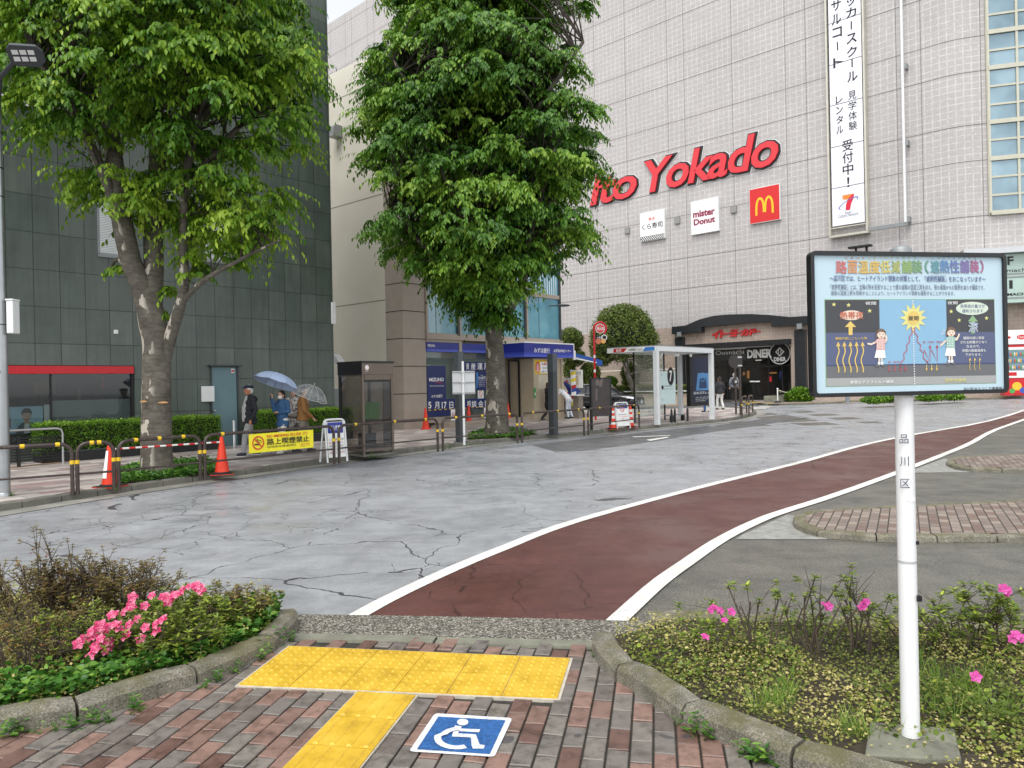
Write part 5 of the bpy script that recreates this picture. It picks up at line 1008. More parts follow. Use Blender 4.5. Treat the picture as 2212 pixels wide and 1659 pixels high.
# azalea bushes: stems, leaf whorls at the shoots, flowers
fl_me = {}
def flower_mesh(mat):
    if mat not in fl_me:
        n = 5; A = np.arange(n)*2*math.pi/n; D = np.column_stack([np.cos(A), np.sin(A), np.full(n, .45)]); P = D*[.002, .002, 0]; A2 = A+.5; o = leafmesh('flower', np.repeat(P, 1, 0), D, np.column_stack([-np.cos(A)*.4, -np.sin(A)*.4, np.ones(n)]), np.full(n, .026), np.full(n, .028), rng.random(n), M[mat], curl=.35); fl_me[mat] = o.data; bpy.data.objects.remove(o)
    return fl_me[mat]
def bush(label, cx, cy, rx, ry, h, nst, leafm, flowers=(), lean=.25, leaf=.03, whorl=7, bare=.45, flm='petal', sub=4, shape=None, nude=0.):
    base = Vector((cx, cy, BED_Z)); t = thing('azalea_bush', label, 'shrub', base); mb = MB(); P = []; D = []; U = []; tips = []
    for i in range(nst):
        a = random.uniform(0, 6.28); q = math.sqrt(random.random()); bx, by = rx*q*math.cos(a), ry*q*math.sin(a); hh = h*random.uniform(.6, 1.1)*(1-.35*q*q) if shape is None else h*shape(bx/rx, by/ry)*random.uniform(.85, 1.05)
        top = Vector((bx+random.gauss(0, lean)*hh, by+random.gauss(0, lean)*hh, hh)); b0 = Vector((bx*.55, by*.55, -.01)); mid = (b0+top)/2+Vector((random.gauss(0, .03), random.gauss(0, .03), .02)); mb.tube([b0, mid, top], [.0065, .0055, .0042] if nude > .5 else [.0055, .004, .0022], 5, cap=nude > .5); ends = [top]
        for k in range(sub):
            f = random.uniform(bare, .95); s = mid*(1-f)*2*(1 if f > .5 else 1)+top*(2*f-1) if f > .5 else b0*(1-2*f)+mid*2*f; e = s+Vector((random.gauss(0, .07), random.gauss(0, .07), random.uniform(.02, .12)*hh/.3)); mb.tube([s, (s+e)/2+Vector((0, 0, .008)), e], [.0028, .0022, .0014], 4, cap=False); ends.append(e)
        for e in ends:
            if random.random() < nude: continue
            for lv in range(2):
                for k in range(whorl):
                    an = k*6.283/whorl+random.uniform(-.3, .3); P.append((e.x, e.y, e.z-.018*lv)); D.append((math.cos(an), math.sin(an), .55-.35*lv+random.gauss(0, .2))); U.append((-math.cos(an)*.5, -math.sin(an)*.5, 1))
        tips += ends
    mb.build('stems', M['twig'], t); n = len(P); s = leaf*rng.uniform(.65, 1.25, n); leafmesh('foliage', np.array(P), np.array(D), np.array(U), s, s*.36, rng.normal(.5, .24, n), M[leafm], t)
    for (px, py, Y, sz) in flowers:
        p = at(px, py, Y)-base; o = bpy.data.objects.new('flower', flower_mesh(flm)); COL.objects.link(o); o.parent = t; o.location = p; o.scale = (sz,)*3; o.rotation_euler = (random.uniform(.3, 1.3), random.uniform(-.5, .5), random.uniform(-.6, .6))
    return t
g2 = lambda a, b: gp(a, b, BED_Z)
Zf = lambda zx, zy: (zx*.63/1.8228, (2150+zy*.63)/1.8228)             # close crop of the left bed
fl = []
for (zx, zy) in ((490, 610), (525, 580), (560, 580), (575, 530), (610, 545), (590, 570), (600, 620), (580, 670), (600, 650), (565, 690), (640, 490), (660, 545), (690, 500), (720, 490), (750, 490), (640, 520), (700, 430), (725, 425), (775, 415), (800, 395), (818, 380), (790, 540), (790, 570), (830, 320), (690, 600), (690, 630), (660, 660), (860, 455), (905, 375), (950, 310), (1000, 470), (975, 490), (980, 535), (880, 580), (910, 510), (1045, 325), (1090, 310), (1020, 460), (810, 490), (665, 600), (630, 580), (745, 520), (620, 500)): a, b = Zf(zx, zy); fl.append((a, b, 4.12+(1440-b)*.0024+random.uniform(-.06, .08), random.uniform(.85, 1.3)))
for (a, b) in ((395, 1275), (410, 1268), (425, 1265), (380, 1285), (432, 1272), (355, 1290), (365, 1297), (440, 1280)): fl.append((a, b, 4.55, random.uniform(1.1, 1.5)))
p = g2(318, 1432); bush('low azalea covered in bright pink flowers beside the left kerb', p.x, p.y+.12, .42, .28, .28, 46, 'azal', fl, .2, .034, 7, .3)
p = g2(420, 1385); bush('leafy green azalea with few flowers between the pink one and the kerb corner', p.x, p.y+.12, .34, .26, .3, 40, 'azal', (), .2, .036, 7, .3)
p = g2(508, 1355); bush('dry rust-brown azalea at the kerb corner nearest the road', p.x, p.y+.06, .22, .18, .26, 34, 'rust', (), .2, .026, 6, .35)
for (a, b, rx, hh, lb, m) in ((40, 1372, .42, .42, 'sparse bronzed azalea at the left picture edge near the road', 'rust'), (120, 1362, .4, .44, 'sparse bronzed azalea below the single tall shoot', 'rust'), (205, 1352, .4, .43, 'flat-topped bronzed azalea behind the pink flowers', 'rust'), (275, 1345, .3, .34, 'thin twiggy azalea right of the flat-topped bronzed one', 'rust'), (20, 1475, .4, .36, 'olive azalea with spreading bare twigs at the left picture edge near the kerb', 'rust'), (135, 1450, .36, .3, 'twiggy half-bare azalea left of the pink flowers', 'azal')):
    p = g2(a, b); bush(lb, p.x, p.y+.15, rx, .22, hh, 44 if hh > .4 else 28, m, (), .14, .024, 6, .55, sub=5)
p = g2(80, 1365); tall = bush('single tall azalea shoot standing above the bronzed bushes', p.x, p.y+.1, .03, .03, .62, 4, 'rust', (), .04, .024, 6, .6, sub=6)
# right bed: cut-back stems with new shoots
rs_ = [(1540, 1432, .24, .14, 6, 'small azalea with magenta flowers at the left end of the right-hand bed', [(1535, 1318, 4.1), (1548, 1315, 4.1), (1556, 1320, 4.12), (1580, 1322, 4.1), (1523, 1376, 3.95), (1565, 1340, 4.1), (1540, 1312, 4.12)]),
       (1660, 1425, .46, .2, 8, 'tall bare cut-back azalea stems left of the pink bloom', []), (1760, 1425, .46, .2, 10, 'bare azalea stems with yellow-green shoots in the middle of the right-hand bed', [(1780, 1306, 3.9), (1790, 1310, 3.92)]),
       (1862, 1420, .44, .2, 9, 'leaning cut azalea stems carrying one magenta flower beside the white sign pole', [(1866, 1305, 3.85), (1872, 1300, 3.85), (1862, 1312, 3.85)]), (2010, 1418, .34, .2, 12, 'leafy azalea just right of the white sign pole', []),
       (2100, 1420, .32, .22, 10, 'cut azalea with a blackened stub near the right picture edge', []), (2185, 1425, .36, .22, 12, 'azalea with magenta flowers at the right picture edge', [(2168, 1272, 3.6), (2172, 1280, 3.62), (2176, 1275, 3.6), (2195, 1372, 3.5), (2205, 1378, 3.5), (2188, 1380, 3.5), (2108, 1462, 3.4)])]
for (a, b, hh, rx, ns, lb, f) in rs_:
    p = g2(a, b); bush(lb, p.x, p.y+.08, rx, .12, hh, ns, 'azal', [(x, y, Y, random.uniform(.75, 1.05)) for x, y, Y in f], .2, .04, 6, .15 if 'leafy' in lb else .7, flm='petalv', sub=2 if 'bare' in lb else 4, nude=.6 if 'bare' in lb or 'leaning' in lb else .25)
# ------------------------------------------------------------------ street furniture
def pr(h, rough=.5, var=.03): 
    k = 'print_'+h; return bpy.data.materials.get(k) or pm(k, h, rough, var, 8)
def faded(h):
    c = [int(h[i:i+2], 16) for i in (0, 2, 4)]; g_ = sum(c)/3; return pr(''.join('%02x' % round((x*.8+g_*.2)*.82+205*.18) for x in c))
M['brown'] = NT('chipped_brown_paint'); q = M['brown']; v = q.obj(); ch_ = q.noise(v, 38, 3, .6); q.col(q.mix(q.ramp(q.noise(v, 5, 4), [(.3, srgb('332a26')), (.7, srgb('443833'))]), srgb('b5ada2'), q.ramp(ch_, [(.67, 0), (.69, .9)]))); q.set('Roughness', .38); M['brown'] = q.m
M['tape'] = pm('yellow_reflective_tape', 'e3bb1e', .4, .1, 30); M['orange'] = pm('orange_cone_plastic', 'e03a1c', .45, .1, 5); M['wtape'] = pm('white_reflective_tape', 'e8e6e0', .4, .05, 10); M['rubber'] = pm('black_rubber', '1c1b1b', .8, .2, 12)
def fence(label, a, b, bands, grp='brown pipe guard fences along the far kerb', hgt=.78):
    A_, B_ = gp(*a, PAVE), gp(*b, PAVE); d = B_-A_; L = d.length; d.normalize(); t = thing('guard_fence', label, 'guard fence', A_, math.atan2(d.y, d.x), grp); r = .16; dz = (B_.z-A_.z)
    arc = [(r-r*math.cos(k*math.pi/12), 0, hgt-r+r*math.sin(k*math.pi/12)) for k in range(7)]
    mb = MB(); mb.tube([(0, 0, -.02)]+arc+[(L-x, 0, z) for x, y, z in arc[::-1]]+[(L, 0, -.02)], .031, 10); mb.build('frame', M['brown'], t)
    mb = MB(); mb.tube([(0, 0, .3), (L, 0, .3)], .017, 8); mb.build('lower_rail', M['brown'], t)
    for x in (0, L): mb = MB(); mb.tube([(x, 0, .46), (x, 0, .52)], .0335, 10); mb.build('reflective_band', M['tape'], t)
    for f in bands: mb = MB(); x = max(r+.03, min(L-r-.03, f*L)); mb.tube([(x-.03, 0, hgt), (x+.03, 0, hgt)], .0335, 10); mb.build('reflective_band', M['tape'], t)
    return t, L
fence('brown pipe fence running out of the left edge beside the lamp post', (-140, 1091), (157, 1066), (.62, .9))
fence('short brown pipe fence section left of the cone with a white strip', (168, 1065), (247, 1058), (.4, .6))
fence('brown pipe fence in front of the forked tree with a striped bar behind it', (257, 1057), (433, 1036), (.2, .48, .78))
fD = fence('brown pipe fence carrying the yellow no-smoking banner', (443, 1035), (722, 1001), (.12,))
fence('brown pipe fence in front of the phone booth', (733, 999), (946, 974), (.15, .53, .86))
fence('brown pipe fence in front of the second tree', (957, 973), (1118, 956), (.16, .5, .88))
fence('brown pipe fence in front of the thick dark pole', (1128, 955), (1262, 940), (.16, .55, .9))
fence('last brown pipe fence before the bus shelter, with board and striped cones behind', (1271, 939), (1381, 923), (.2, .55, .88))
for (a, b, l) in (((1603, 900), (1613, 893), 'narrow brown hoop at the kerb corner, nearer one'), ((1618, 897), (1626, 891), 'narrow brown hoop at the kerb corner, right-hand one')): fence(l, a, b, (.5,), 'pipe hoops at the kerb corner', .82)
# banner
t, L = fD; A_ = t.location; FD = Frame(A_, t.rotation_euler.z)
zb = lambda zx, zy: FD.px((850+zx*.3165)/1.8228, (1350+zy*.3165)/1.8228, .045)
def banner():
    t = thing('no_smoking_banner', 'yellow banner with a red no-smoking circle tied to the brown fence', 'banner', A_, FD.ang); mb = MB(); x0, z1 = zb(405, 1142); x1, z0 = zb(1213, 1320); z0 = zb(410, 1378)[1]; z1 = zb(405, 1140)[1]; N = 16
    W_ = x1-x0; Hh = z1-z0; P0 = lambda u, v: (x0+u*W_, z0+v*Hh)
    f = lambda x: -.045-.006*math.sin(x*9)-.004*math.sin(x*23)
    vs = []; 
    for i in range(N+1): x = x0+W_*i/N; vs += [(x, f(x), z0), (x, f(x), z1), (x, f(x)+.003, z0), (x, f(x)+.003, z1)]
    mb.add(vs, [(4*i, 4*i+4, 4*i+5, 4*i+1) for i in range(N)]+[(4*i+2, 4*i+3, 4*i+7, 4*i+6) for i in range(N)]+[(4*i+1, 4*i+5, 4*i+7, 4*i+3) for i in range(N)]); Y = -.0575
    def tx(s, a, b, c, d, m, bold=0): mb.text(s, x0+a*W_, x0+b*W_, z0+c*Hh, z0+d*Hh, Y, m, bold)
    tx('路上喫煙禁止', .265, .93, .36, .70, 1, .03); tx('NO SMOKING', .265, .60, .75, .90, 2, .02); tx('禁止吸烟', .625, .79, .75, .92, 2, .01); tx('금연', .82, .90, .76, .93, 2); tx('地域美化推進地区', .265, .72, .19, .31, 1); tx('品川区', .79, .94, .19, .30, 2); tx('Shinagawa City', .78, .94, .1, .16, 1)
    cx, cz = x0+.135*W_, z0+.52*Hh; mb.ring(cx, cz, .105, .128, Y, 2); mb.stroke([(cx-.08, cz+.08), (cx+.08, cz-.08)], .022, Y-.001, 2); mb.stroke([(cx-.085, cz-.03), (cx+.03, cz-.03)], .024, Y+.0005, 1); mb.stroke([(cx-.02, cz+.09), (cx-.0, cz+.05), (cx+.05, cz+.04), (cx+.07, cz-.0)], .012, Y+.0005, 1); mb.stroke([(cx-.04, cz+.07), (cx+.0, cz+.02), (cx+.04, cz+.0)], .01, Y+.0005, 1)
    mb.build('cloth', [pm('yellow_vinyl', 'efe22b', .45, .05, 3), M['klet'], M['wred']], t)
    for u in (.02, .35, .67, .98):
        for (zz, e) in ((z1, .05), (z0, -.05)): s = MB(); s.tube([(x0+u*W_, f(x0+u*W_), zz-e*.3), (x0+u*W_, -.01, zz+e)], .004, 4); s.build('tie', M['black'], t)
banner()
def cone(label, p, striped=False, h=.7, grp=None, strip=False, blackbase=True):
    t = thing('traffic_cone', label, 'traffic cone', p, random.uniform(-.4, .4), grp); r = lambda z: .135-.105*(z/h); mb = MB()
    mb.lathe([(r(.04), .04), (r(h*.97), h*.97), (r(h)*.8, h), (.001, h+.003)], n=18); mb.build('body', M['orange'], t)
    mb = MB(); mb.box(-.19, .19, -.19, .19, 0, .022); mb.lathe([(.165, .022), (.15, .045), (.1, .05)], n=18); mb.build('base', M['rubber'] if blackbase else M['orange'], t, .008)
    if blackbase: mb = MB(); mb.box(-.2, .2, -.2, .2, -.001, .008); mb.build('foot_plate', M['orange'], t)
    if striped:
        for z0, z1 in ((.16, .26), (.36, .45), (.54, .62)): mb = MB(); mb.lathe([(r(z0)+.002, z0), (r(z1)+.002, z1)], n=18); mb.build('reflective_band', M['wtape'], t)
    if strip: mb = MB(); mb.add([(-.05, -r(.15)-.004, .15), (.03, -r(.15)-.004, .15), (.02, -r(.6)-.004, .6), (-.025, -r(.6)-.004, .6)], [(0, 1, 2, 3)]); mb.build('white_strip', M['wlet'], t)
    return t
c1_ = gp(238, 1051, PAVE); c2_ = gp(480, 1024, PAVE)
cone('orange cone with a white strip behind the short fence section', c1_, strip=True, grp='orange cones on the far pavement'); cone('plain orange cone between the forked tree and the yellow banner', c2_, grp='orange cones on the far pavement')
def bar(label, a, b, cols, n, r=.017):
    t = thing('cone_bar', label, 'cone bar', a); d = Vector(b)-Vector(a); mb = MB()
    for k in range(n): mb.tube([d*(k/n), d*((k+1)/n)], r, 8, k % 2, cap=(k in (0, n-1)))
    mb.build('bar', cols, t); return t
bar('red and white striped bar slung between two orange cones by the forked tree', c1_+Vector((0, 0, .62)), c2_+Vector((0, 0, .6)), [M['wtape'], M['wred']], 19)
mz = [gp(920, 927, PAVE), gp(1013, 919, PAVE), gp(1098, 912, PAVE), gp(1163, 904, PAVE)]
for p, l in zip(mz, ('orange cone at the bank pillar, left end of the yellow-black bars', 'orange cone between the grey sign back and the second tree', 'orange cone just right of the second tree trunk', 'orange cone behind the woman in black')): cone(l, p, h=.78, grp='orange cones before the bank', blackbase=False)
for i in range(2):
    bar(('yellow and black bar before the bank poster window', 'yellow and black bar behind the second tree')[i], mz[i]+Vector((0, 0, .68)), mz[i+1]+Vector((0, 0, .68)), [M['black'], M['tape']], 17, .015)
    f = .62 if i == 0 else .42; p = mz[i].lerp(mz[i+1], f)+Vector((0, 0, .66)); t = thing('no_parking_card', ('white no-bicycle card hanging on the bar before the bank window', 'white no-bicycle card hanging right beside the second tree')[i], 'sign', p, A1); mb = MB(); mb.box(-.13, .13, -.024, -.02, -.42, 0, 0); mb.ring(0, -.2, .075, .095, -.026, 1); mb.stroke([(-.06, -.14), (.06, -.26)], .02, -.0262, 1); mb.ring(-.035, -.22, .02, .03, -.0255, 2, 12); mb.ring(.035, -.22, .02, .03, -.0255, 2, 12); mb.stroke([(-.035, -.22), (0, -.18), (.035, -.22)], .01, -.0255, 2); mb.build('card', [M['wlet'], M['wred'], M['klet']], t)
# street lamp at the left edge
def lamp():
    p = gp(9, 1072, PAVE); t = thing('street_lamp', 'silver street lamp pole at the left edge with a flat LED head', 'street lamp', p); D_ = p.y; top = 7.0
    mb = MB(); mb.tube([(0, 0, 0), (0, 0, 2.5)], .088, 20); mb.tube([(0, 0, 2.5), (0, 0, top-.3)], [.075, .06], 20); mb.lathe([(.1, 0), (.1, .05), (.088, .06)], n=20); mb.build('pole', pm('galvanised_steel', 'a9adaf', .35, .1, 4, metal=.75), t)
    h = at(56, 120, D_-.9)-p; h0 = at(0, 168, D_-.5)-p
    mb = MB(); mb.tube([(0, 0, h0.z-.55), (h0.x*.4, h0.y*.4, h0.z-.25), h0, h-Vector((.2, -.05, .06))], .035, 8); mb.build('arm', M['dkgrey'], t)
    m = Matrix.Rotation(R(14), 3, 'Z') @ Matrix.Rotation(R(-38), 3, 'X') @ Matrix.Rotation(R(-8), 3, 'Y'); hd = MB(); o = [(-.22, -.1), (-.16, -.17), (.16, -.15), (.23, -.07), (.23, .08), (.14, .17), (-.15, .16), (-.22, .09)]
    lo = [m @ Vector((x, y, -.02)) for x, y in o]; md = [m @ Vector((x, y, .03)) for x, y in o]; hi = [m @ Vector((x*.7, y*.7, .09)) for x, y in o]; n = 8
    hd.add([h+q for q in lo+md+hi], [tuple(range(n))[::-1], tuple(range(2*n, 3*n))]+[(i, (i+1) % n, (i+1) % n+n, i+n) for i in range(n)]+[(i+n, (i+1) % n+n, (i+1) % n+2*n, i+2*n) for i in range(n)]); head = hd.build('lamp_head', M['dkgrey'], t, .012)
    for i in range(3):
        for j in range(2):
            e = MB(); c = [m @ Vector((-.12+i*.1+dx, -.06+j*.1+dy, -.024)) for dx, dy in ((-.04, -.035), (.04, -.035), (.04, .035), (-.04, .035))]; e.add([h+q for q in c], [(0, 3, 2, 1)]); e.build('lamp_lens', M['white'], head)
    b0 = at(19, 683, D_-.1)-p; mb = MB(); mb.box(b0.x-.055, b0.x+.05, -.08, .08, b0.z-.26, b0.z+.24); mb.box(b0.x-.065, b0.x+.055, -.09, .09, b0.z+.241, b0.z+.27); mb.build('control_box', M['white'], t, .01)
    for z in (.33, .55, b0.z-.24, b0.z+.2, b0.z+.75): mb = MB(); mb.tube([(0, 0, 2.7+z-.6), (0, 0, 2.712+z-.6)], .08, 16); mb.build('clamp_band', M['black'], t)
    mb = MB(); mb.text('007', .0, .05, 1.9, 1.94, -.089, 0); mb.build('number_plate', M['klet'], t)
lamp()
# phone booth
def booth():
    p = gp(789, 987, PAVE)-e2*.05; t = thing('phone_booth', 'bronze-framed glass telephone booth with a green phone inside', 'phone booth', p, A1); w, d, h = .84, .84, 2.12; br = pm('bronze_anodised_frame', '6a5f55', .4, .08, 6, metal=.4); bk_ = M['black']
    f = MB()
    for (x, y, m_) in ((0, 0, 0), (w, 0, 0), (0, d, 1), (w, d, 1)): f.box(x-.03, x+.03, y-.03, y+.03, 0, h-.26, m_)
    f.box(.04, w-.04, -.03, .0, .1, .17); f.box(.04, w-.04, d, d+.03, .1, .17); f.box(-.03, 0, .04, d-.04, .1, .17); f.box(w, w+.03, .04, d-.04, .1, .17); f.box(.04, w-.04, -.035, 0, h-.38, h-.261); f.box(-.03, 0, .04, d-.04, h-.3, h-.261); f.build('frame', [br, M['black']], t, .006)
    r = MB(); r.box(-.035, w+.035, -.04, d+.035, h-.26, h, 0); r.box(-.045, -.036, -.03, d+.03, h-.26, h, 1); r.box(-.05, w+.05, -.05, d+.05, h+.001, h+.05, 1)
    for k in range(6): z = h-.24+k*.036; r.box(-.053, -.046, .02, d-.02, z, z+.014, 1)
    r = r.build('roof', [br, M['black']], t); e = MB(); e.disc(.1, h-.1, .055, -.047, 0); e.ring(.1, h-.1, .028, .036, -.049, 1); e.text('NTT', .06, .14, h-.2, h-.17, -.047, 0); e.build('emblem', [M['wlet'], M['wred']], r)
    g = glass('booth_glass', (.72, .70, .68), .02, .7, .015)
    for (x0, x1, y0, y1) in ((.04, w-.04, -.008, -.002), (.04, w-.04, d+.002, d+.008), (-.008, -.002, .04, d-.04), (w+.002, w+.008, .04, d-.04)): m_ = MB(); m_.box(x0, x1, y0, y1, .17, h-.262); m_.build('glass_panel', g, t)
    m_ = MB(); m_.box(.04, w-.04, -.03, .0, h-.43, h-.385, 0); m_.box(.62, .8, .02, .06, .2, h-.45, 1); m_.build('door_post', [M['black'], pm('smoked_strip', '55504e', .4)], t)
    ph = MB(); ph.prism([(.5, .82), (.82, .82), (.82, 1.22), (.62, 1.22), (.56, 1.12), (.5, .95)], .42, .68, 0); ph.box(.46, .84, .36, .74, .74, .8, 1); ph.box(.3, .6, .3, .6, .05, .5, 2); ph.build('telephone', [pm('green_phone_plastic', '5fae4f', .35, .05), M['grey'], M['dkgrey']], t, .01)
    b = MB(); b.box(-.04, w+.04, -.04, d+.04, 0, .04); b.build('plinth', M['kerbfar'], t)
booth()
# poles and signs between booth and shelter
def panel_sign():
    p = gp(1003, 961, PAVE); t = thing('sign_back', 'blank grey sign back on a white pole, seen from behind', 'sign', p, R(8)); Y = p.y; mb = MB(); zt = at(1003, 790, Y).z; mb.tube([(0, 0, 0), (0, 0, zt)], .032, 12); mb.build('pole', M['white'], t)
    a = at(977, 802, Y)-p; b = at(1027, 851, Y)-p; s = MB(); s.box(a.x, b.x, .05, .07, b.z, a.z); s = s.build('panel', pm('aluminium_sheet', 'bfc0c1', .35, .05, 5, metal=.4), t, .004)
    for k in range(3): z = b.z+.03+k*(a.z-b.z-.06)/2; r = MB(); r.box(a.x+.01, b.x-.01, .034, .049, z-.018, z+.018); r.build('rail', M['grey'], s); r = MB(); r.box(-.045, .045, -.04, .048, z-.02, z+.02); r.build('clamp', M['steel'], s)
panel_sign()
def dark_pole(label, a, top, w):
    p = gp(*a, PAVE); t = thing('dark_pole', label, 'pole', p, A1, 'dark square light poles'); z = at(a[0], top, p.y).z; r = w/2/FOC*p.y; mb = MB(); mb.box(-r, r, -r, r, 0, z); mb.build('shaft', M['dkgrey'], t, .012); mb = MB(); mb.box(-r*1.05, r*1.05, -r*1.05, r*1.05, z*.78, z+.01); mb.box(-r*1.3, -r*1.06, -.03, .03, z*.85, z*.93); mb.build('cap', pm('slate_grey_casing', '4a5055', .4, .1), t, .01); mb = MB(); mb.box(-r*1.5, r*1.5, -r*1.5, r*1.5, 0, .02); mb.build('base_plate', M['dkgrey'], t)
dark_pole('slim dark square pole directly behind the white pole of the grey sign back', (994, 955), 770, 14); dark_pole('thick dark pole in front of the bank kiosk', (1196, 939), 773, 15)
def pillar():
    p = gp(1278, 929, PAVE); t = thing('info_pillar', 'dark brown information pillar with a scuffed blank face', 'pillar', p, R(20)); Y = p.y; L = 46/FOC*Y; z = at(1290, 824, Y).z; mb = MB(); mb.box(.02, L-.02, -.05, .05, .45, z-.04); mb.build('panel', pm('scuffed_brown_panel', '3d3432', .4, .35, 3), t)
    for x in (-.03, L-.03): mb = MB(); mb.box(x, x+.06, -.06, .06, -.02, z); mb.build('post', M['black'], t, .008)
    mb = MB(); mb.box(.03, L-.03, -.06, .06, z-.039, z); mb.build('top_rail', M['black'], t)
    mb = MB(); mb.flat([(.2*L, 1.5), (.55*L, 1.42), (.62*L, 1.75), (.4*L, 1.6), (.3*L, 1.78)], -.0515); mb.flat([(.2*L, .95), (.3*L, 1.0), (.3*L, 1.4), (.22*L, 1.35)], -.0515); mb.build('peeled_patch', pm('peeled_film', '6b5f5a', .5, .2, 8), t)
pillar()
def hydrant():
    Y = 31.; p = at(1281, 905, Y); p.z = PAVE; t = thing('hydrant_sign', 'red hydrant sign post with a round disc and a small advert plate', 'sign post', p, R(8)); z0 = at(1281, 742, Y).z; Zq = lambda zx, zy: at((2000+zx*.3617)/1.8228, (1200+zy*.3617)/1.8228, Y)-p
    c = Zq(1005, 258); r = (Zq(1052, 258)-c).x; ra = r*1.45; x0 = c.x-ra; mb = MB(); pts = [(x0, 0, 0), (x0, 0, c.z)]+[(c.x-ra*math.cos(a), 0, c.z+ra*math.sin(a)) for a in [k*math.pi/10 for k in range(1, 14)]]
    mb.tube(pts, .045, 10); mb.build('post', M['red'], t)
    for z in (.9, 2.0, 2.6): mb = MB(); mb.tube([(x0, 0, z), (x0, 0, z+.12)], .048, 10); mb.build('white_band', M['wtape'], t)
    m2 = MB(); m2.disc(c.x, c.z, r*1.12, -.03, 0); m2.disc(c.x, c.z, r*1.0, -.034, 1); m2.add([(c.x+r*1.12*math.cos(a), .0, c.z+r*1.12*math.sin(a)) for a in [k*math.pi/12 for k in range(24)]], [tuple(range(24))], 0); m2.text('消火栓', c.x-r*.82, c.x+r*.82, c.z-r*.42, c.z+r*.38, -.038, 0, .03); m2.text('FIRE HYDRANT', c.x-r*.5, c.x+r*.5, c.z+r*.55, c.z+r*.68, -.038, 0); m2.build('disc', [M['wlet'], M['wred']], t)
    a, b = Zq(945, 335), Zq(1072, 412); m2 = MB(); m2.box(a.x, b.x, -.03, .0, b.z, a.z, 0); w = b.x-a.x; h = a.z-b.z; m2.flat([(a.x+.03*w, b.z+.04*h), (a.x+.97*w, b.z+.04*h), (a.x+.97*w, b.z+.42*h), (a.x+.03*w, b.z+.42*h)], -.032, 2); m2.text('一七三', a.x+.2*w, a.x+.68*w, b.z+.52*h, b.z+.9*h, -.034, 1, .03); m2.ring(a.x+.84*w, b.z+.72*h, .09, .12, -.034, 1); m2.disc(a.x+.3*w, b.z+.2*h, .12, -.034, 3); m2.disc(a.x+.75*w, b.z+.22*h, .1, -.034, 4); m2.build('advert_plate', [M['klet'], M['wlet'], pr('6b3b2c'), pr('c06a4a'), pr('d9a24a')], t)
hydrant()
# A-frame boards
def aframe(label, p, ang, w, h, top, lines, sign=False):
    t = thing('notice_board', label, 'notice board', p, ang); mb = MB(); r = .08; o = [(-w/2, 0, 0), (-w/2, .0, h-r)]+[(-w/2+r-r*math.cos(a), .0, h-r+r*math.sin(a)) for a in (.5, 1.0, 1.57)]; o += [(-x, y, z) for x, y, z in o[::-1]]; mb.tube([(x, y+(h-z)*-.12, z) for x, y, z in o], .022, 8); mb.tube([(x, (h-z)*.22+.03, z) for x, y, z in o], .022, 8); mb.build('frame', M['white'], t)
    b = MB(); yy = lambda z: (h-z)*-.12-.008
    def pl(x0, x1, z0, z1, m, e=0.): b.add([(x0, yy(z0)-e, z0), (x1, yy(z0)-e, z0), (x1, yy(z1)-e, z1), (x0, yy(z1)-e, z1)], [(0, 1, 2, 3)], m)
    pl(-w/2+.03, w/2-.03, .1, h-.05, 0); pl(-w/2+.05, w/2-.05, h-.05-(h-.15)*top, h-.06, 1, .004)
    def tx(s, x0, x1, z0, z1, m, bold=0):
        vs, fs, sz = glyphs(s, bold); q = [(x0+a*(x1-x0)/sz[0], yy(z0+c*(z1-z0)/sz[1])-.008, z0+c*(z1-z0)/sz[1]) for a, c in vs]; b.add(q, fs, m)
    tx('駐輪' if sign else '路上喫煙', -w*.26, w*.26, h-.05-(h-.15)*top*.75, h-.05-(h-.15)*top*.3, 0, .02)
    for k, s in enumerate(lines): tx(s, -w*.38, w*.38, .46-.07*k, .50-.07*k, 3 if k == 1 or k == len(lines)-1 else 2)
    if sign:
        c, z = 0, .66; n = 20
        for r0, r1, m in ((.075, .095, 3),):
            vs = []; 
            for k in range(n+1):
                a = 6.2832*k/n
                for rr in (r0, r1): x = c+rr*math.cos(a); zz = z+rr*math.sin(a); vs.append((x, yy(zz)-.006, zz))
            b.add(vs, [(2*k, 2*k+1, 2*k+3, 2*k+2) for k in range(n)], m)
        b.add([(x, yy(zz)-.007, zz) for x, zz in ((-.06, .73), (-.045, .74), (.06, .59), (.045, .58))], [(0, 1, 2, 3)], 3)
    b.build('board', [M['wlet'], M['bluefas'], pr('55585c'), M['wred']], t)
aframe('white-framed notice board with a blue heading behind the fence by the phone booth', gp(724, 997, PAVE), R(42), .46, .9, .32, ['ここは路上喫煙', '禁止地区です。', '喫煙は指定された場所で', 'お願いします。', '過料1,000円'])
aframe('white notice board with a no-bicycle circle between two striped cones', gp(1343, 926, PAVE), R(35), .58, .88, .2, ['自転車等放置禁止', 'ここに自転車や', 'バイクを置かないで', '撤去します'], True)
cone('red and white striped cone left of the no-bicycle board', gp(1324, 927, PAVE), True, .78, 'striped cones'); cone('red and white striped cone right of the no-bicycle board', gp(1362, 923, PAVE), True, .8, 'striped cones')
for (a, b, l) in ((1404, 873, 'red and white striped cone in front of the low planter wall by the car nose'), (1391, 874, 'red and white striped cone half hidden by the car bumper'), (1484, 873, 'red and white striped cone seen through the shelter glass, left'), (1497, 872, 'red and white striped cone seen through the shelter glass, right')): cone(l, gp(a, b, .02), True, 1.0, 'striped cones by the side street')

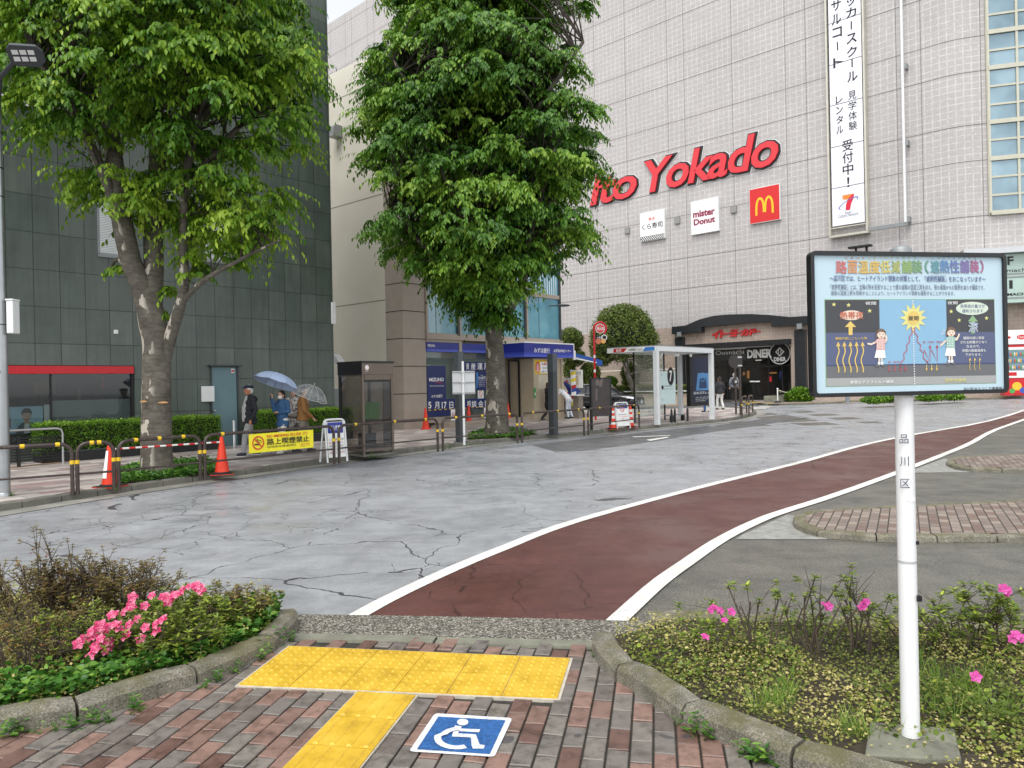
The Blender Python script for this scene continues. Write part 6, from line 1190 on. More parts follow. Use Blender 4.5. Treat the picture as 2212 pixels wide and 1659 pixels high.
# big information sign on the white pole
def info_sign():
    pb = gp(1967, 1590, BED_Z+.03); t = thing('information_sign', 'large pale blue pavement-heat information sign with cartoon diagram on a white pole', 'sign', (pb.x, pb.y, BED_Z))
    zt = at(1946, 532, pb.y).z-BED_Z; mb = MB(); mb.tube([(0, 0, 0), (0, 0, zt-.05)], .0381, 24); mb.build('pole', pm('glossy_white_pole', 'e6e7e7', .3, .04, 5), t)
    mb = MB(); mb.lathe([(.044, zt-.06), (.044, zt-.015), (.03, zt), (.001, zt+.003)], n=24); mb.build('pole_cap', M['grey'], t)
    mb = MB(); mb.tube([(0, 0, at(1958, 1212, pb.y).z-BED_Z-.006), (0, 0, at(1958, 1212, pb.y).z-BED_Z+.006)], .0388, 24); mb.build('tape_ring', pr('b4b6b8'), t)
    for (y, s) in ((1170, .6), (1288, 1.)): z = at(1970, y, pb.y).z-BED_Z; mb = MB(); mb.box(.022, .0395, -.035*s-.008, -.018, z-.012*s, z+.012*s); mb.build('sticker', M['klet'], t)
    fp = Frame((pb.x, pb.y, BED_Z), 0); mb = MB()
    def cyl_text(s, px0, px1, py0, py1, m, bold=0.):
        a, b = fp.px(px0, py1, .038), fp.px(px1, py0, .038); vs, fs, sz = glyphs(s, bold); q = []
        for u, w in vs: x = a[0]+u*(b[0]-a[0])/sz[0]; z = a[1]-BED_Z+w*(b[1]-a[1])/sz[1]; q.append((x, -.0392, z))
        mb.add(q, fs, m)
    cyl_text('品', 1942, 1961, 896, 916, 0, .0); cyl_text('川', 1943, 1962, 944, 965, 0); cyl_text('区', 1944, 1964, 992, 1012, 0); mb.build('pole_lettering', [pr('4a4d63')], t)
    mb = MB(); n = 12; a0 = at(1958, 1076, pb.y).z-BED_Z; mb.add([(.0008+.018*math.cos(k*.5236), -.0389, a0+.011*math.sin(k*.5236)) for k in range(12)], [tuple(range(12))]); mb.build('sticker', M['wlet'], t)
    ang = R(10); FSg = Frame(Vector((pb.x, pb.y, 0))+Vector((math.sin(ang), -math.cos(ang), 0))*.055, ang); zz = lambda zx, zy: ((3150+zx*.422)/1.8228, (950+zy*.422)/1.8228)
    c = [FSg.px(*zz(*k)) for k in ((75, 88), (1915, 118), (1925, 1420), (118, 1452))]; x0 = (c[0][0]+c[3][0])/2; x1 = (c[1][0]+c[2][0])/2; z1 = (c[0][1]+c[1][1])/2; z0 = (c[2][1]+c[3][1])/2; Wd, Hd = x1-x0, z1-z0
    tb = thing('x', None, None); bpy.data.objects.remove(tb)
    root = bpy.data.objects.new('sign_board', None); 
    def m2(zx, zy):
        v = (zy-90)/1360
        for _ in range(3): l = 75+43*v; r = 1915+10*v; u = (zx-l)/(r-l); tp = 88+30*u; bt = 1452-32*u; v = (zy-tp)/(bt-tp)
        return x0+u*Wd, z1-v*Hd
    def place(o): o.matrix_parent_inverse = Matrix(); o.location = FSg.o-Vector((pb.x, pb.y, BED_Z)); o.rotation_euler = (0, 0, ang); return o
    def rr(a, b, c_, d, r):
        out = []
        for (cx, cz, s) in ((b-r, d-r, 0), (a+r, d-r, 1), (a+r, c_+r, 2), (b-r, c_+r, 3)): out += [(cx+r*math.cos(s*math.pi/2+k*math.pi/12), cz+r*math.sin(s*math.pi/2+k*math.pi/12)) for k in range(7)]
        return out
    f = MB(); o_, i_ = rr(x0, x1, z0, z1, .026), rr(x0+.017, x1-.017, z0+.017, z1-.017, .012); n = len(o_); vs = [(x, -.012, z) for x, z in o_]+[(x, -.012, z) for x, z in i_]+[(x, .022, z) for x, z in o_]+[(x, .0, z) for x, z in i_]
    f.add(vs, [(i, (i+1) % n, (i+1) % n+n, i+n) for i in range(n)]+[(i, i+2*n, (i+1) % n+2*n, (i+1) % n) for i in range(n)]+[(i+n, (i+1) % n+n, (i+1) % n+3*n, i+3*n) for i in range(n)]+[tuple(range(2*n, 3*n))]); place(f.build('frame', pm('black_rubber_edging', '17181b', .35, .1, 8), t))
    cols = ['panel', 'd4584e', 'e08a3c', 'e0b23a', 'd9c63e', 'a5b545', '7fae4a', '5f9f55', '4a9a78', '3b93a0', '3b7cc0', '4a68b5', '6a5aa8', '8f4a8f', 'a8487f', '33468a', '3a3f66', '26282e', '3a4675', '6fb0dc', '53565a', '8f908c', 'eef0ee', 'e9e06a', 'f0c244', 'd8542e', 'cde0c8', '78b06c', 'c23a4c', 'f0d3b8', '6b4a35', 'e8a49a', '8fc4b0', '9a9c9a', '1c2a66', 'b9aec4', '5f84c4']
    ms = [pm('pale_blue_sign_face', 'bcd3de', .4, .03, 3)]+[faded(h) for h in cols[1:]]; I = {h: i for i, h in enumerate(cols)}
    a = MB(); Y = [0.]
    a.flat(rr(x0+.016, x1-.016, z0+.016, z1-.016, .012), -.001, 0)
    def poly(pts, m, d): a.flat([m2(*p) for p in pts], -.001-d*.0007, I[m])
    def T(s, zx0, zy0, zx1, zy1, m, d=4, bold=0.):
        u, v = m2(zx0, zy1), m2(zx1, zy0); a.text(s, u[0], v[0], u[1], v[1], -.001-d*.0007, I[m], bold)
    def line(pts, w, m, d=4): a.stroke([m2(*p) for p in pts], w*.00049, -.001-d*.0007, I[m])
    # heading, one hue for each character
    ch = '路面温度低減舗装（遮熱性舗装）'; hx = [(318, 410), (425, 505), (520, 610), (620, 715), (722, 812), (825, 905), (922, 1010), (1015, 1110), (1140, 1172), (1195, 1275), (1285, 1370), (1378, 1465), (1475, 1560), (1570, 1655), (1672, 1700)]
    hc = ['d4584e', 'e08a3c', 'e0b23a', 'e0b23a', 'd9c63e', 'a5b545', '7fae4a', '5f9f55', '4a9a78', '3b93a0', '3b7cc0', '4a68b5', '6a5aa8', 'a8487f', 'a8487f']
    for k, s in enumerate(ch): T(s, hx[k][0]+4, 186, hx[k][1]+4, 300, 'b9aec4', 2, .05); T(s, hx[k][0], 182, hx[k][1], 296, hc[k], 4, .045)
    for k, s in enumerate('ろめんおんどていげんほそう'): T(s, 398+k*53, 142, 418+k*53, 166, hc[min(7, k*8//13)], 3)
    for k, s in enumerate('しゃねつせいほそう'): T(s, 1208+k*50, 150, 1230+k*50, 174, hc[9+min(4, k*5//9)], 3)
    T('～品川区では、ヒートアイランド現象の対策として、「遮熱性舗装」をおこなっています～', 262, 332, 1720, 370, '33468a', 3, .012)
    for s, q0, q1, y in (('しながわく', 302, 396, 312), ('げんしょう', 803, 882, 315), ('たいさく', 915, 986, 315), ('しゃねつせいほそう', 1172, 1338, 317)): T(s, q0, y, q1, y+14, '33468a', 3)
    T('「遮熱性舗装」とは、太陽の熱を反射することで昼の道路の温度上昇を抑え、夜の道路からの放熱を減らす舗装です。', 268, 414, 1710, 448, '3a3f66', 3); T('道路の温度上昇を抑制することにより、ヒートアイランド現象を緩和することができます。', 274, 470, 1420, 502, '3a3f66', 3)
    for s, q0, q1, y in (('しゃねつせいほそう', 282, 430, 398), ('たいよう', 516, 578, 398), ('ねつ', 605, 635, 398), ('はんしゃ', 664, 724, 398), ('ひる', 866, 893, 400), ('どうろ', 930, 975, 400), ('おんどじょうしょう', 1010, 1130, 400), ('よる', 1226, 1252, 402), ('どうろ', 1288, 1332, 402), ('ほうねつ', 1420, 1480, 403), ('ほそう', 1592, 1636, 404), ('どうろ', 278, 325, 452), ('おんどじょうしょう', 356, 480, 452), ('よくせい', 504, 564, 452), ('げんしょう', 1008, 1072, 457), ('かんわ', 1104, 1150, 457)): T(s, q0, y, q1, y+11, '33468a', 3)
    # diagram
    poly([(216, 538), (1808, 542), (1818, 1330), (238, 1354)], '78b06c', 1)
    poly([(222, 545), (714, 545), (720, 850), (232, 850)], '26282e', 2); poly([(232, 850), (720, 850), (724, 1152), (240, 1156)], '3a4675', 2); poly([(714, 545), (1340, 547), (1350, 1146), (724, 1152)], '6fb0dc', 2); poly([(1340, 547), (1804, 549), (1808, 850), (1345, 850)], '26282e', 2); poly([(1345, 850), (1808, 850), (1811, 1142), (1350, 1146)], '3a4675', 2)
    poly([(240, 1150), (1811, 1138), (1811, 1148), (240, 1160)], '1c2a66', 3); poly([(240, 1160), (1811, 1148), (1813, 1256), (242, 1274)], '53565a', 2); poly([(242, 1274), (1813, 1256), (1814, 1326), (243, 1348)], '9a9c9a', 2)
    for k in range(34): y = 552+k*23.4; xq = 1023+(y-552)*.0222; (poly([(xq-4, y), (xq+4, y), (xq+4.3, y+13), (xq-3.7, y+13)], 'eef0ee', 4) if not 640 < y < 800 else None)
    sc = (1028, 715); poly([(sc[0]+(130 if k % 2 == 0 else 76)*math.cos(k*math.pi/12+math.pi/2), sc[1]-(142 if k % 2 == 0 else 82)*math.sin(k*math.pi/12+math.pi/2)) for k in range(24)], 'e9e06a', 4); poly([(sc[0]+58*math.cos(k*.3927), sc[1]+64*math.sin(k*.3927)) for k in range(16)], 'f0c244', 5); T('昼間', 980, 700, 1075, 738, '26282e', 6, .02)
    for (x, y, r) in ((300, 587, 22), (432, 593, 22), (625, 648, 22), (1386, 658, 21), (1462, 740, 21), (1726, 722, 21)): poly([(x+(r if k % 2 == 0 else r*.42)*math.cos(k*math.pi/5+math.pi/2), y-(r if k % 2 == 0 else r*.42)*math.sin(k*math.pi/5+math.pi/2)) for k in range(10)], 'e9e06a', 4)
    T('夜間', 585, 562, 682, 592, 'eef0ee', 4, .01); T('夜間', 1352, 563, 1446, 592, 'eef0ee', 4, .01)
    poly([(460+105*math.cos(k*.314), 688+46*math.sin(k*.314)) for k in range(20)], 'f0d3b8', 3); T('熱帯夜', 358, 655, 564, 722, 'd8542e', 4, .03)
    poly([(450, 742), (502, 797), (470, 797), (470, 872), (434, 872), (434, 797), (400, 797)], 'f0c244', 4); T('舗装内部にこもった熱', 316, 890, 602, 916, 'f0c244', 4, .01)
    for k in range(5):
        x = 342+k*55; poly([(x, 932), (x+19, 976), (x-19, 976)], 'f0c244', 4); line([(x-2+10*math.sin((y-976)/28.), y) for y in range(970, 1226, 10)], 11, 'f0c244', 4)
    T('通常のアスファルト舗装', 448, 1292, 845, 1328, 'eef0ee', 4, .02); T('遮熱性舗装', 1322, 1282, 1524, 1314, 'e9e06a', 4, .02); T('品川区まちづくり事業部', 1502, 1362, 1870, 1394, '26282e', 4, .012)
    poly([(1588+157*math.cos(k*.314), 630+62*math.sin(k*.314)) for k in range(20)], 'cde0c8', 4); T('熱帯夜の暑さが', 1475, 592, 1710, 626, '33468a', 5); T('緩和されます', 1492, 638, 1692, 670, '33468a', 5)
    poly([(1592, 694), (1642, 752), (1612, 752), (1612, 866), (1574, 866), (1574, 752), (1544, 752)], '78b06c', 4); T('涼', 1550, 758, 1636, 852, 'eef0ee', 6, .06); T('涼', 1550, 758, 1636, 852, '5f84c4', 7, .0)
    for k, (s, q0, q1) in enumerate((('舗装内部に吸収', 1500, 1702), ('される熱量が少なく', 1472, 1726), ('なるので、', 1530, 1660), ('夜間の路面温度も', 1488, 1716), ('下がります。', 1518, 1676))): T(s, q0, 892+k*39, q1, 920+k*39, 'eef0ee', 4, .008)
    line([(1012, 806), (1018, 858), (990, 895), (994, 935), (966, 970), (970, 1015), (938, 1050), (944, 1098), (908, 1140), (908, 1196)], 8, 'c23a4c', 5); line([(1040, 806), (1038, 850), (1068, 888), (1062, 935), (1098, 968), (1090, 1010), (1124, 1042), (1120, 1088), (1168, 1136)], 8, 'c23a4c', 5); poly([(1172, 1140), (1146, 1132), (1160, 1114)], 'c23a4c', 5)
    line([(1128, 1012), (1184, 1130), (1184, 985)], 8, 'c23a4c', 5); line([(1196, 1012), (1254, 1130), (1250, 985)], 8, 'c23a4c', 5)
    for x in (1184, 1250): poly([(x, 966), (x+13, 994), (x-13, 994)], 'c23a4c', 5)
    T('熱（反射・散乱）', 1118, 930, 1306, 954, 'c23a4c', 4); T('熱（吸収）', 796, 1114, 910, 1138, 'c23a4c', 4)
    for x in (806, 857, 908, 954): line([(x, 1150), (x, 1196)], 7, 'c23a4c', 5); poly([(x, 1216), (x+13, 1190), (x-13, 1190)], 'c23a4c', 5)
    for x in (1150, 1198, 1246): line([(x, 1154), (x, 1190)], 7, 'f0c244', 5); poly([(x, 1212), (x+11, 1188), (x-11, 1188)], 'f0c244', 5)
    for x in (1562, 1608, 1656): line([(x-3+3*math.sin(y/9), y) for y in range(1112, 1210, 8)], 5, 'f0c244', 5); poly([(x, 1090), (x+12, 1116), (x-12, 1116)], 'f0c244', 5)
    def girl(dx, dy, top, wave):
        P_ = lambda pts, m, d: poly([(x+dx, y+dy) for x, y in pts], m, d)
        P_([(705, 1085), (722, 1085), (718, 1140), (708, 1140)], 'f0d3b8', 5); P_([(728, 1085), (746, 1085), (742, 1140), (732, 1140)], 'f0d3b8', 5); P_([(700, 1124), (722, 1124), (722, 1152), (700, 1152)], 'eef0ee', 6); P_([(728, 1124), (750, 1124), (750, 1152), (728, 1152)], 'eef0ee', 6); P_([(664, 1164), (690, 1146), (716, 1150), (712, 1168)], '53565a', 7); P_([(730, 1150), (756, 1146), (774, 1160), (734, 1166)], '53565a', 7)
        P_([(686, 1008), (762, 1008), (772, 1088), (668, 1086)], 'eef0ee', 6); P_([(680, 920), (710, 902), (745, 902), (780, 922), (772, 950), (762, 945), (764, 1012), (684, 1010), (686, 945), (674, 948)], top, 7)
        P_([(680, 930), (690, 945), (640, 968), (605, 962), (602, 945), (640, 950)] if not wave else [(680, 930), (690, 948), (650, 985), (628, 1000), (618, 990), (650, 960)], 'f0d3b8', 6); P_([(762, 950), (780, 930), (786, 900), (772, 870), (756, 880), (768, 905)] if not wave else [(765, 940), (785, 945), (806, 905), (812, 880), (796, 880), (790, 905), (770, 920)], 'f0d3b8', 8)
        P_([(728+46*math.cos(k*.349), 858+44*math.sin(k*.349)) for k in range(18)], '6b4a35', 5); P_([(688, 850), (676, 905), (694, 900), (700, 860)], '6b4a35', 6); P_([(768, 850), (782, 905), (764, 900), (756, 860)], '6b4a35', 6); P_([(728+38*math.cos(k*.349), 870+36*math.sin(k*.349)) for k in range(18)], 'f0d3b8', 8); P_([(690, 862), (700, 828), (735, 816), (768, 840), (772, 868), (750, 846), (715, 842)], '6b4a35', 9)
        for x in (714, 744): P_([(x-4, 862), (x+4, 862), (x+4, 870), (x-4, 870)], '26282e', 9)
        P_([(720, 886), (738, 886), (734, 898), (724, 898)], 'd4584e', 9)
        for yy in range(925, 1005, 22):
            for xx in range(694, 760, 22): P_([(xx-7, yy-2), (xx+7, yy-2), (xx+7, yy+2), (xx-7, yy+2)], 'eef0ee', 8); P_([(xx-2, yy-7), (xx+2, yy-7), (xx+2, yy+7), (xx-2, yy+7)], 'eef0ee', 8)
    girl(0, 0, 'e8a49a', False); girl(652, -14, '8fc4b0', True)
    for k in range(3): line([(1288+k*10, 868-k*22), (1318+k*6, 866-k*14)], 5, 'eef0ee', 5)
    place(a.build('sign_face', ms, t))
    for zq in (z0+.12, z1-.12): k = MB(); k.box(-.05, .05, -.02, .05, zq-BED_Z-.02, zq-BED_Z+.02); o = k.build('bracket', M['steel'], t)
    c0 = [gp(a_, b_, BED_Z).xy for a_, b_ in ((1868, 1648), (2078, 1658), (2062, 1590), (1880, 1574))]; k = MB(); k.slab([(p.x, p.y) for p in c0], .02, BED_Z+.035); tag(k.build('concrete_footing', M['kerb'], None, .008), kind='structure')
info_sign()

# bus shelter
def shelter():
    p = gp(1420, 918, PAVE); t = thing('bus_shelter', 'white-framed glass bus shelter with a large 7 on its route panel', 'bus shelter', p, A1); F_ = Frame((p.x, p.y, p.z), A1); L, D, Hh = 4.35, 2.05, 2.86; w = .17
    fm = pm('white_powder_coat', 'd5d8d8', .4, .03, 4)
    for (x, y, nm) in ((0, 0, 'post'), (L, 0, 'post'), (L-.1, 1.35, 'post')): mb = MB(); mb.box(x-w/2, x+w/2, y-w/2, y+w/2, 0, Hh-.2); mb.build(nm, fm, t, .01)
    mb = MB(); mb.box(-w/2, L+w/2, -w/2, D, Hh-.199, Hh-.02); mb.build('roof', fm, t, .01); mb = MB(); mb.box(-w/2+.01, L+w/2-.01, -w/2+.01, D-.01, Hh-.019, Hh+.02); mb.build('roof_cover', M['grey'], t)
    # end fascia with the stop name (faces left)
    FE = Frame(F_.o-F_.x*(w/2), A1-R(90)); e = MB(); ex = lambda zx, zy: FE.px((2000+zx*.3617)/1.8228, (1200+zy*.3617)/1.8228, .005)
    def loc(x, z, off=.004): return (-w/2-off, -x, z-p.z)
    def eq(pts, m, off): e.add([loc(x, z, off) for x, z in pts], [tuple(range(len(pts)))], m)
    zt, zb_ = Hh+p.z-.03, Hh+p.z-.19; eq([(-D+.02, zb_), (.05, zb_), (.05, zt), (-D+.02, zt)], 0, .002); eq([(-D+.3, zb_+.01), (-1.3, zb_+.01), (-1.15, zt-.01), (-D+.3, zt-.01)], 1, .004); eq([(-.5, zb_+.01), (.0, zb_+.01), (.0, zt-.01), (-.38, zt-.01)], 2, .004)
    def et(s, x0, x1, m, b=0): vs, fs, sz = glyphs(s, b); e.add([loc(x0+u*(x1-x0)/sz[0], zb_+.035+v_*.09/sz[1], .006) for u, v_ in vs], fs, m)
    et('BUS', -D+.42, -1.4, 0, .03); et('大井町駅西口', -1.1, -.75, 3, .02); et('7 Oimachi Sta. West Exit', -.72, -.5, 3); e.build('name_fascia', [M['wlet'], M['wred'], pr('3f7fc4'), M['klet']], t)
    g = glass('shelter_glass', (.86, .92, .9), .04, .85, .03); yb = 1.05
    mb = MB(); mb.box(.2, 1.62, yb, yb+.012, .25, Hh-.2); mb.build('glass_panel', g, t); mb = MB(); mb.box(1.64, 2.4, yb, yb+.012, .25, Hh-.2); mb.build('glass_panel', g, t)
    for x in (.2, 1.63, 2.42): mb = MB(); mb.box(x-.02, x+.02, yb-.02, yb+.03, .05, Hh-.2); mb.build('mullion', M['black'], t)
    zz = lambda zx, zy, off: F_.px((2500+zx*.3617)/1.8228, (1200+zy*.3617)/1.8228, off)
    def rc(a, b, c_, d, off): u, v_ = zz(a, d, off), zz(b, c_, off); return u[0], v_[0], min(u[1], v_[1])-p.z, max(u[1], v_[1])-p.z
    x0, x1, z0, z1 = rc(280, 440, 690, 1055, -yb+.06); r = MB(); r.box(x0, x1, yb-.05, yb-.04, z0, z1, 0); c = ((x0+(x1-x0)*.69), z1-(z1-z0)*.15); rr = (x1-x0)*.22; r.disc(c[0], c[1], rr, yb-.053, 1, rz=rr*1.35); r.text('7', c[0]-rr*.42, c[0]+rr*.42, c[1]-rr*.8, c[1]+rr*.8, yb-.056, 2, .02); r.disc(x0+(x1-x0)*.15, z1-(z1-z0)*.49, rr*.33, yb-.053, 1); r.text('大井町駅西口', x0+(x1-x0)*.24, x0+(x1-x0)*.8, z1-(z1-z0)*.47, z1-(z1-z0)*.43, yb-.053, 1, .01); r.text('Oimachi Sta. West Exit', x0+(x1-x0)*.24, x0+(x1-x0)*.85, z1-(z1-z0)*.55, z1-(z1-z0)*.52, yb-.053, 1)
    for (u, v_) in ((.12, .12), (.12, .86)): r.disc(x0+(x1-x0)*u, z1-(z1-z0)*v_, .03, yb-.052, 3, 10)
    r.build('route_panel', [pr('cfe3e2', .3), M['klet'], M['wlet'], M['grey']], t)
    # lit advertising case: generic dark blue poster with a pale glow
    x0, x1, z0, z1 = rc(600, 860, 520, 1075, -yb+.1); a = MB(); a.box(x0, x1, yb-.12, yb+.05, z0, z1, 0); X = lambda u: x0+(x1-x0)*u; Zq = lambda u: z1-(z1-z0)*u; Y = yb-.1215
    a.flat([(X(.1), Zq(.93)), (X(.92), Zq(.93)), (X(.92), Zq(.06)), (X(.1), Zq(.06))], Y, 1); a.flat([(X(.22), Zq(.7)), (X(.8), Zq(.7)), (X(.74), Zq(.36)), (X(.3), Zq(.36))], Y-.002, 2); a.flat([(X(.34), Zq(.66)), (X(.66), Zq(.66)), (X(.62), Zq(.46)), (X(.38), Zq(.46))], Y-.004, 3); a.ring(X(.5), Zq(.44), .16, .2, Y-.005, 2, 24)
    a.text('炎のゴブレット', X(.12), X(.86), Zq(.775), Zq(.72), Y-.004, 4, .02); 
    for k in range(3): a.text('好評上演中 お問い合わせ', X(.2), X(.8-.1*k), Zq(.845+.035*k), Zq(.825+.035*k), Y-.004, 4)
    a.build('advert_case', [M['black'], pr('15233f'), pr('4f86b8'), pr('1c3a60'), M['wlet']], t)
    mb = MB(); a_, b_ = zz(340, 1168, -.6), zz(540, 1162, -.6); mb.box(a_[0], b_[0], .5, .72, a_[1]-p.z-.04, a_[1]-p.z); mb.build('bench', M['grey'], t)
    for zx in (404, 525): u = zz(zx, 1285, -.6); mb = MB(); mb.box(u[0]-.06, u[0]+.06, .55, .67, 0, a_[1]-p.z-.041); mb.build('bench_leg', M['black'], t)
    for k, zx in enumerate((288, 440, 468, 606)): u = zz(zx, 520, -.25); mb = MB(); mb.ell((u[0], .25, Hh-.28), (.06, .06, .08)); mb.tube([(u[0], .25, Hh-.22), (u[0], .25, Hh-.199)], .02, 6); mb.build('downlight', M['wlet'], t)
    for k, zx in enumerate((295, 440, 475, 613)):
        u = zz(zx, 1285, -.05); q_ = F_.o+F_.x*u[0]-F_.n*.2; q_.z = PAVE; l = ('stub bollard by the left shelter post', 'stub bollard under the bench, left of a pair', 'stub bollard under the bench, right of a pair', 'stub bollard under the advertising case')[k]
        s = thing('bollard', 'black pointed '+l, 'bollard', q_, 0, 'stub bollards in the shelter'); mb = MB(); mb.lathe([(.045, 0), (.045, .42), (.03, .5), (.001, .54)], n=10); mb.build('post', M['black'], s)
shelter()
def traffic_back():
    p = gp(1600, 897, PAVE); t = thing('traffic_sign', 'dark back of a round traffic sign on a brown pole at the crossing', 'traffic sign', p); Y = p.y; zt = at(1598, 757, Y).z-PAVE; mb = MB(); mb.tube([(0, 0, 0), (0, 0, zt)], .05, 10); mb.build('pole', M['brown'], t); c = at(1588, 781, Y)-p; mb = MB(); mb.tube([(c.x, -.06, c.z), (c.x, -.04, c.z)], .3, 24); mb.build('disc', pm('dark_sign_back', '2c2423', .5, .1), t)
    for z in (.18, -.18): mb = MB(); mb.box(-.1, .08, -.075, -.061, c.z+z-.03, c.z+z+.03); mb.build('clamp', M['steel'], t)
    p = gp(1590, 894, PAVE); t = thing('pole', 'shorter brown pole left of the round sign at the crossing', 'pole', p); zt = at(1589, 789, p.y).z-PAVE; mb = MB(); mb.tube([(0, 0, 0), (0, 0, zt)], .045, 10); mb.build('shaft', M['brown'], t); mb = MB(); mb.box(-.04, .04, -.06, -.046, zt*.62, zt*.67); mb.build('clamp', M['steel'], t)
traffic_back()
# lottery stand at the bank corner
def lottery():
    Y = 33.; q_ = lambda zx, zy, y=Y: at((2000+zx*.3617)/1.8228, (1200+zy*.3617)/1.8228, y); p = q_(650, 1200); p.z = PAVE
    t = thing('awning', 'folding blue awning on the bank corner above the lottery window', 'awning', q_(722, 530)); o = t.location; mb = MB(); a, b, c, d = [q_(*k)-o for k in ((722, 525), (1010, 600), (1030, 660), (722, 585))]; a2, b2 = q_(722, 545, Y+1.9)-o, q_(1010, 612, Y+1.9)-o
    mb.add([a, b, b2, a2], [(0, 1, 2, 3)], 0); mb.add([b, q_(1030, 615)-o, c, q_(970, 665)-o, q_(968, 628)-o], [(0, 1, 2, 3, 4)], 0); mb.add([a, b, q_(970, 630)-o, q_(722, 562)-o], [(0, 1, 2, 3)], 0); mb.add([q_(722, 563)-o, q_(970, 631)-o, q_(940, 637)-o, d], [(0, 1, 2, 3)], 1); mb.build('cloth', [pm('blue_awning_cloth', '24509c', .7, .1, 4), pr('9aa0a8')], t); mb = MB(); mb.tube([q_(720, 500)-o, q_(722, 600)-o], .07, 6); mb.tube([d, q_(968, 632)-o], .025, 6); mb.build('arm', M['white'], t)
    t = thing('lottery_counter', 'lottery sales window with posters beneath the blue awning', 'counter', p, R(-40)); mb = MB(); mb.box(-.3, .5, .15, .5, 0, 1.0); mb.build('counter', pr('8d857a'), t); mb = MB(); mb.box(-.35, .55, .0, .55, 1.0, 1.05); mb.build('shelf', M['wlet'], t); mb = MB(); mb.box(-.1, .55, .4, .45, 1.35, 2.15, 0); mb.box(-.05, .5, .385, .399, 1.95, 2.08, 1); mb.box(.0, .35, .384, .398, 1.5, 1.9, 2); mb.build('poster', [M['wlet'], pr('c9c9c9'), pr('d8c9b0')], t); mb = MB(); mb.box(-.5, -.12, .42, .46, 1.5, 1.8, 0); mb.text('6', -.4, -.22, 1.55, 1.75, .415, 1, .03); mb.build('poster', [M['wlet'], M['wred']], t)
    f = q_(690, 1235); f.z = PAVE; t = thing('sale_flag', 'tall narrow sale flag on a pole beside the lottery window', 'flag', f); mb = MB(); mb.tube([(0, 0, 0), (.05, 0, 2.2)], .014, 6); mb.build('pole', M['steel'], t); mb = MB()
    N = 10
    for k in range(N): z0 = .55+k*.15; mb.add([(.0, -.01-.02*math.sin(k), z0), (.22, -.03+.03*math.sin(k), z0+.05), (.24, -.03+.03*math.sin(k+1), z0+.2), (.03, -.01-.02*math.sin(k+1), z0+.15)], [(0, 1, 2, 3)], (0, 2, 1, 2, 3, 1, 2, 0, 2, 0)[k])
    mb.build('cloth', [pr('e3cf2e'), M['wred'], M['wlet'], pr('3a55a8')], t)
    f = q_(660, 1000, Y+.5); f.z = PAVE; t = thing('folded_parasol', 'folded dark blue parasol leaning at the lottery window', 'parasol', f); a = q_(610, 845, Y+.5)-f; b = q_(735, 985, Y+.5)-f; c = q_(730, 920, Y+.5)-f; mb = MB(); mb.tube([a, (a+b)/2+Vector((.03, 0, .03)), b], [.03, .18, .32], 8, 0, False, cap=False); mb.tube([(0, 0, 0), a], .02, 6, 1); mb.build('canopy', [pr('23408c'), M['steel']], t)
    f = q_(615, 640, Y+.3); t = thing('wall_lantern', 'grey street-light head reaching out from the bank roof edge', 'street lamp', at(1210, 660, 33)); mb = MB(); mb.ell((.12, 0, 0), (.33, .16, .06)); mb.build('lamp_head', M['dkgrey'], t); mb = MB(); mb.tube([(-.5, .1, .0), (.0, 0, 0.01)], .03, 6); mb.build('arm', M['dkgrey'], t)
lottery()
# side of the office: bollards, bench, cabinet
for (x, ztop, l) in ((505, 908, 'short steel post by the grey door'), (610, 915, 'short steel post behind the walkers')):
    q_ = FA.px(x, ztop, .95); p = FA.o+FA.x*q_[0]+FA.n*.95; p.z = PAVE; t = thing('steel_post', l, 'bollard', p, 0, 'steel posts by the hedges'); mb = MB(); mb.lathe([(.04, 0), (.04, q_[1]-PAVE-.01), (.03, q_[1]-PAVE), (.001, q_[1]-PAVE)], n=14); mb.build('post', M['steel'], t)
def bench():
    p = FA.o+FA.x*FA.px(15, 960, 1.2)[0]+FA.n*1.2; p.z = PAVE; t = thing('slatted_bench', 'black slatted bench with a steel tube rail below the shop window', 'bench', p, A1); mb = MB()
    L = 1.05
    for k in range(9): mb.box(-1, L, .1, .14, .12+k*.06, .15+k*.06)
    mb.build('slats', M['black'], t); mb = MB(); mb.tube([(-1, -.05, .8), (L-.12, -.05, .8), (L-.03, -.05, .77), (L, -.05, .68), (L, -.05, 0)], .025, 8); mb.build('rail', M['steel'], t); mb = MB(); mb.box(.2, .26, .04, .099, 0, .66); mb.build('support', M['black'], t)
bench()
def cabinet():
    Fq = FB; a = at(722, 840, 24.5); b = at(738, 930, 24.5); p = Vector((a.x, a.y, PAVE)); t = thing('utility_cabinet', 'grey upright utility cabinet in the gap beside the phone booth', 'cabinet', p, A1-R(40)); w = .34; mb = MB(); mb.box(0, w, 0, .3, 0, a.z-PAVE); mb.build('body', pm('pale_grey_cabinet', '9da2a4', .45, .05), t, .01); mb = MB(); mb.box(.02, w-.02, -.015, -.001, .1, a.z-PAVE-.18); mb.build('door', bpy.data.materials['pale_grey_cabinet'], t, .004); mb = MB(); mb.box(w-.07, w-.05, -.03, -.016, .7, .8); mb.build('handle', M['black'], t)
    t = thing('stair_stringer', 'white sloping stair side rising in the gap behind the phone booth', 'stair', at(722, 770, 25)); o = t.location; mb = MB(); P_ = [at(x, y, 25+(x-720)*.0)-o for x, y in ((720, 765), (720, 778), (742, 812), (742, 795))]; Q = [q+Vector((.12, .4, 0)) for q in P_]; mb.add(P_+Q, [(0, 1, 2, 3), (4, 7, 6, 5), (0, 4, 5, 1), (1, 5, 6, 2), (2, 6, 7, 3), (3, 7, 4, 0)]); mb.build('stringer', M['white'], t)
cabinet()
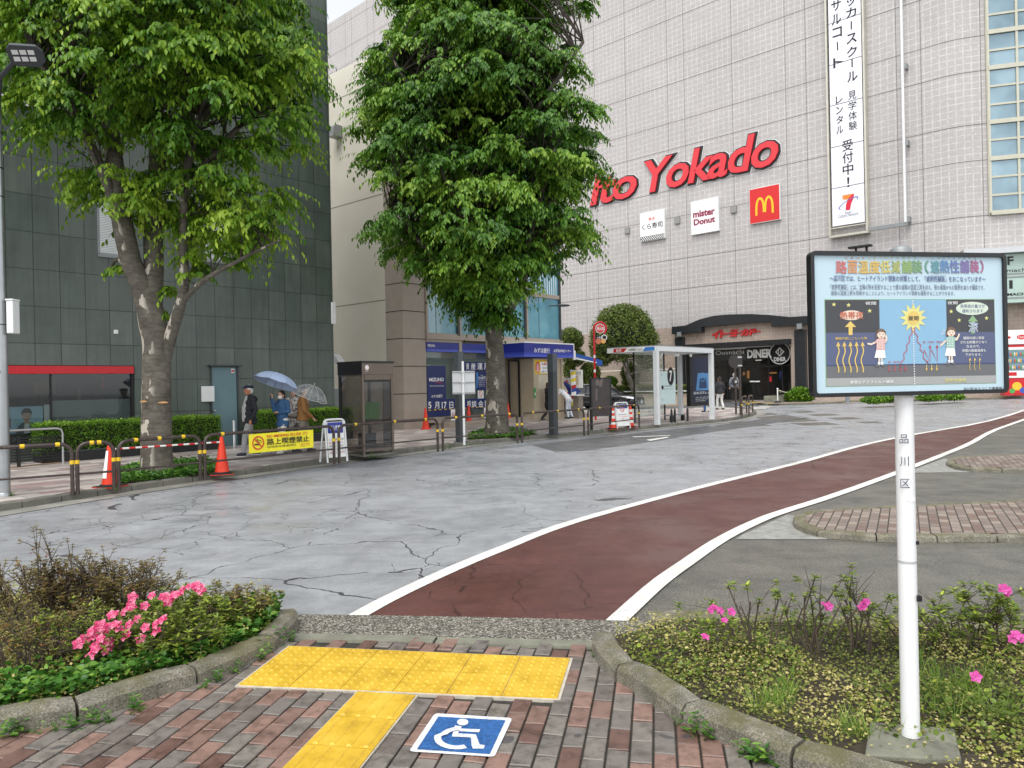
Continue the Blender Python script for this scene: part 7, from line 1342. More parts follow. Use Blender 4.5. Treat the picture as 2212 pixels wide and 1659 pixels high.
# black estate car
def car():
    c = at(1306, 850, 46.3); p = Vector((c.x, c.y, zg(c.x, c.y)+.02)); t = thing('parked_car', 'black estate car with silver roof rails stopped on the side street', 'car', p, R(-30))
    paint = NT('black_car_paint'); paint.set('Base Color', (.008, .008, .01, 1)); paint.set('Roughness', .12); paint.set('Coat Weight', 1.); paint = paint.m; gl = NT('tinted_car_glass'); gl.set('Base Color', (.012, .014, .016, 1)); gl.set('Roughness', .04); gl.set('Specular IOR Level', .8); gl = gl.m
    st = [(-2.38, .62, .45, .80), (-2.30, .82, .30, .98), (-1.9, .90, .24, 1.0), (-1.0, .93, .22, .99), (0, .93, .22, .97), (.75, .93, .22, .95), (1.2, .92, .22, .93), (1.9, .90, .24, .87), (2.25, .82, .26, .80), (2.36, .68, .30, .72), (2.40, .55, .36, .62)]; rings = []; mb = MB()
    for x, w, zb_, zt in st: h = zt-zb_; rings += [(x, -w*.9, zb_), (x, -w, zb_+h*.3), (x, -w*.985, zb_+h*.7), (x, -w*.9, zt-.03), (x, -w*.7, zt), (x, w*.7, zt), (x, w*.9, zt-.03), (x, w*.985, zb_+h*.7), (x, w, zb_+h*.3), (x, w*.9, zb_)]
    n = 10; mb.add(rings, [(i*n+k, i*n+(k+1) % n, (i+1)*n+(k+1) % n, (i+1)*n+k) for i in range(len(st)-1) for k in range(n)], 0, True); mb.add(rings[:n], [tuple(range(n))]); mb.add(rings[-n:], [tuple(range(n))[::-1]]); mb.build('body', paint, t)
    gs = [(-2.22, .68, .66, 1.0), (-1.95, .80, .60, 1.40), (-1.5, .82, .60, 1.49), (-.4, .83, .62, 1.52), (.25, .82, .60, 1.46), (.62, .80, .58, 1.3), (1.22, .76, .72, .935)]; ring2 = []; g = MB()
    for x, w, wt, zt in gs: zb_ = .93; zt = max(zt, zb_+.02); ring2 += [(x, -w, zb_), (x, -wt, zt-.04 if zt > 1.2 else zt), (x, -wt*.85, zt), (x, wt*.85, zt), (x, wt, zt-.04 if zt > 1.2 else zt), (x, w, zb_)]
    n = 6; g.add(ring2, [(i*n+k, i*n+(k+1) % n, (i+1)*n+(k+1) % n, (i+1)*n+k) for i in range(len(gs)-1) for k in (0, 1, 2, 3, 4)], 0, True); g.build('windows', gl, t)
    r = MB(); r.add([(x, s*wt*.86, zt+.012) for x, w, wt, zt in gs[1:5] for s in (-1, 1)], [(2*i, 2*i+1, 2*i+3, 2*i+2) for i in range(3)], 0, True); r.build('roof', paint, t)
    for s in (-1, 1):
        r = MB(); r.tube([(-1.85, s*.58, 1.42), (-1.5, s*.6, 1.54), (-.4, s*.61, 1.57), (.15, s*.6, 1.52), (.3, s*.59, 1.46)], .022, 6); r.build('roof_rail', M['steel'], t)
        r = MB(); r.tube([(-1.9, s*.83, 1.0), (-1.0, s*.855, 1.01), (.4, s*.85, .985), (1.0, s*.82, .95)], .012, 5); r.build('window_trim', M['steel'], t)
        for x in (-.95, .05): r = MB(); r.box(x-.05, x+.05, s*.72-.02, s*.86+.005, .96, 1.42) if False else r.tube([(x, s*.845, .96), (x-.03, s*.66, 1.44)], .03, 5); r.build('door_pillar', M['black'], t)
        r = MB(); r.ell((.62, s*1.0, 1.02), (.08, .1, .07)); r.build('mirror', paint, t)
        r = MB(); r.prism([(1.75, .70), (2.28, .66), (2.30, .74), (1.85, .80)], 0, .001, 0); vs = [(x, s*(.915-.34*max(0, x-1.75)**1.6), z) for x, z in ((1.8, .69), (2.05, .67), (2.28, .645), (2.29, .73), (2.05, .77), (1.86, .785))]; r = MB(); r.add([(x, y+s*.004, z) for x, y, z in vs], [tuple(range(6))]); r.build('headlight', M['lamp2'], t)
        r = MB(); r.box(-2.36, -2.2, s*.7-.08, s*.7+.1, .8, 1.1); r.build('tail_light', M['wred'], t)
        for x in (-1.44, 1.43):
            w = MB(); ax = Matrix.Rotation(R(90), 3, 'X'); o = (x, s*.80, .345); pr_ = [(.24, -.12), (.33, -.12), (.35, -.08), (.35, .08), (.33, .12), (.24, .12)]; w.lathe(pr_, o, 28, 0, True, ax); w = w.build('wheel', M['rubber'], t)
            rm = MB(); yo = s*(.80+.105); rm.lathe([(.245, .1), (.24, .12), (.225, .11), (.21, .06)], o, 28, 0, True, Matrix.Rotation(R(90 if s < 0 else -90), 3, 'X')); 
            for k in range(5):
                a = k*1.2566
                for da in (-.16, .16):
                    c0, c1 = (.03, a), (.225, a+da); P_ = [(x+c0[0]*math.cos(c0[1]-.5), yo, .345+c0[0]*math.sin(c0[1]-.5)), (x+c0[0]*math.cos(c0[1]+.5), yo, .345+c0[0]*math.sin(c0[1]+.5)), (x+c1[0]*math.cos(c1[1]+.07), yo, .345+c1[0]*math.sin(c1[1]+.07)), (x+c1[0]*math.cos(c1[1]-.07), yo, .345+c1[0]*math.sin(c1[1]-.07))]; rm.add(P_, [(0, 1, 2, 3)], 0)
            rm.build('rim', M['steel'], w); rm = MB(); rm.add([(x+.22*math.cos(k*.3), s*.85, .345+.22*math.sin(k*.3)) for k in range(21)], [tuple(range(21))]); rm.build('brake_disc', M['black'], w)
            ar = MB(); ar.tube([(x+.40*math.cos(a), s*.915, .345+.40*math.sin(a)) for a in [math.pi*k/12 for k in range(13)]], .035, 6); ar.build('wheel_arch', pr('202124'), t)
    g = MB(); g.prism([(0, 0)], 0, 0) if False else g.add([(2.40+.003, y, z) for y, z in ((-.42, .45), (.42, .45), (.46, .66), (-.46, .66))], [(0, 1, 2, 3)], 0); g.add([(2.372, y, z) for y, z in ((-.48, .43), (-.42, .43), (-.44, .68), (-.5, .68))], [(0, 1, 2, 3)], 1); g.build('grille', [M['black'], M['steel']], t)
    g = MB(); g.tube([(2.41, 0, .57), (2.425, 0, .57)], .07, 14); g.tube([(2.415, -.4, .66), (2.415, .0, .57), (2.415, .4, .47)], .01, 4); g.build('badge', M['steel'], t); g = MB(); g.add([(2.425, y, z) for y, z in ((-.17, .36), (.17, .36), (.17, .52), (-.17, .52))], [(0, 1, 2, 3)], 0); g.build('number_plate', M['wlet'], t); g = MB(); g.box(1.9, 2.43, -.72, .72, .24, .31); g.build('bumper_trim', M['grey'], t, .03)
M['lamp2'] = emit('lit_headlight', 'd5dbe6', .35)
car()
# vending machines, bollards, rope posts and planter by the store
def store_front():
    w3 = FWin; zq = zWin
    for k in range(1):
        a = zq(1262, 965, 2.2); p = w3.o+w3.x*(a[0]-.12)+w3.n*2.2; p.z = zg(p.x, p.y)+.13; zt = zq(1300, 830, 2.2)[1]-p.z; zr = zq(1300, 965, 2.2)[1]-p.z; ang = w3.ang
        t = thing('vending_machine', ('red drink vending machine half hidden behind the information sign', 'red drink vending machine with a colourful base at the right picture edge')[k], 'vending machine', p, ang); W_ = 1.03; mb = MB(); mb.box(0, W_, 0, .7, .05, zr); mb.build('cabinet', M['red'], t, .02)
        mb = MB(); mb.box(.08, W_-.08, -.03, -.001, zr*.36, zr*.95); sc_ = mb.build('display', M['white'], t, .01); mb = MB(); mb.box(.12, W_-.12, -.034, -.0305, zr*.5, zr*.9); mb.build('pane', pm('display_backing', '6d8790', .2) if k == 0 else bpy.data.materials['display_backing'], sc_)
        for r_ in range(3):
            for c in range(9):
                b = MB(); x0 = .15+c*.085; z0 = zr*(.53+.125*r_); b.lathe([(.028, z0), (.03, z0+.01), (.03, z0+.14), (.012, z0+.17)], (x0+.02, -.036, 0), 8); b.build('bottle', pr(('c24a3a', 'd9d4c0', '4a7ab0', '5a9a5a', 'd9a43a')[(c*3+r_) % 5]), t) if c < 9 else None
        mb = MB(); mb.box(.15, .5, -.034, -.0305, zr*.4, zr*.47); mb.build('coin_panel', M['red'], sc_); mb = MB(); mb.box(.1, W_-.1, -.02, -.001, zr*.06, zr*.33, 0); mb.disc(.5, zr*.2, .2, -.022, 1); mb.disc(.75, zr*.12, .14, -.023, 2); mb.disc(.3, zr*.11, .12, -.0235, 3); mb.build('base_decal', [M['red'], pr('e3b82e'), pr('3a55a8'), pr('4d9a4a')], t)
        mb = MB(); mb.box(-.02, W_+.02, -.05, .72, zr+.01, zt); h = mb.build('header', M['wlet'], t, .02); mb = MB(); mb.disc(.72, (zr+zt)/2, .2, -.052, 0, rz=.12); mb.disc(.2, (zr+zt)/2, .08, -.052, 0, rz=.06); mb.text('Coca', .58, .86, (zr+zt)/2-.05, (zr+zt)/2+.06, -.055, 1, shear=.3); mb.build('header_print', [M['wred'], M['wlet']], h)
    for (px, py, top, l) in ((2195, 855, 818, 'grey bollard in front of the right vending machine'), (1831, 869, 832, 'grey bollard below the left corner of the information sign'), (1975, 862, 840, 'grey bollard right of the sign pole')):
        p = gp(px, py, .115); t = thing('bollard', l, 'bollard', p, 0, 'grey bollards before the store'); h = at(px, top, p.y).z-p.z; mb = MB(); mb.lathe([(.1, 0), (.1, h-.03), (.08, h), (.001, h)], n=16); mb.build('post', M['dkgrey'] if False else pm('grey_bollard', '7a7f84', .5) if 'grey_bollard' not in bpy.data.materials else bpy.data.materials['grey_bollard'], t)
    pp = []
    for (zx, zy, top, l) in ((1555, 1065, 915, 'white rope post on a black foot left of the concrete planter'), (1622, 1010, 918, 'white rope post behind the concrete planter'), (1925, 1035, 890, 'white rope post at the lower left corner of the information sign')):
        a, b = E(zx, zy); p = gp(a, b, .115); h = at(*E(zx, top), p.y).z-p.z; t = thing('rope_post', l, 'rope post', p, 0, 'white rope posts'); mb = MB(); mb.tube([(0, 0, .05), (0, 0, h)], .035, 8); mb.ell((0, 0, h), (.05, .05, .05)); mb.build('post', M['white'], t); mb = MB(); mb.lathe([(.22, 0), (.2, .05), (.06, .1)], n=12); mb.build('foot', M['rubber'], t); pp.append(p+Vector((0, 0, h*.93)))
    t = thing('barrier_rope', 'pale rope sagging between the white posts over the planter', 'rope', pp[0]); mb = MB()
    for a, b in ((pp[0], pp[1]), (pp[0], pp[2]), (pp[1], pp[2])): mb.tube([a.lerp(b, k/8)-pp[0]-Vector((0, 0, .28*math.sin(k/8*math.pi)*(.6 if a is pp[0] and b is pp[1] else 1))) for k in range(9)], .022, 5)
    mb.build('rope', pr('d8d2c0'), t)
    a, b = gp(*E(1575, 1063), .115), gp(*E(1900, 1028), .115); d = (b-a); L = d.length; t = thing('concrete_planter', 'long grey concrete planter by the store entrance column', 'planter', a, math.atan2(d.y, d.x)); h = at(*E(1575, 992), a.y).z-a.z; mb = MB(); mb.box(0, L, 0, .9, -.1, h); mb.build('trough', M['kerb'], t, .03); mb = MB(); mb.box(.1, L-.1, .1, .8, h+.001, h+.03); mb.build('soil', M['soil'], t)
    # floodlights on the wall above the information sign
    for (zx, l) in ((1190, 'left black floodlight on the store wall above the information sign'), (1255, 'right black floodlight on the store wall above the information sign')):
        a, b = (2600+zx*.6474)/1.8228, (1512*.6474)/1.8228-(0 if zx < 1200 else 3); q_ = FY.px(a, b+4, .5); p = FY.o+FY.x*q_[0]+FY.n*.5; p.z = q_[1]; t = thing('floodlight', l, 'floodlight', p, AY, 'floodlights'); mb = MB(); mb.box(-.35, .3, -.3, .1, .1, .22); mb.build('housing', M['black'], t, .03); mb = MB(); mb.box(-.05, .05, -.05, .05, -.25, .1); mb.tube([(0, 0, -.25), (0, .5, -.3)], .04, 6); mb.build('bracket', M['black'], t)
store_front()
# ---- signs on the store wall
def wall_signs():
    R_ = lambda cx, cy: ((2330+cx*.788)/1.8228, (400+cy*.788)/1.8228)
    base = FY.px(*R_(272, 448), .25); cap = FY.px(*R_(345, 275), .25); rt = FY.px(*R_(930, 310), .25); zb = base[1]; zt = FY.px(*R_(805, 158), .25)[1]
    t = thing('store_sign', 'giant red slanted letters reading Ito Yokado on the mosaic wall', 'sign', FY.o, AY)
    vs, fs, sz = glyphs('Yokado', .018, .22, .93); x0, x1 = FY.px(*R_(262, 448), .25)[0], rt[0]; zb_ = FY.px(*R_(600, 385), .25)[1]; zt_ = zt
    for (s, a, b) in (('Yokado', x0, x1), ('Ito', x0-(x1-x0)*.50, x0-(x1-x0)*.07)):
        for dx, y, m, bold, dp in ((0, -.2, 0, .018, .1), (0, -.1, 1, .05, .08), (0, -.02, 2, .064, .01)):
            e = (bold-.018)*(x1-x0)/sz[0]; mb = MB(); mb.text(s, a-e, b+e, zb_-e, zt_+e, y, 0, bold, .22, deep=dp, sp=.93 if bold < .05 else .93); mb.build('red_letters' if m == 0 else 'letter_edging', [(M['sgred'], M['black'], M['white'])[m]], t)
    def board(label, p0, p1, draw, mats, frame=M['white']):
        a, b = FY.px(*R_(*p0), .2), FY.px(*R_(*p1), .2); xx0, xx1 = a[0], b[0]; w = xx1-xx0; z1 = a[1]; h = None
        t = thing('wall_sign', label, 'sign', FY.o+FY.x*xx0+Vector((0, 0, b[1])), AY, 'square shop signs on the store wall'); h = a[1]-b[1]; mb = MB(); mb.box(0, w, -.2, -.005, 0, h); mb.build('case', frame, t, .02); f = MB(); draw(f, w, h); f.build('face', mats, t)
    def sushi(f, w, h):
        y = -.205; f.flat([(.03, .03), (w-.03, .03), (w-.03, h-.03), (.03, h-.03)], y, 0); f.text('くら寿司', w*.08, w*.92, h*.40, h*.60, y-.004, 1, .03); f.text('無添', w*.36, w*.62, h*.68, h*.80, y-.004, 2, .02); f.text('むてん', w*.42, w*.56, h*.82, h*.85, y-.004, 2)
        f.flat([(.03, .03), (w-.03, .03), (w-.03, h*.17), (.03, h*.17)], y-.003, 1)
        for r_ in range(3):
            for k in range(12): f.disc(w*(.06+.08*k+.04*(r_ % 2)), h*(.045+.045*r_), w*.024, y-.006, 0, 6)
    def donut(f, w, h): y = -.205; f.flat([(.03, .03), (w-.03, .03), (w-.03, h-.03), (.03, h-.03)], y, 0); f.text('mister', w*.08, w*.88, h*.50, h*.70, y-.004, 1, .045); f.text('Donut', w*.10, w*.88, h*.27, h*.46, y-.004, 1, .045)
    def arches(f, w, h):
        y = -.205; f.flat([(.03, .03), (w-.03, .03), (w-.03, h-.03), (.03, h-.03)], y, 0); cx, zb2, Hh, hw = w*.5, h*.22, h*.5, w*.29
        for s in (-1, 1):
            # one tall arch: outer leg at s*hw, inner leg at the middle
            N = 28; vs = []
            for k in range(N+1):
                u = k/N; ph = math.pi*u; xc = cx+s*hw*.5; ax = hw*.5
                for e, g_ in ((1.0, 1.0), (1-.36, .86)):
                    xo = xc-math.cos(ph)*ax*(1.08 if e == 1.0 else .62); zo = zb2+Hh*(math.sin(ph)**.55)*g_ if 0 < k < N else zb2
                    if (s < 0 and u > .5) or (s > 0 and u < .5): zo = max(zo, zb2+Hh*.12) if k not in (0, N) else zb2+Hh*.12
                    vs.append((xo, y-.006-.001*(s > 0), zo))
            f.add(vs, [(2*k, 2*k+1, 2*k+3, 2*k+2) for k in range(N)], 1)
    board('white square sushi shop sign with a dotted lower edge, leftmost of the three', (240, 560), (365, 682), sushi, [M['wlet'], M['klet'], M['wred']]); board('white square donut shop sign with two plum-coloured words, middle of the three', (494, 502), (635, 645), donut, [M['wlet'], pr('8c2148')]); board('red square sign with yellow double arches, rightmost of the three', (786, 440), (942, 588), arches, [pr('cf1f1f'), pr('f2bd1c')], M['white'])
    for (a, b, l) in ((180, 645, 'small grey wall box left of the sushi sign'), (430, 595, 'small grey wall box between the sushi and donut signs'), (711, 540, 'small grey wall box between the donut and arches signs')):
        q_ = FY.px(*R_(a, b)); t = thing('wall_box', l, 'box', FY.o+FY.x*q_[0]+Vector((0, 0, q_[1])), AY, 'small grey wall boxes'); mb = MB(); mb.box(-.2, .2, -.12, -.008, -.22, .22); mb.build('box', pm('grey_wall_box', '8b8a86', .5) if 'grey_wall_box' not in bpy.data.materials else bpy.data.materials['grey_wall_box'], t, .01)
    # vertical banner
    z7 = lambda zx, zy, off=.35: FY.px((3232+zx*.3617)/1.8228, zy*.3617/1.8228, off); z8 = lambda zx, zy, off=.35: FY.px((3232+zx*.3617)/1.8228, (500+zy*.3617)/1.8228, off)
    t = thing('vertical_banner', 'long white vertical banner with black Japanese lettering on the store wall', 'banner', FY.o, AY); x0 = z8(122, 800)[0]; x1 = z8(475, 800)[0]; zb2 = z8(300, 1062)[1]; zt2 = z8(300, 1062)[1]+19.; mb = MB(); rows = [z8(300, c)[1] for c in (1062, 640, 185)]+[z7(280, c)[1] for c in (1110, 660, 200)]; st = rows[-1]-rows[-2]
    for k in range(3): rows.append(rows[-1]+st)
    Y = -.35
    for i in range(len(rows)-1): mb.box(x0, x1, Y, Y+.02, rows[i]+.02, rows[i+1]-.02, 0)
    w = x1-x0; Xf = lambda u: x0+u*w
    def ch(s, z0, z1, u0, u1, b=.02): mb.text(s, Xf(u0), Xf(u1), z0, z1, Y-.006, 1, b)
    def col(chars, pts, hgt, u0, u1, bold=.02):
        for c, (zx, zy) in zip(chars, pts):
            z = z7(zx, zy)[1]
            if c == '|': mb.box(Xf((u0+u1)/2-.02), Xf((u0+u1)/2+.02), Y-.007, Y-.001, z-hgt*.42, z+hgt*.42, 1)
            else: ch(c, z-hgt/2, z+hgt/2, u0, u1, bold)
    k_ = (z7(280, 200)[1]-z7(280, 660)[1])/460
    col('サル', [(190, 50), (195, 200)], 118*k_, .10, .40); col('コ|ト', [(200, 345), (205, 495), (210, 670)], 110*k_, .12, .42); col('カ|スク|ル', [(350, 130), (352, 270), (360, 410), (360, 555), (362, 680), (365, 825)], 108*k_, .55, .87); col('ッ', [(350, 15)], 80*k_, .58, .84)
    col('レンタル', [(215, 1080), (215, 1195), (215, 1300), (218, 1410)], 84*k_, .18, .40, .015); col('見学体験', [(355, 1030), (357, 1145), (357, 1255), (358, 1365)], 92*k_, .57, .82, .015)
    col('受', [(297, 1580)], 120*k_, .36, .68, .025); z8k = lambda y: z8(297, y)[1]
    for c, y in (('付', 330), ('中', 460)): ch(c, z8k(y)-60*k_, z8k(y)+60*k_, .36, .68, .025)
    ch('！', z8k(602)-52*k_, z8k(602)+52*k_, .49, .55, .03)
    # seven emblem
    zE = lambda zx, zy: (lambda q: (q[0], q[1]))(z8(zx, zy)); Ye = Y-.006
    mb.flat([zE(236, 745), zE(345, 725), zE(335, 760), zE(290, 790), zE(238, 790)], Ye, 2); mb.flat([zE(362, 725), zE(360, 770), zE(332, 830), zE(318, 902), zE(270, 908), zE(275, 840), zE(300, 780), zE(345, 728)], Ye-.002, 3); c = zE(300, 828); N = 26; vs = []
    for k in range(N+1):
        a = 2*math.pi*k/N
        for rr in (1., .9): 
            ex, ez = (zE(410, 828)[0]-c[0])*rr*math.cos(a), 38*k_*rr*math.sin(a)-(0 if rr == 1 else 4*k_); vs.append((c[0]+ex-.0*ez, Ye-.004, c[1]+ez+ex*.42))
    mb.add(vs, [(2*k, 2*k+1, 2*k+3, 2*k+2) for k in range(N)], 4); u = zE(205, 905); mb.text('Seven', zE(262, 900)[0], zE(332, 900)[0], zE(297, 945)[1], zE(297, 912)[1], Ye, 5); mb.text('Culture Network', zE(190, 960)[0], zE(410, 960)[0], zE(300, 975)[1], zE(300, 938)[1], Ye, 5)
    mb.build('cloth', [pm('white_banner_cloth', 'e9e9f1', .6, .03, 2), M['klet'], pr('e8862e'), pr('d2203a'), pr('4a6fb0'), pr('6a6a78')], t)
    fr = MB(); ztop = rows[-1]
    for xa in (x0-.14, x1+.12): fr.box(xa-.05, xa+.05, -.42, -.03, rows[0]-.55, ztop)
    fr.box(x0-.19, x1+.2, -.42, -.03, rows[0]-.62, rows[0]-.5); fr.box(x0-.1, x1+.05, -.37, -.33, rows[0]-.12, rows[0]-.06); fr.build('frame', pm('pale_metal_frame', 'c3bfb2', .45, .08, 2, metal=.3), t)
    t = thing('banner_rail', 'empty banner frame with one white pole right of the long banner', 'banner frame', FY.o, AY); xa = z8(915, 600)[0]; fr = MB(); fr.tube([(xa, -.4, z8(915, 1040)[1]), (xa, -.4, ztop)], .07, 8); fr.build('pole', M['white'], t); fr = MB(); q0 = z8(530, 1090)[1]; fr.box(x1+.25, xa+.1, -.42, -.3, z8(720, 1085)[1]-.1, z8(720, 1085)[1]+.1); fr.build('lower_rail', M['grey'], t)
    for k in range(6): z = z8(915, 1030)[1]+.1+k*4.1; fr = MB(); fr.box(xa+.08, xa+.2, -.4, -.01, z-.15, z+.15); fr.build('bracket', M['grey'], t)
    # katakana store name over the entrance
    t = thing('store_sign', 'red katakana store name over the black-framed entrance', 'sign', FY.o, AY); mb = MB(); a = YX(835, 368, .12); b = YX(1365, 252, .12); 
    xs_ = [(835, 930), (918, 985), (985, 1035), (1032, 1112), (1112, 1150), (1145, 1240), (1240, 1322), (1315, 1365)]
    for c, (q0, q1) in zip('イトーヨーカドー', xs_): f = ((q0+q1)/2-835)/530; zc0 = YX((q0+q1)/2, 368-f*44, .12)[1]; zc1 = YX((q0+q1)/2, 280-f*27, .12)[1]; h = zc1-zc0; z0_, z1_ = (zc0, zc1) if c != 'ー' else (zc0+h*.42, zc0+h*.58); mb.text(c, YX(q0, 300, .12)[0], YX(q1, 300, .12)[0], z0_, z1_, -.12, 0, .06, .15, deep=.1)
    mb.build('red_letters', [M['wred']], t)
M['sgred'] = pm('sign_red', 'd62f38', .4, .03, 2)
wall_signs()
# ------------------------------------------------------------------ people and their umbrellas
def capsule(mb, pts, rs, n=10):
    P = [Vector(p) for p in pts]; mb.tube(P, rs, n); mb.ell(P[0], (rs[0],)*3, 0, n, 6); mb.ell(P[-1], (rs[-1],)*3, 0, n, 6)
    for p, r in zip(P[1:-1], rs[1:-1]): mb.ell(p, (r,)*3, 0, n, 6)
def fused(name, mb, mat, parent, vox=.014, sm=4):
    """merge overlapping limbs into one continuous skin"""
    me = bpy.data.meshes.new('raw'); me.from_pydata(mb.v, [], mb.f); o = bpy.data.objects.new('raw', me); COL.objects.link(o); r = o.modifiers.new('r', 'REMESH'); r.mode = 'VOXEL'; r.voxel_size = vox; s = o.modifiers.new('s', 'SMOOTH'); s.iterations = sm; s.factor = .5
    m2 = bpy.data.meshes.new_from_object(o.evaluated_get(bpy.context.evaluated_depsgraph_get())); bpy.data.objects.remove(o); bpy.data.meshes.remove(me); m2.name = name; m2.materials.clear(); m2.materials.append(mat); m2.polygons.foreach_set('use_smooth', [True]*len(m2.polygons)); q = bpy.data.objects.new(name, m2); COL.objects.link(q); q.parent = parent; return q
def cloth(h, rough=.85, var=.18): 
    k = 'cloth_'+h; return bpy.data.materials.get(k) or pm(k, h, rough, var, 9, .35, 120)
SKIN = pm('skin', 'c79a80', .55, .06, 12); SKIN2 = pm('tanned_skin', 'b5795a', .55, .08, 12)
def person(label, p, face, k, top, topc, legs, legc, arms, hair='2a2320', skin=None, lean=0., head=(0, 0), hem=.82, shoes='1b1b1d', mask=False, hairkind='short', fat=1., inner=None, cap=None, vox=.013, hood=False, longcoat=False):
    """k scales a 1.70 m figure; local +x is where the person faces, +y their left side"""
    t = thing('person', label, 'person', p, face); skin = skin or SKIN
    def tr(v): return Vector(v)*k
    lean_ = lambda z: lean*max(0, z-.92)                                     # the trunk tips forward from the hips
    C = lambda x, y, z: tr((x+lean_(z), y, z-.28*abs(lean)*max(0, z-.92)))
    hx, hyaw = head; Hd = C(.03, 0, 1.575); nk = C(.0, 0, 1.44); ry = Matrix.Rotation(hyaw, 3, 'Z')
    b = MB(); hl = lambda x, y, z: Hd+ry @ tr((x, y, z))
    b.ell(hl(0, 0, .02), tr((.095, .077, .105)), 0, 16, 10); b.ell(hl(.022, 0, -.045), tr((.068, .058, .072)), 0, 14, 8); b.ell(hl(.098, 0, -.012), tr((.019, .013, .022)), 0, 8, 6); b.ell(hl(.083, 0, -.065), tr((.012, .024, .009)), 0, 8, 6)
    for s in (-1, 1): b.ell(hl(-.005, s*.078, -.005), tr((.022, .010, .032)), 0, 8, 6)
    capsule(b, [Hd+tr((-.02, 0, -.05)), nk, C(0, 0, 1.36)], [.05*k, .052*k, .06*k])
    sh = {1: C(0, .165*fat**.5, 1.385), -1: C(0, -.165*fat**.5, 1.385)}
    capsule(b, [C(0, 0, 1.33), C(0, 0, 1.1), C(0, 0, .94)], [.105*k, .10*k, .11*k]); capsule(b, [sh[1], C(0, 0, 1.36), sh[-1]], [.05*k, .07*k, .05*k])
    tg = MB(); w = k*fat
    for z, rx, ryy in ((1.37, .085, .15), (1.27, .118, .172), (1.14, .120, .168), (1.02, .128, .17), (hem+.1, .138, .188), (hem+.03, .142, .192)): tg.ell(C(.012 if z < 1.2 else 0, 0, z), (rx*w*1.08, ryy*w*1.06, .13*k if z > hem+.05 else .06*k), 0, 16, 8)
    hips = {1: C(0, .085, .93), -1: C(0, -.085, .93)}; lg = MB(); lg.ell(C(0, 0, .93), (.115*w, .155*w, .11*k), 0, 14, 8)
    for s, (kn, an, ft) in legs.items():
        kn, an = tr(kn), tr(an); d = Vector((math.cos(ft), math.sin(ft), 0)); capsule(b, [hips[s], kn, an], [.07*k, .048*k, .035*k]); capsule(lg, [hips[s], hips[s].lerp(kn, .5), kn, kn.lerp(an, .5), an+Vector((0, 0, .04*k))], [.092*w, .085*k, .068*k, .066*k, .058*k])
        so_ = MB(); so_.ell(an+d*.06*k+Vector((0, 0, -.035*k)), (.13*k, .048*k, .05*k), 0, 14, 8, mat=Matrix.Rotation(ft, 3, 'Z')); so_.ell(an+d*.0+Vector((0, 0, .0)), (.05*k, .045*k, .06*k), 0, 10, 6); q = fused('shoe', so_, cloth(shoes, .5), t, .012, 2)
        sl_ = MB(); sl_.ell(an+d*.06*k+Vector((0, 0, -.073*k)), (.135*k, .052*k, .013*k), 0, 14, 6, mat=Matrix.Rotation(ft, 3, 'Z')); sl_.build('sole', M['wlet'] if shoes in ('1b1b1d', '20242c') else M['rubber'], q)
    if longcoat: tg.ell(C(.0, 0, .72), (.14*w, .18*w, .28*k), 0, 16, 8)
    for s, (el, wr, fd, curl) in arms.items():
        el, wr = tr(el), tr(wr); capsule(b, [sh[s], el, wr], [.045*k, .037*k, .027*k]); capsule(tg, [sh[s], sh[s].lerp(el, .5), el, el.lerp(wr, .5), el.lerp(wr, .9)], [.074*k, .064*k, .055*k, .05*k, .045*k])
        f = Vector(fd).normalized(); up = Vector((0, 0, 1)) if abs(f.z) < .8 else Vector((1, 0, 0)); sd = f.cross(up).normalized(); nm = sd.cross(f)*(1 if s > 0 else -1)
        pc = wr+f*.05*k; b.ell(pc, tr((.030, .030, .030)), 0, 10, 6); capsule(b, [wr, wr+f*.05*k, wr+f*.085*k], [.024*k, .028*k, .026*k])
        for i, (o, L) in enumerate(((-.03, .062), (-.011, .074), (.010, .07), (.029, .055))):
            a0 = wr+f*.088*k+sd*o*k; c1 = a0+(f*(1-.45*curl)-nm*curl*.6)*L*.5*k; c2 = c1+(f*(.6-1.1*curl)-nm*(curl*1.0+.15))*L*.55*k; capsule(b, [a0, c1, c2], [.0095*k, .0088*k, .0075*k], 6)
        a0 = wr+f*.035*k+sd*.028*k*s*-1; capsule(b, [a0, a0+(f*.5+sd*-.7*s-nm*curl*.3)*.035*k, a0+(f*1.2+sd*-.7*s-nm*curl)*.05*k], [.012*k, .0105*k, .0085*k], 6)
    body = fused('body', b, skin, t, .0085 if k > .9 else .01, 2)
    fused('trousers', lg, cloth(legc), t, vox)
    tgo = fused('jacket' if top == 'jacket' else 'shirt' if top == 'shirt' else top, tg, cloth(topc), t, vox, 3)
    if inner: 
        i = MB()
        for z, rx, ry_ in [(1.37-.035*j, .09+.06*min(1, j/6), .085+.0012*j) for j in range(15)]: i.ell(C(.03, 0, z), (rx*w*1.06, ry_*w, .1*k), 0, 14, 8)
        fused('undershirt', i, cloth(inner), t, vox)
    if hood: i = MB(); i.ell(C(-.1, 0, 1.36), (.07*k, .13*k, .09*k), 0, 12, 8); fused('hood', i, cloth(topc), t, vox)
    h = MB(); 
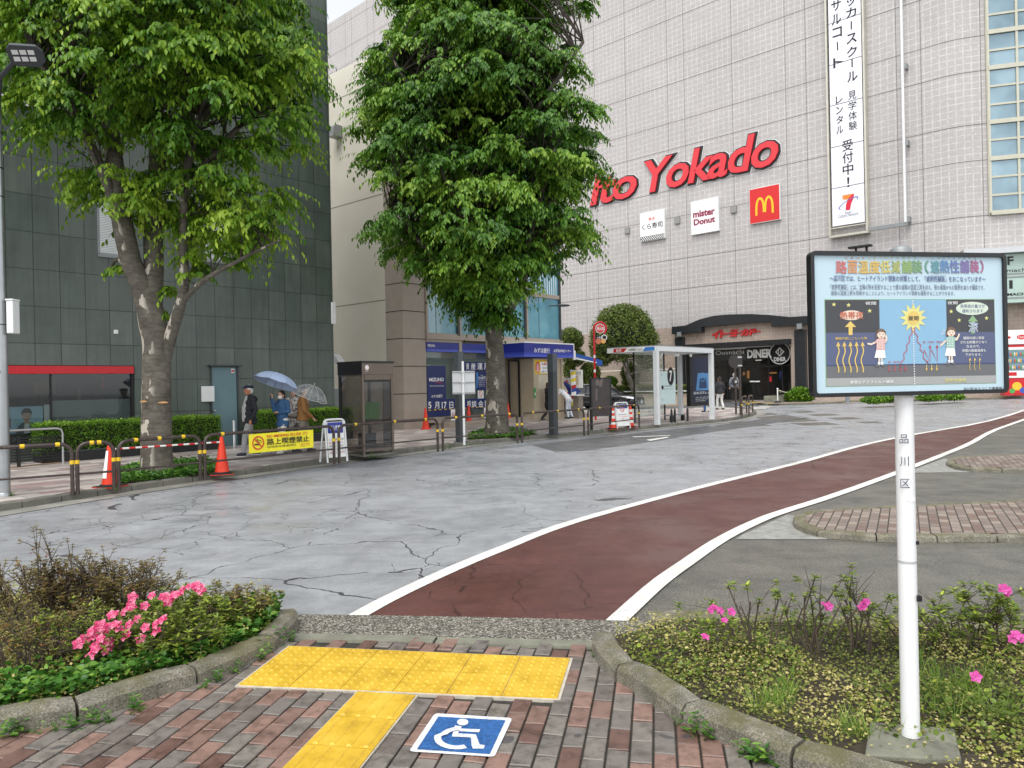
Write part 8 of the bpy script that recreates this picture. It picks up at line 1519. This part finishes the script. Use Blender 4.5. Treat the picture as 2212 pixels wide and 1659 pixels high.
    if hairkind != 'none':
        h.ell(hl(-.012, 0, .042), tr((.098, .086, .10)), 0, 16, 10); h.ell(hl(-.045, 0, -.01), tr((.066, .08, .085)), 0, 14, 8)
        if hairkind == 'bob': h.ell(hl(-.04, 0, -.06), tr((.065, .085, .08)), 0, 14, 8)
        if hairkind == 'long':
            for z in (-.08, -.15, -.22): h.ell(hl(-.06, 0, z), tr((.055, .085-.1*abs(z+.1), .08)), 0, 12, 8)
        # keep the face free
        cut = [v for v in h.v]; h.v = [((Vector(v)-(max(0, (ry.transposed() @ (Vector(v)-Hd)).x-.052*k)*(1 if (Vector(v)-Hd).z < .072*k else .15))*(ry @ Vector((1, 0, 0))))[:]) for v in cut]
        fused('hair', h, cloth(hair, .6), t, .011, 2)
    for s in (-1, 1): e = MB(); e.ell(hl(.083, s*.031, .012), tr((.008, .012, .007)), 0, 8, 5); e.build('eye', M['klet'], t); e = MB(); e.tube([hl(.088, s*.018, .034), hl(.084, s*.045, .036)], .004*k, 5); e.build('eyebrow', cloth(hair, .6), t)
    e = MB(); e.ell(hl(.089, 0, -.066), tr((.006, .022, .004)), 0, 8, 5); e.build('mouth', pr('8a4a42'), t)
    if mask: e = MB(); e.ell(hl(.047, 0, -.045), tr((.066, .064, .056)), 0, 14, 8); mk_ = fused('face_mask', e, M['wlet'], t, .01, 2)
    if cap: e = MB(); e.ell(hl(.0, 0, .085), tr((.118, .098, .05)), 0, 16, 8); e.ell(hl(.105, 0, .062), tr((.06, .075, .014)), 0, 14, 6); e.ell(hl(-.03, 0, .07), tr((.09, .092, .05)), 0, 14, 8); fused('cap', e, cloth(cap), t, .011, 2)
    return t, tr, C
def umbrella(label, hand, tip, rad, mats, seg=8, depth=.26):
    hand, tip = Vector(hand), Vector(tip); ax = (tip-hand).normalized(); t = thing('umbrella', label, 'umbrella', hand); T_ = tip-hand; u = ax.orthogonal().normalized(); v = ax.cross(u); c = MB(); N = 7; rows = []
    apex = T_-ax*.06
    def pt(i, a, sag):
        f = i/N; th = f*1.18; r = rad*math.sin(th)/math.sin(1.18); h = depth*(1-math.cos(th))/(1-math.cos(1.18)); return apex-ax*(h+sag*.02*f)+(u*math.cos(a)+v*math.sin(a))*(r*(1-.05*sag*f))
    n = seg*4; vs = [apex]
    for i in range(1, N+1):
        for k in range(n): vs.append(pt(i, 2*math.pi*k/n, math.sin(math.pi*(k % 4)/4)))
    fs = [(0, 1+k, 1+(k+1) % n) for k in range(n)]+[(1+i*n+k, 1+(i+1)*n+k, 1+(i+1)*n+(k+1) % n, 1+i*n+(k+1) % n) for i in range(N-1) for k in range(n)]
    c.add(vs, fs, 0, True); c.build('canopy', mats[0], t)
    s = MB(); s.tube([-ax*.10, T_], .006, 6); s.build('shaft', mats[1], t); s = MB(); s.tube([-ax*.14, ax*.03], .012, 8); s.build('handle', mats[2], t); s = MB(); s.tube([T_-ax*.06, T_], .007, 6); s.build('tip', mats[2], t)
    for k in range(seg): r = MB(); r.tube([pt(i, 2*math.pi*k/seg, 0)-ax*.004 for i in range(1, N+1)], .004, 4, cap=False); r.build('rib', mats[1], t)
    hem_ = MB(); hem_.tube([vs[1+(N-1)*n+k % n] for k in range(n+1)], .005, 4, cap=False); hem_.build('hem', mats[3], t)
Z5 = lambda zx, zy: ((850+zx*.3165)/1.8228, (1350+zy*.3165)/1.8228)
def spot(px, Y): c = at(px, 900, Y); return Vector((c.x, c.y, zg(c.x, c.y)+PAVE))
walk = lambda f, b: {1: ((f*.55+.03, .09, .5), (f-.05, .085, .09), 0.), -1: ((-b*.2+.04, -.09, .49), (-b, -.085, .10), 0.)}
A_back = math.atan2(-.753, -.657); A_fwd = math.atan2(.753, .657)
# old man in a cap, walking left
person('elderly man in a navy flat cap, open black jacket and grey tracksuit trousers walking left', spot(541, 17.5), A_back-.25, .985, 'jacket', '24272c', walk(.24, .2), '9b9a9a', {1: ((-.06, .26, 1.10), (.06, .25, .88), (.3, 0, -1), .5), -1: ((-.1, -.24, 1.1), (.05, -.24, .9), (.3, 0, -1), .5)}, 'cfcac4', SKIN2, hem=.78, fat=1.08, inner='a9a9a8', cap='232a40', hood=True, shoes='20242c')
# woman with the pale blue umbrella
pw = spot(611, 17.9); aw = math.atan2(-.85, -.5); hb = at(*Z5(697, 665), 17.75); kw = .90
iv = lambda p, o, a: Matrix.Rotation(-a, 3, 'Z') @ (Vector(p)-o)
lh = iv(hb-Vector((0, 0, .04)), pw, aw)/kw
person('woman in a denim shirt and white face mask holding up the pale blue umbrella', pw, aw, kw, 'shirt', '3a6088', walk(.18, .16), 'd9d7d0', {-1: (Vector((lh.x*.5+.04, lh.y*.75-.06, 1.18)), lh, (.0, 0, 1), .95), 1: ((.02, .25, 1.14), (.20, .06, 1.12), (.3, -1, .15), .5)}, '2b2220', mask=True, hem=.74, shoes='c9c7c2')
umbrella('pale blue umbrella tilted to the left, held by the woman in denim', hb+Vector((0, 0, .05)), at(*Z5(797, 350), 17.9), .55, [pm('pale_blue_umbrella_cloth', 'b9ccec', .5, .05, 4), M['dkgrey'], M['klet'], pr('b8cbee')])
# woman behind, mostly hidden
person('woman with brown bobbed hair in a patterned dress, half hidden behind the man in tan', spot(636, 18.7), aw+.3, .93, 'dress', 'b9b3ac', walk(.15, .15), '59534f', {1: ((-.02, .24, 1.12), (.12, .2, .95), (.5, 0, -1), .5), -1: ((0, -.24, 1.12), (.12, -.2, .95), (.5, 0, -1), .5)}, '3a2620', hairkind='bob', hem=.7, longcoat=True)
mq = NT('black_white_print'); v = mq.obj(); mq.col(mq.ramp(mq.noise(v, 14, 2, .4), [(.44, srgb('c9c3bb')), (.48, srgb('2f2b2a')), (.55, srgb('b9b2aa'))], 'CONSTANT')); mq.set('Roughness', .85)
for o in COL.objects:
    if o.name.startswith('dress'): o.data.materials[0] = mq.m
# man in a tan jacket with the clear umbrella
pm_ = spot(654, 18.05); am = A_fwd-.55; hb2 = at(*Z5(1140, 755), 18.1); l2 = iv(hb2, pm_, am)/.95; h3 = iv(at(*Z5(1205, 930), 17.95), pm_, am)/.95
person('man in a tan jacket and khaki trousers walking right under a clear umbrella', pm_, am, .95, 'jacket', '94693a', walk(.2, .22), '80796a', {1: (Vector((.12, .24, 1.08)), l2, (0, 0, 1), .95), -1: (Vector((.04, -.27, 1.10)), h3, (.6, 0, -.8), .5)}, '231d1b', hem=.84, fat=1.1, shoes='20242c', head=(0, -.2))
ucl = NT('clear_umbrella_vinyl'); tq = ucl.n('BsdfTransparent', Color=(.93, .95, .96, 1)); gq = ucl.n('BsdfGlossy', Roughness=.15); dq = ucl.n('BsdfDiffuse', Color=(.85, .87, .9, 1)); m1 = ucl.n('MixShader'); fr = ucl.n('LayerWeight', Blend=.35); ucl.l(ucl.math('MULTIPLY', fr.outputs['Facing'], .5), m1.inputs[0]); ucl.l(tq.outputs[0], m1.inputs[1]); ucl.l(gq.outputs[0], m1.inputs[2]); m2_ = ucl.n('MixShader'); m2_.inputs[0].default_value = .16; ucl.l(m1.outputs[0], m2_.inputs[1]); ucl.l(dq.outputs[0], m2_.inputs[2]); ucl.l(m2_.outputs[0], ucl.out.inputs['Surface'])
umbrella('transparent dome umbrella with white ribs over the man in tan', hb2+Vector((0, 0, .04)), at(*Z5(1230, 500), 18.1), .46, [ucl.m, M['wlet'], M['wlet'], M['wlet']], 8, .30)
# woman in black by the thick pole, man in white at the lottery window
person('woman with long brown hair dressed all in black, striding right behind the thick dark pole', spot(1184, 31.0), A_fwd-.45, .95, 'coat', '18181b', walk(.3, .34), '19191c', {1: ((.05, .24, 1.12), (.2, .22, .92), (.4, 0, -1), .5), -1: ((-.08, -.24, 1.12), (.02, -.24, .88), (.2, 0, -1), .5)}, '4a3024', hairkind='long', hem=.66, longcoat=True, vox=.018)
person('man in white work clothes bending over the lottery counter', spot(1229, 32.2), math.pi-.35, .98, 'jacket', 'dfe2e6', {1: ((.05, .1, .5), (.0, .1, .09), 0.), -1: ((.0, -.1, .5), (-.12, -.1, .09), 0.)}, 'cdd6e2', {1: ((.42, .2, 1.08), (.6, .12, 1.12), (1, 0, -.2), .4), -1: ((.40, -.2, 1.05), (.58, -.1, 1.1), (1, 0, -.2), .4)}, 'a9a29a', lean=.75, hem=.8, vox=.018)
# at the store entrance and the shelter
def far_person(label, px, Y, face, k, topc, legc, hair, **kw):
    c = at(px, 880, Y); p = Vector((c.x, c.y, zg(c.x, c.y)+.115)); return person(label, p, face, k, 'jacket', topc, walk(.18, .16), legc, {1: ((-.03, .26, 1.12), (.05, .25, .88), (.2, 0, -1), .5), -1: ((-.03, -.26, 1.12), (.05, -.25, .88), (.2, 0, -1), .5)}, hair, vox=.02, **kw)
t, tr, C = far_person('man in a grey jacket with a black backpack entering the store, seen from behind', 1587, 44.6, math.pi/2-.2, 1.0, '76787f', '2e2622', '9a948c', hem=.84)
bk = MB(); bk.ell((-.17, 0, 1.2), (.1, .15, .24), 0, 14, 8); bk.ell((-.22, 0, 1.1), (.07, .12, .12), 0, 12, 8); fused('backpack', bk, cloth('2b2d33'), t, .02, 2)
far_person('person in blue jeans standing behind the shelter advertising case', 1529, 35.3, math.pi-.5, .97, '3c4048', '34568a', '2a2320', hem=.84)
far_person('person in a dark patterned jacket and white trousers half hidden by the right shelter post', 1556, 36.6, math.pi/2+.3, .97, '2b2c30', 'c9c8c4', '2a2320', hem=.84)
far_person('person in dark clothes and a white mask standing behind the black car', 1258, 48.8, -math.pi/2-.4, 1.0, '33363a', '2b2b2d', '1f1a18', mask=True)
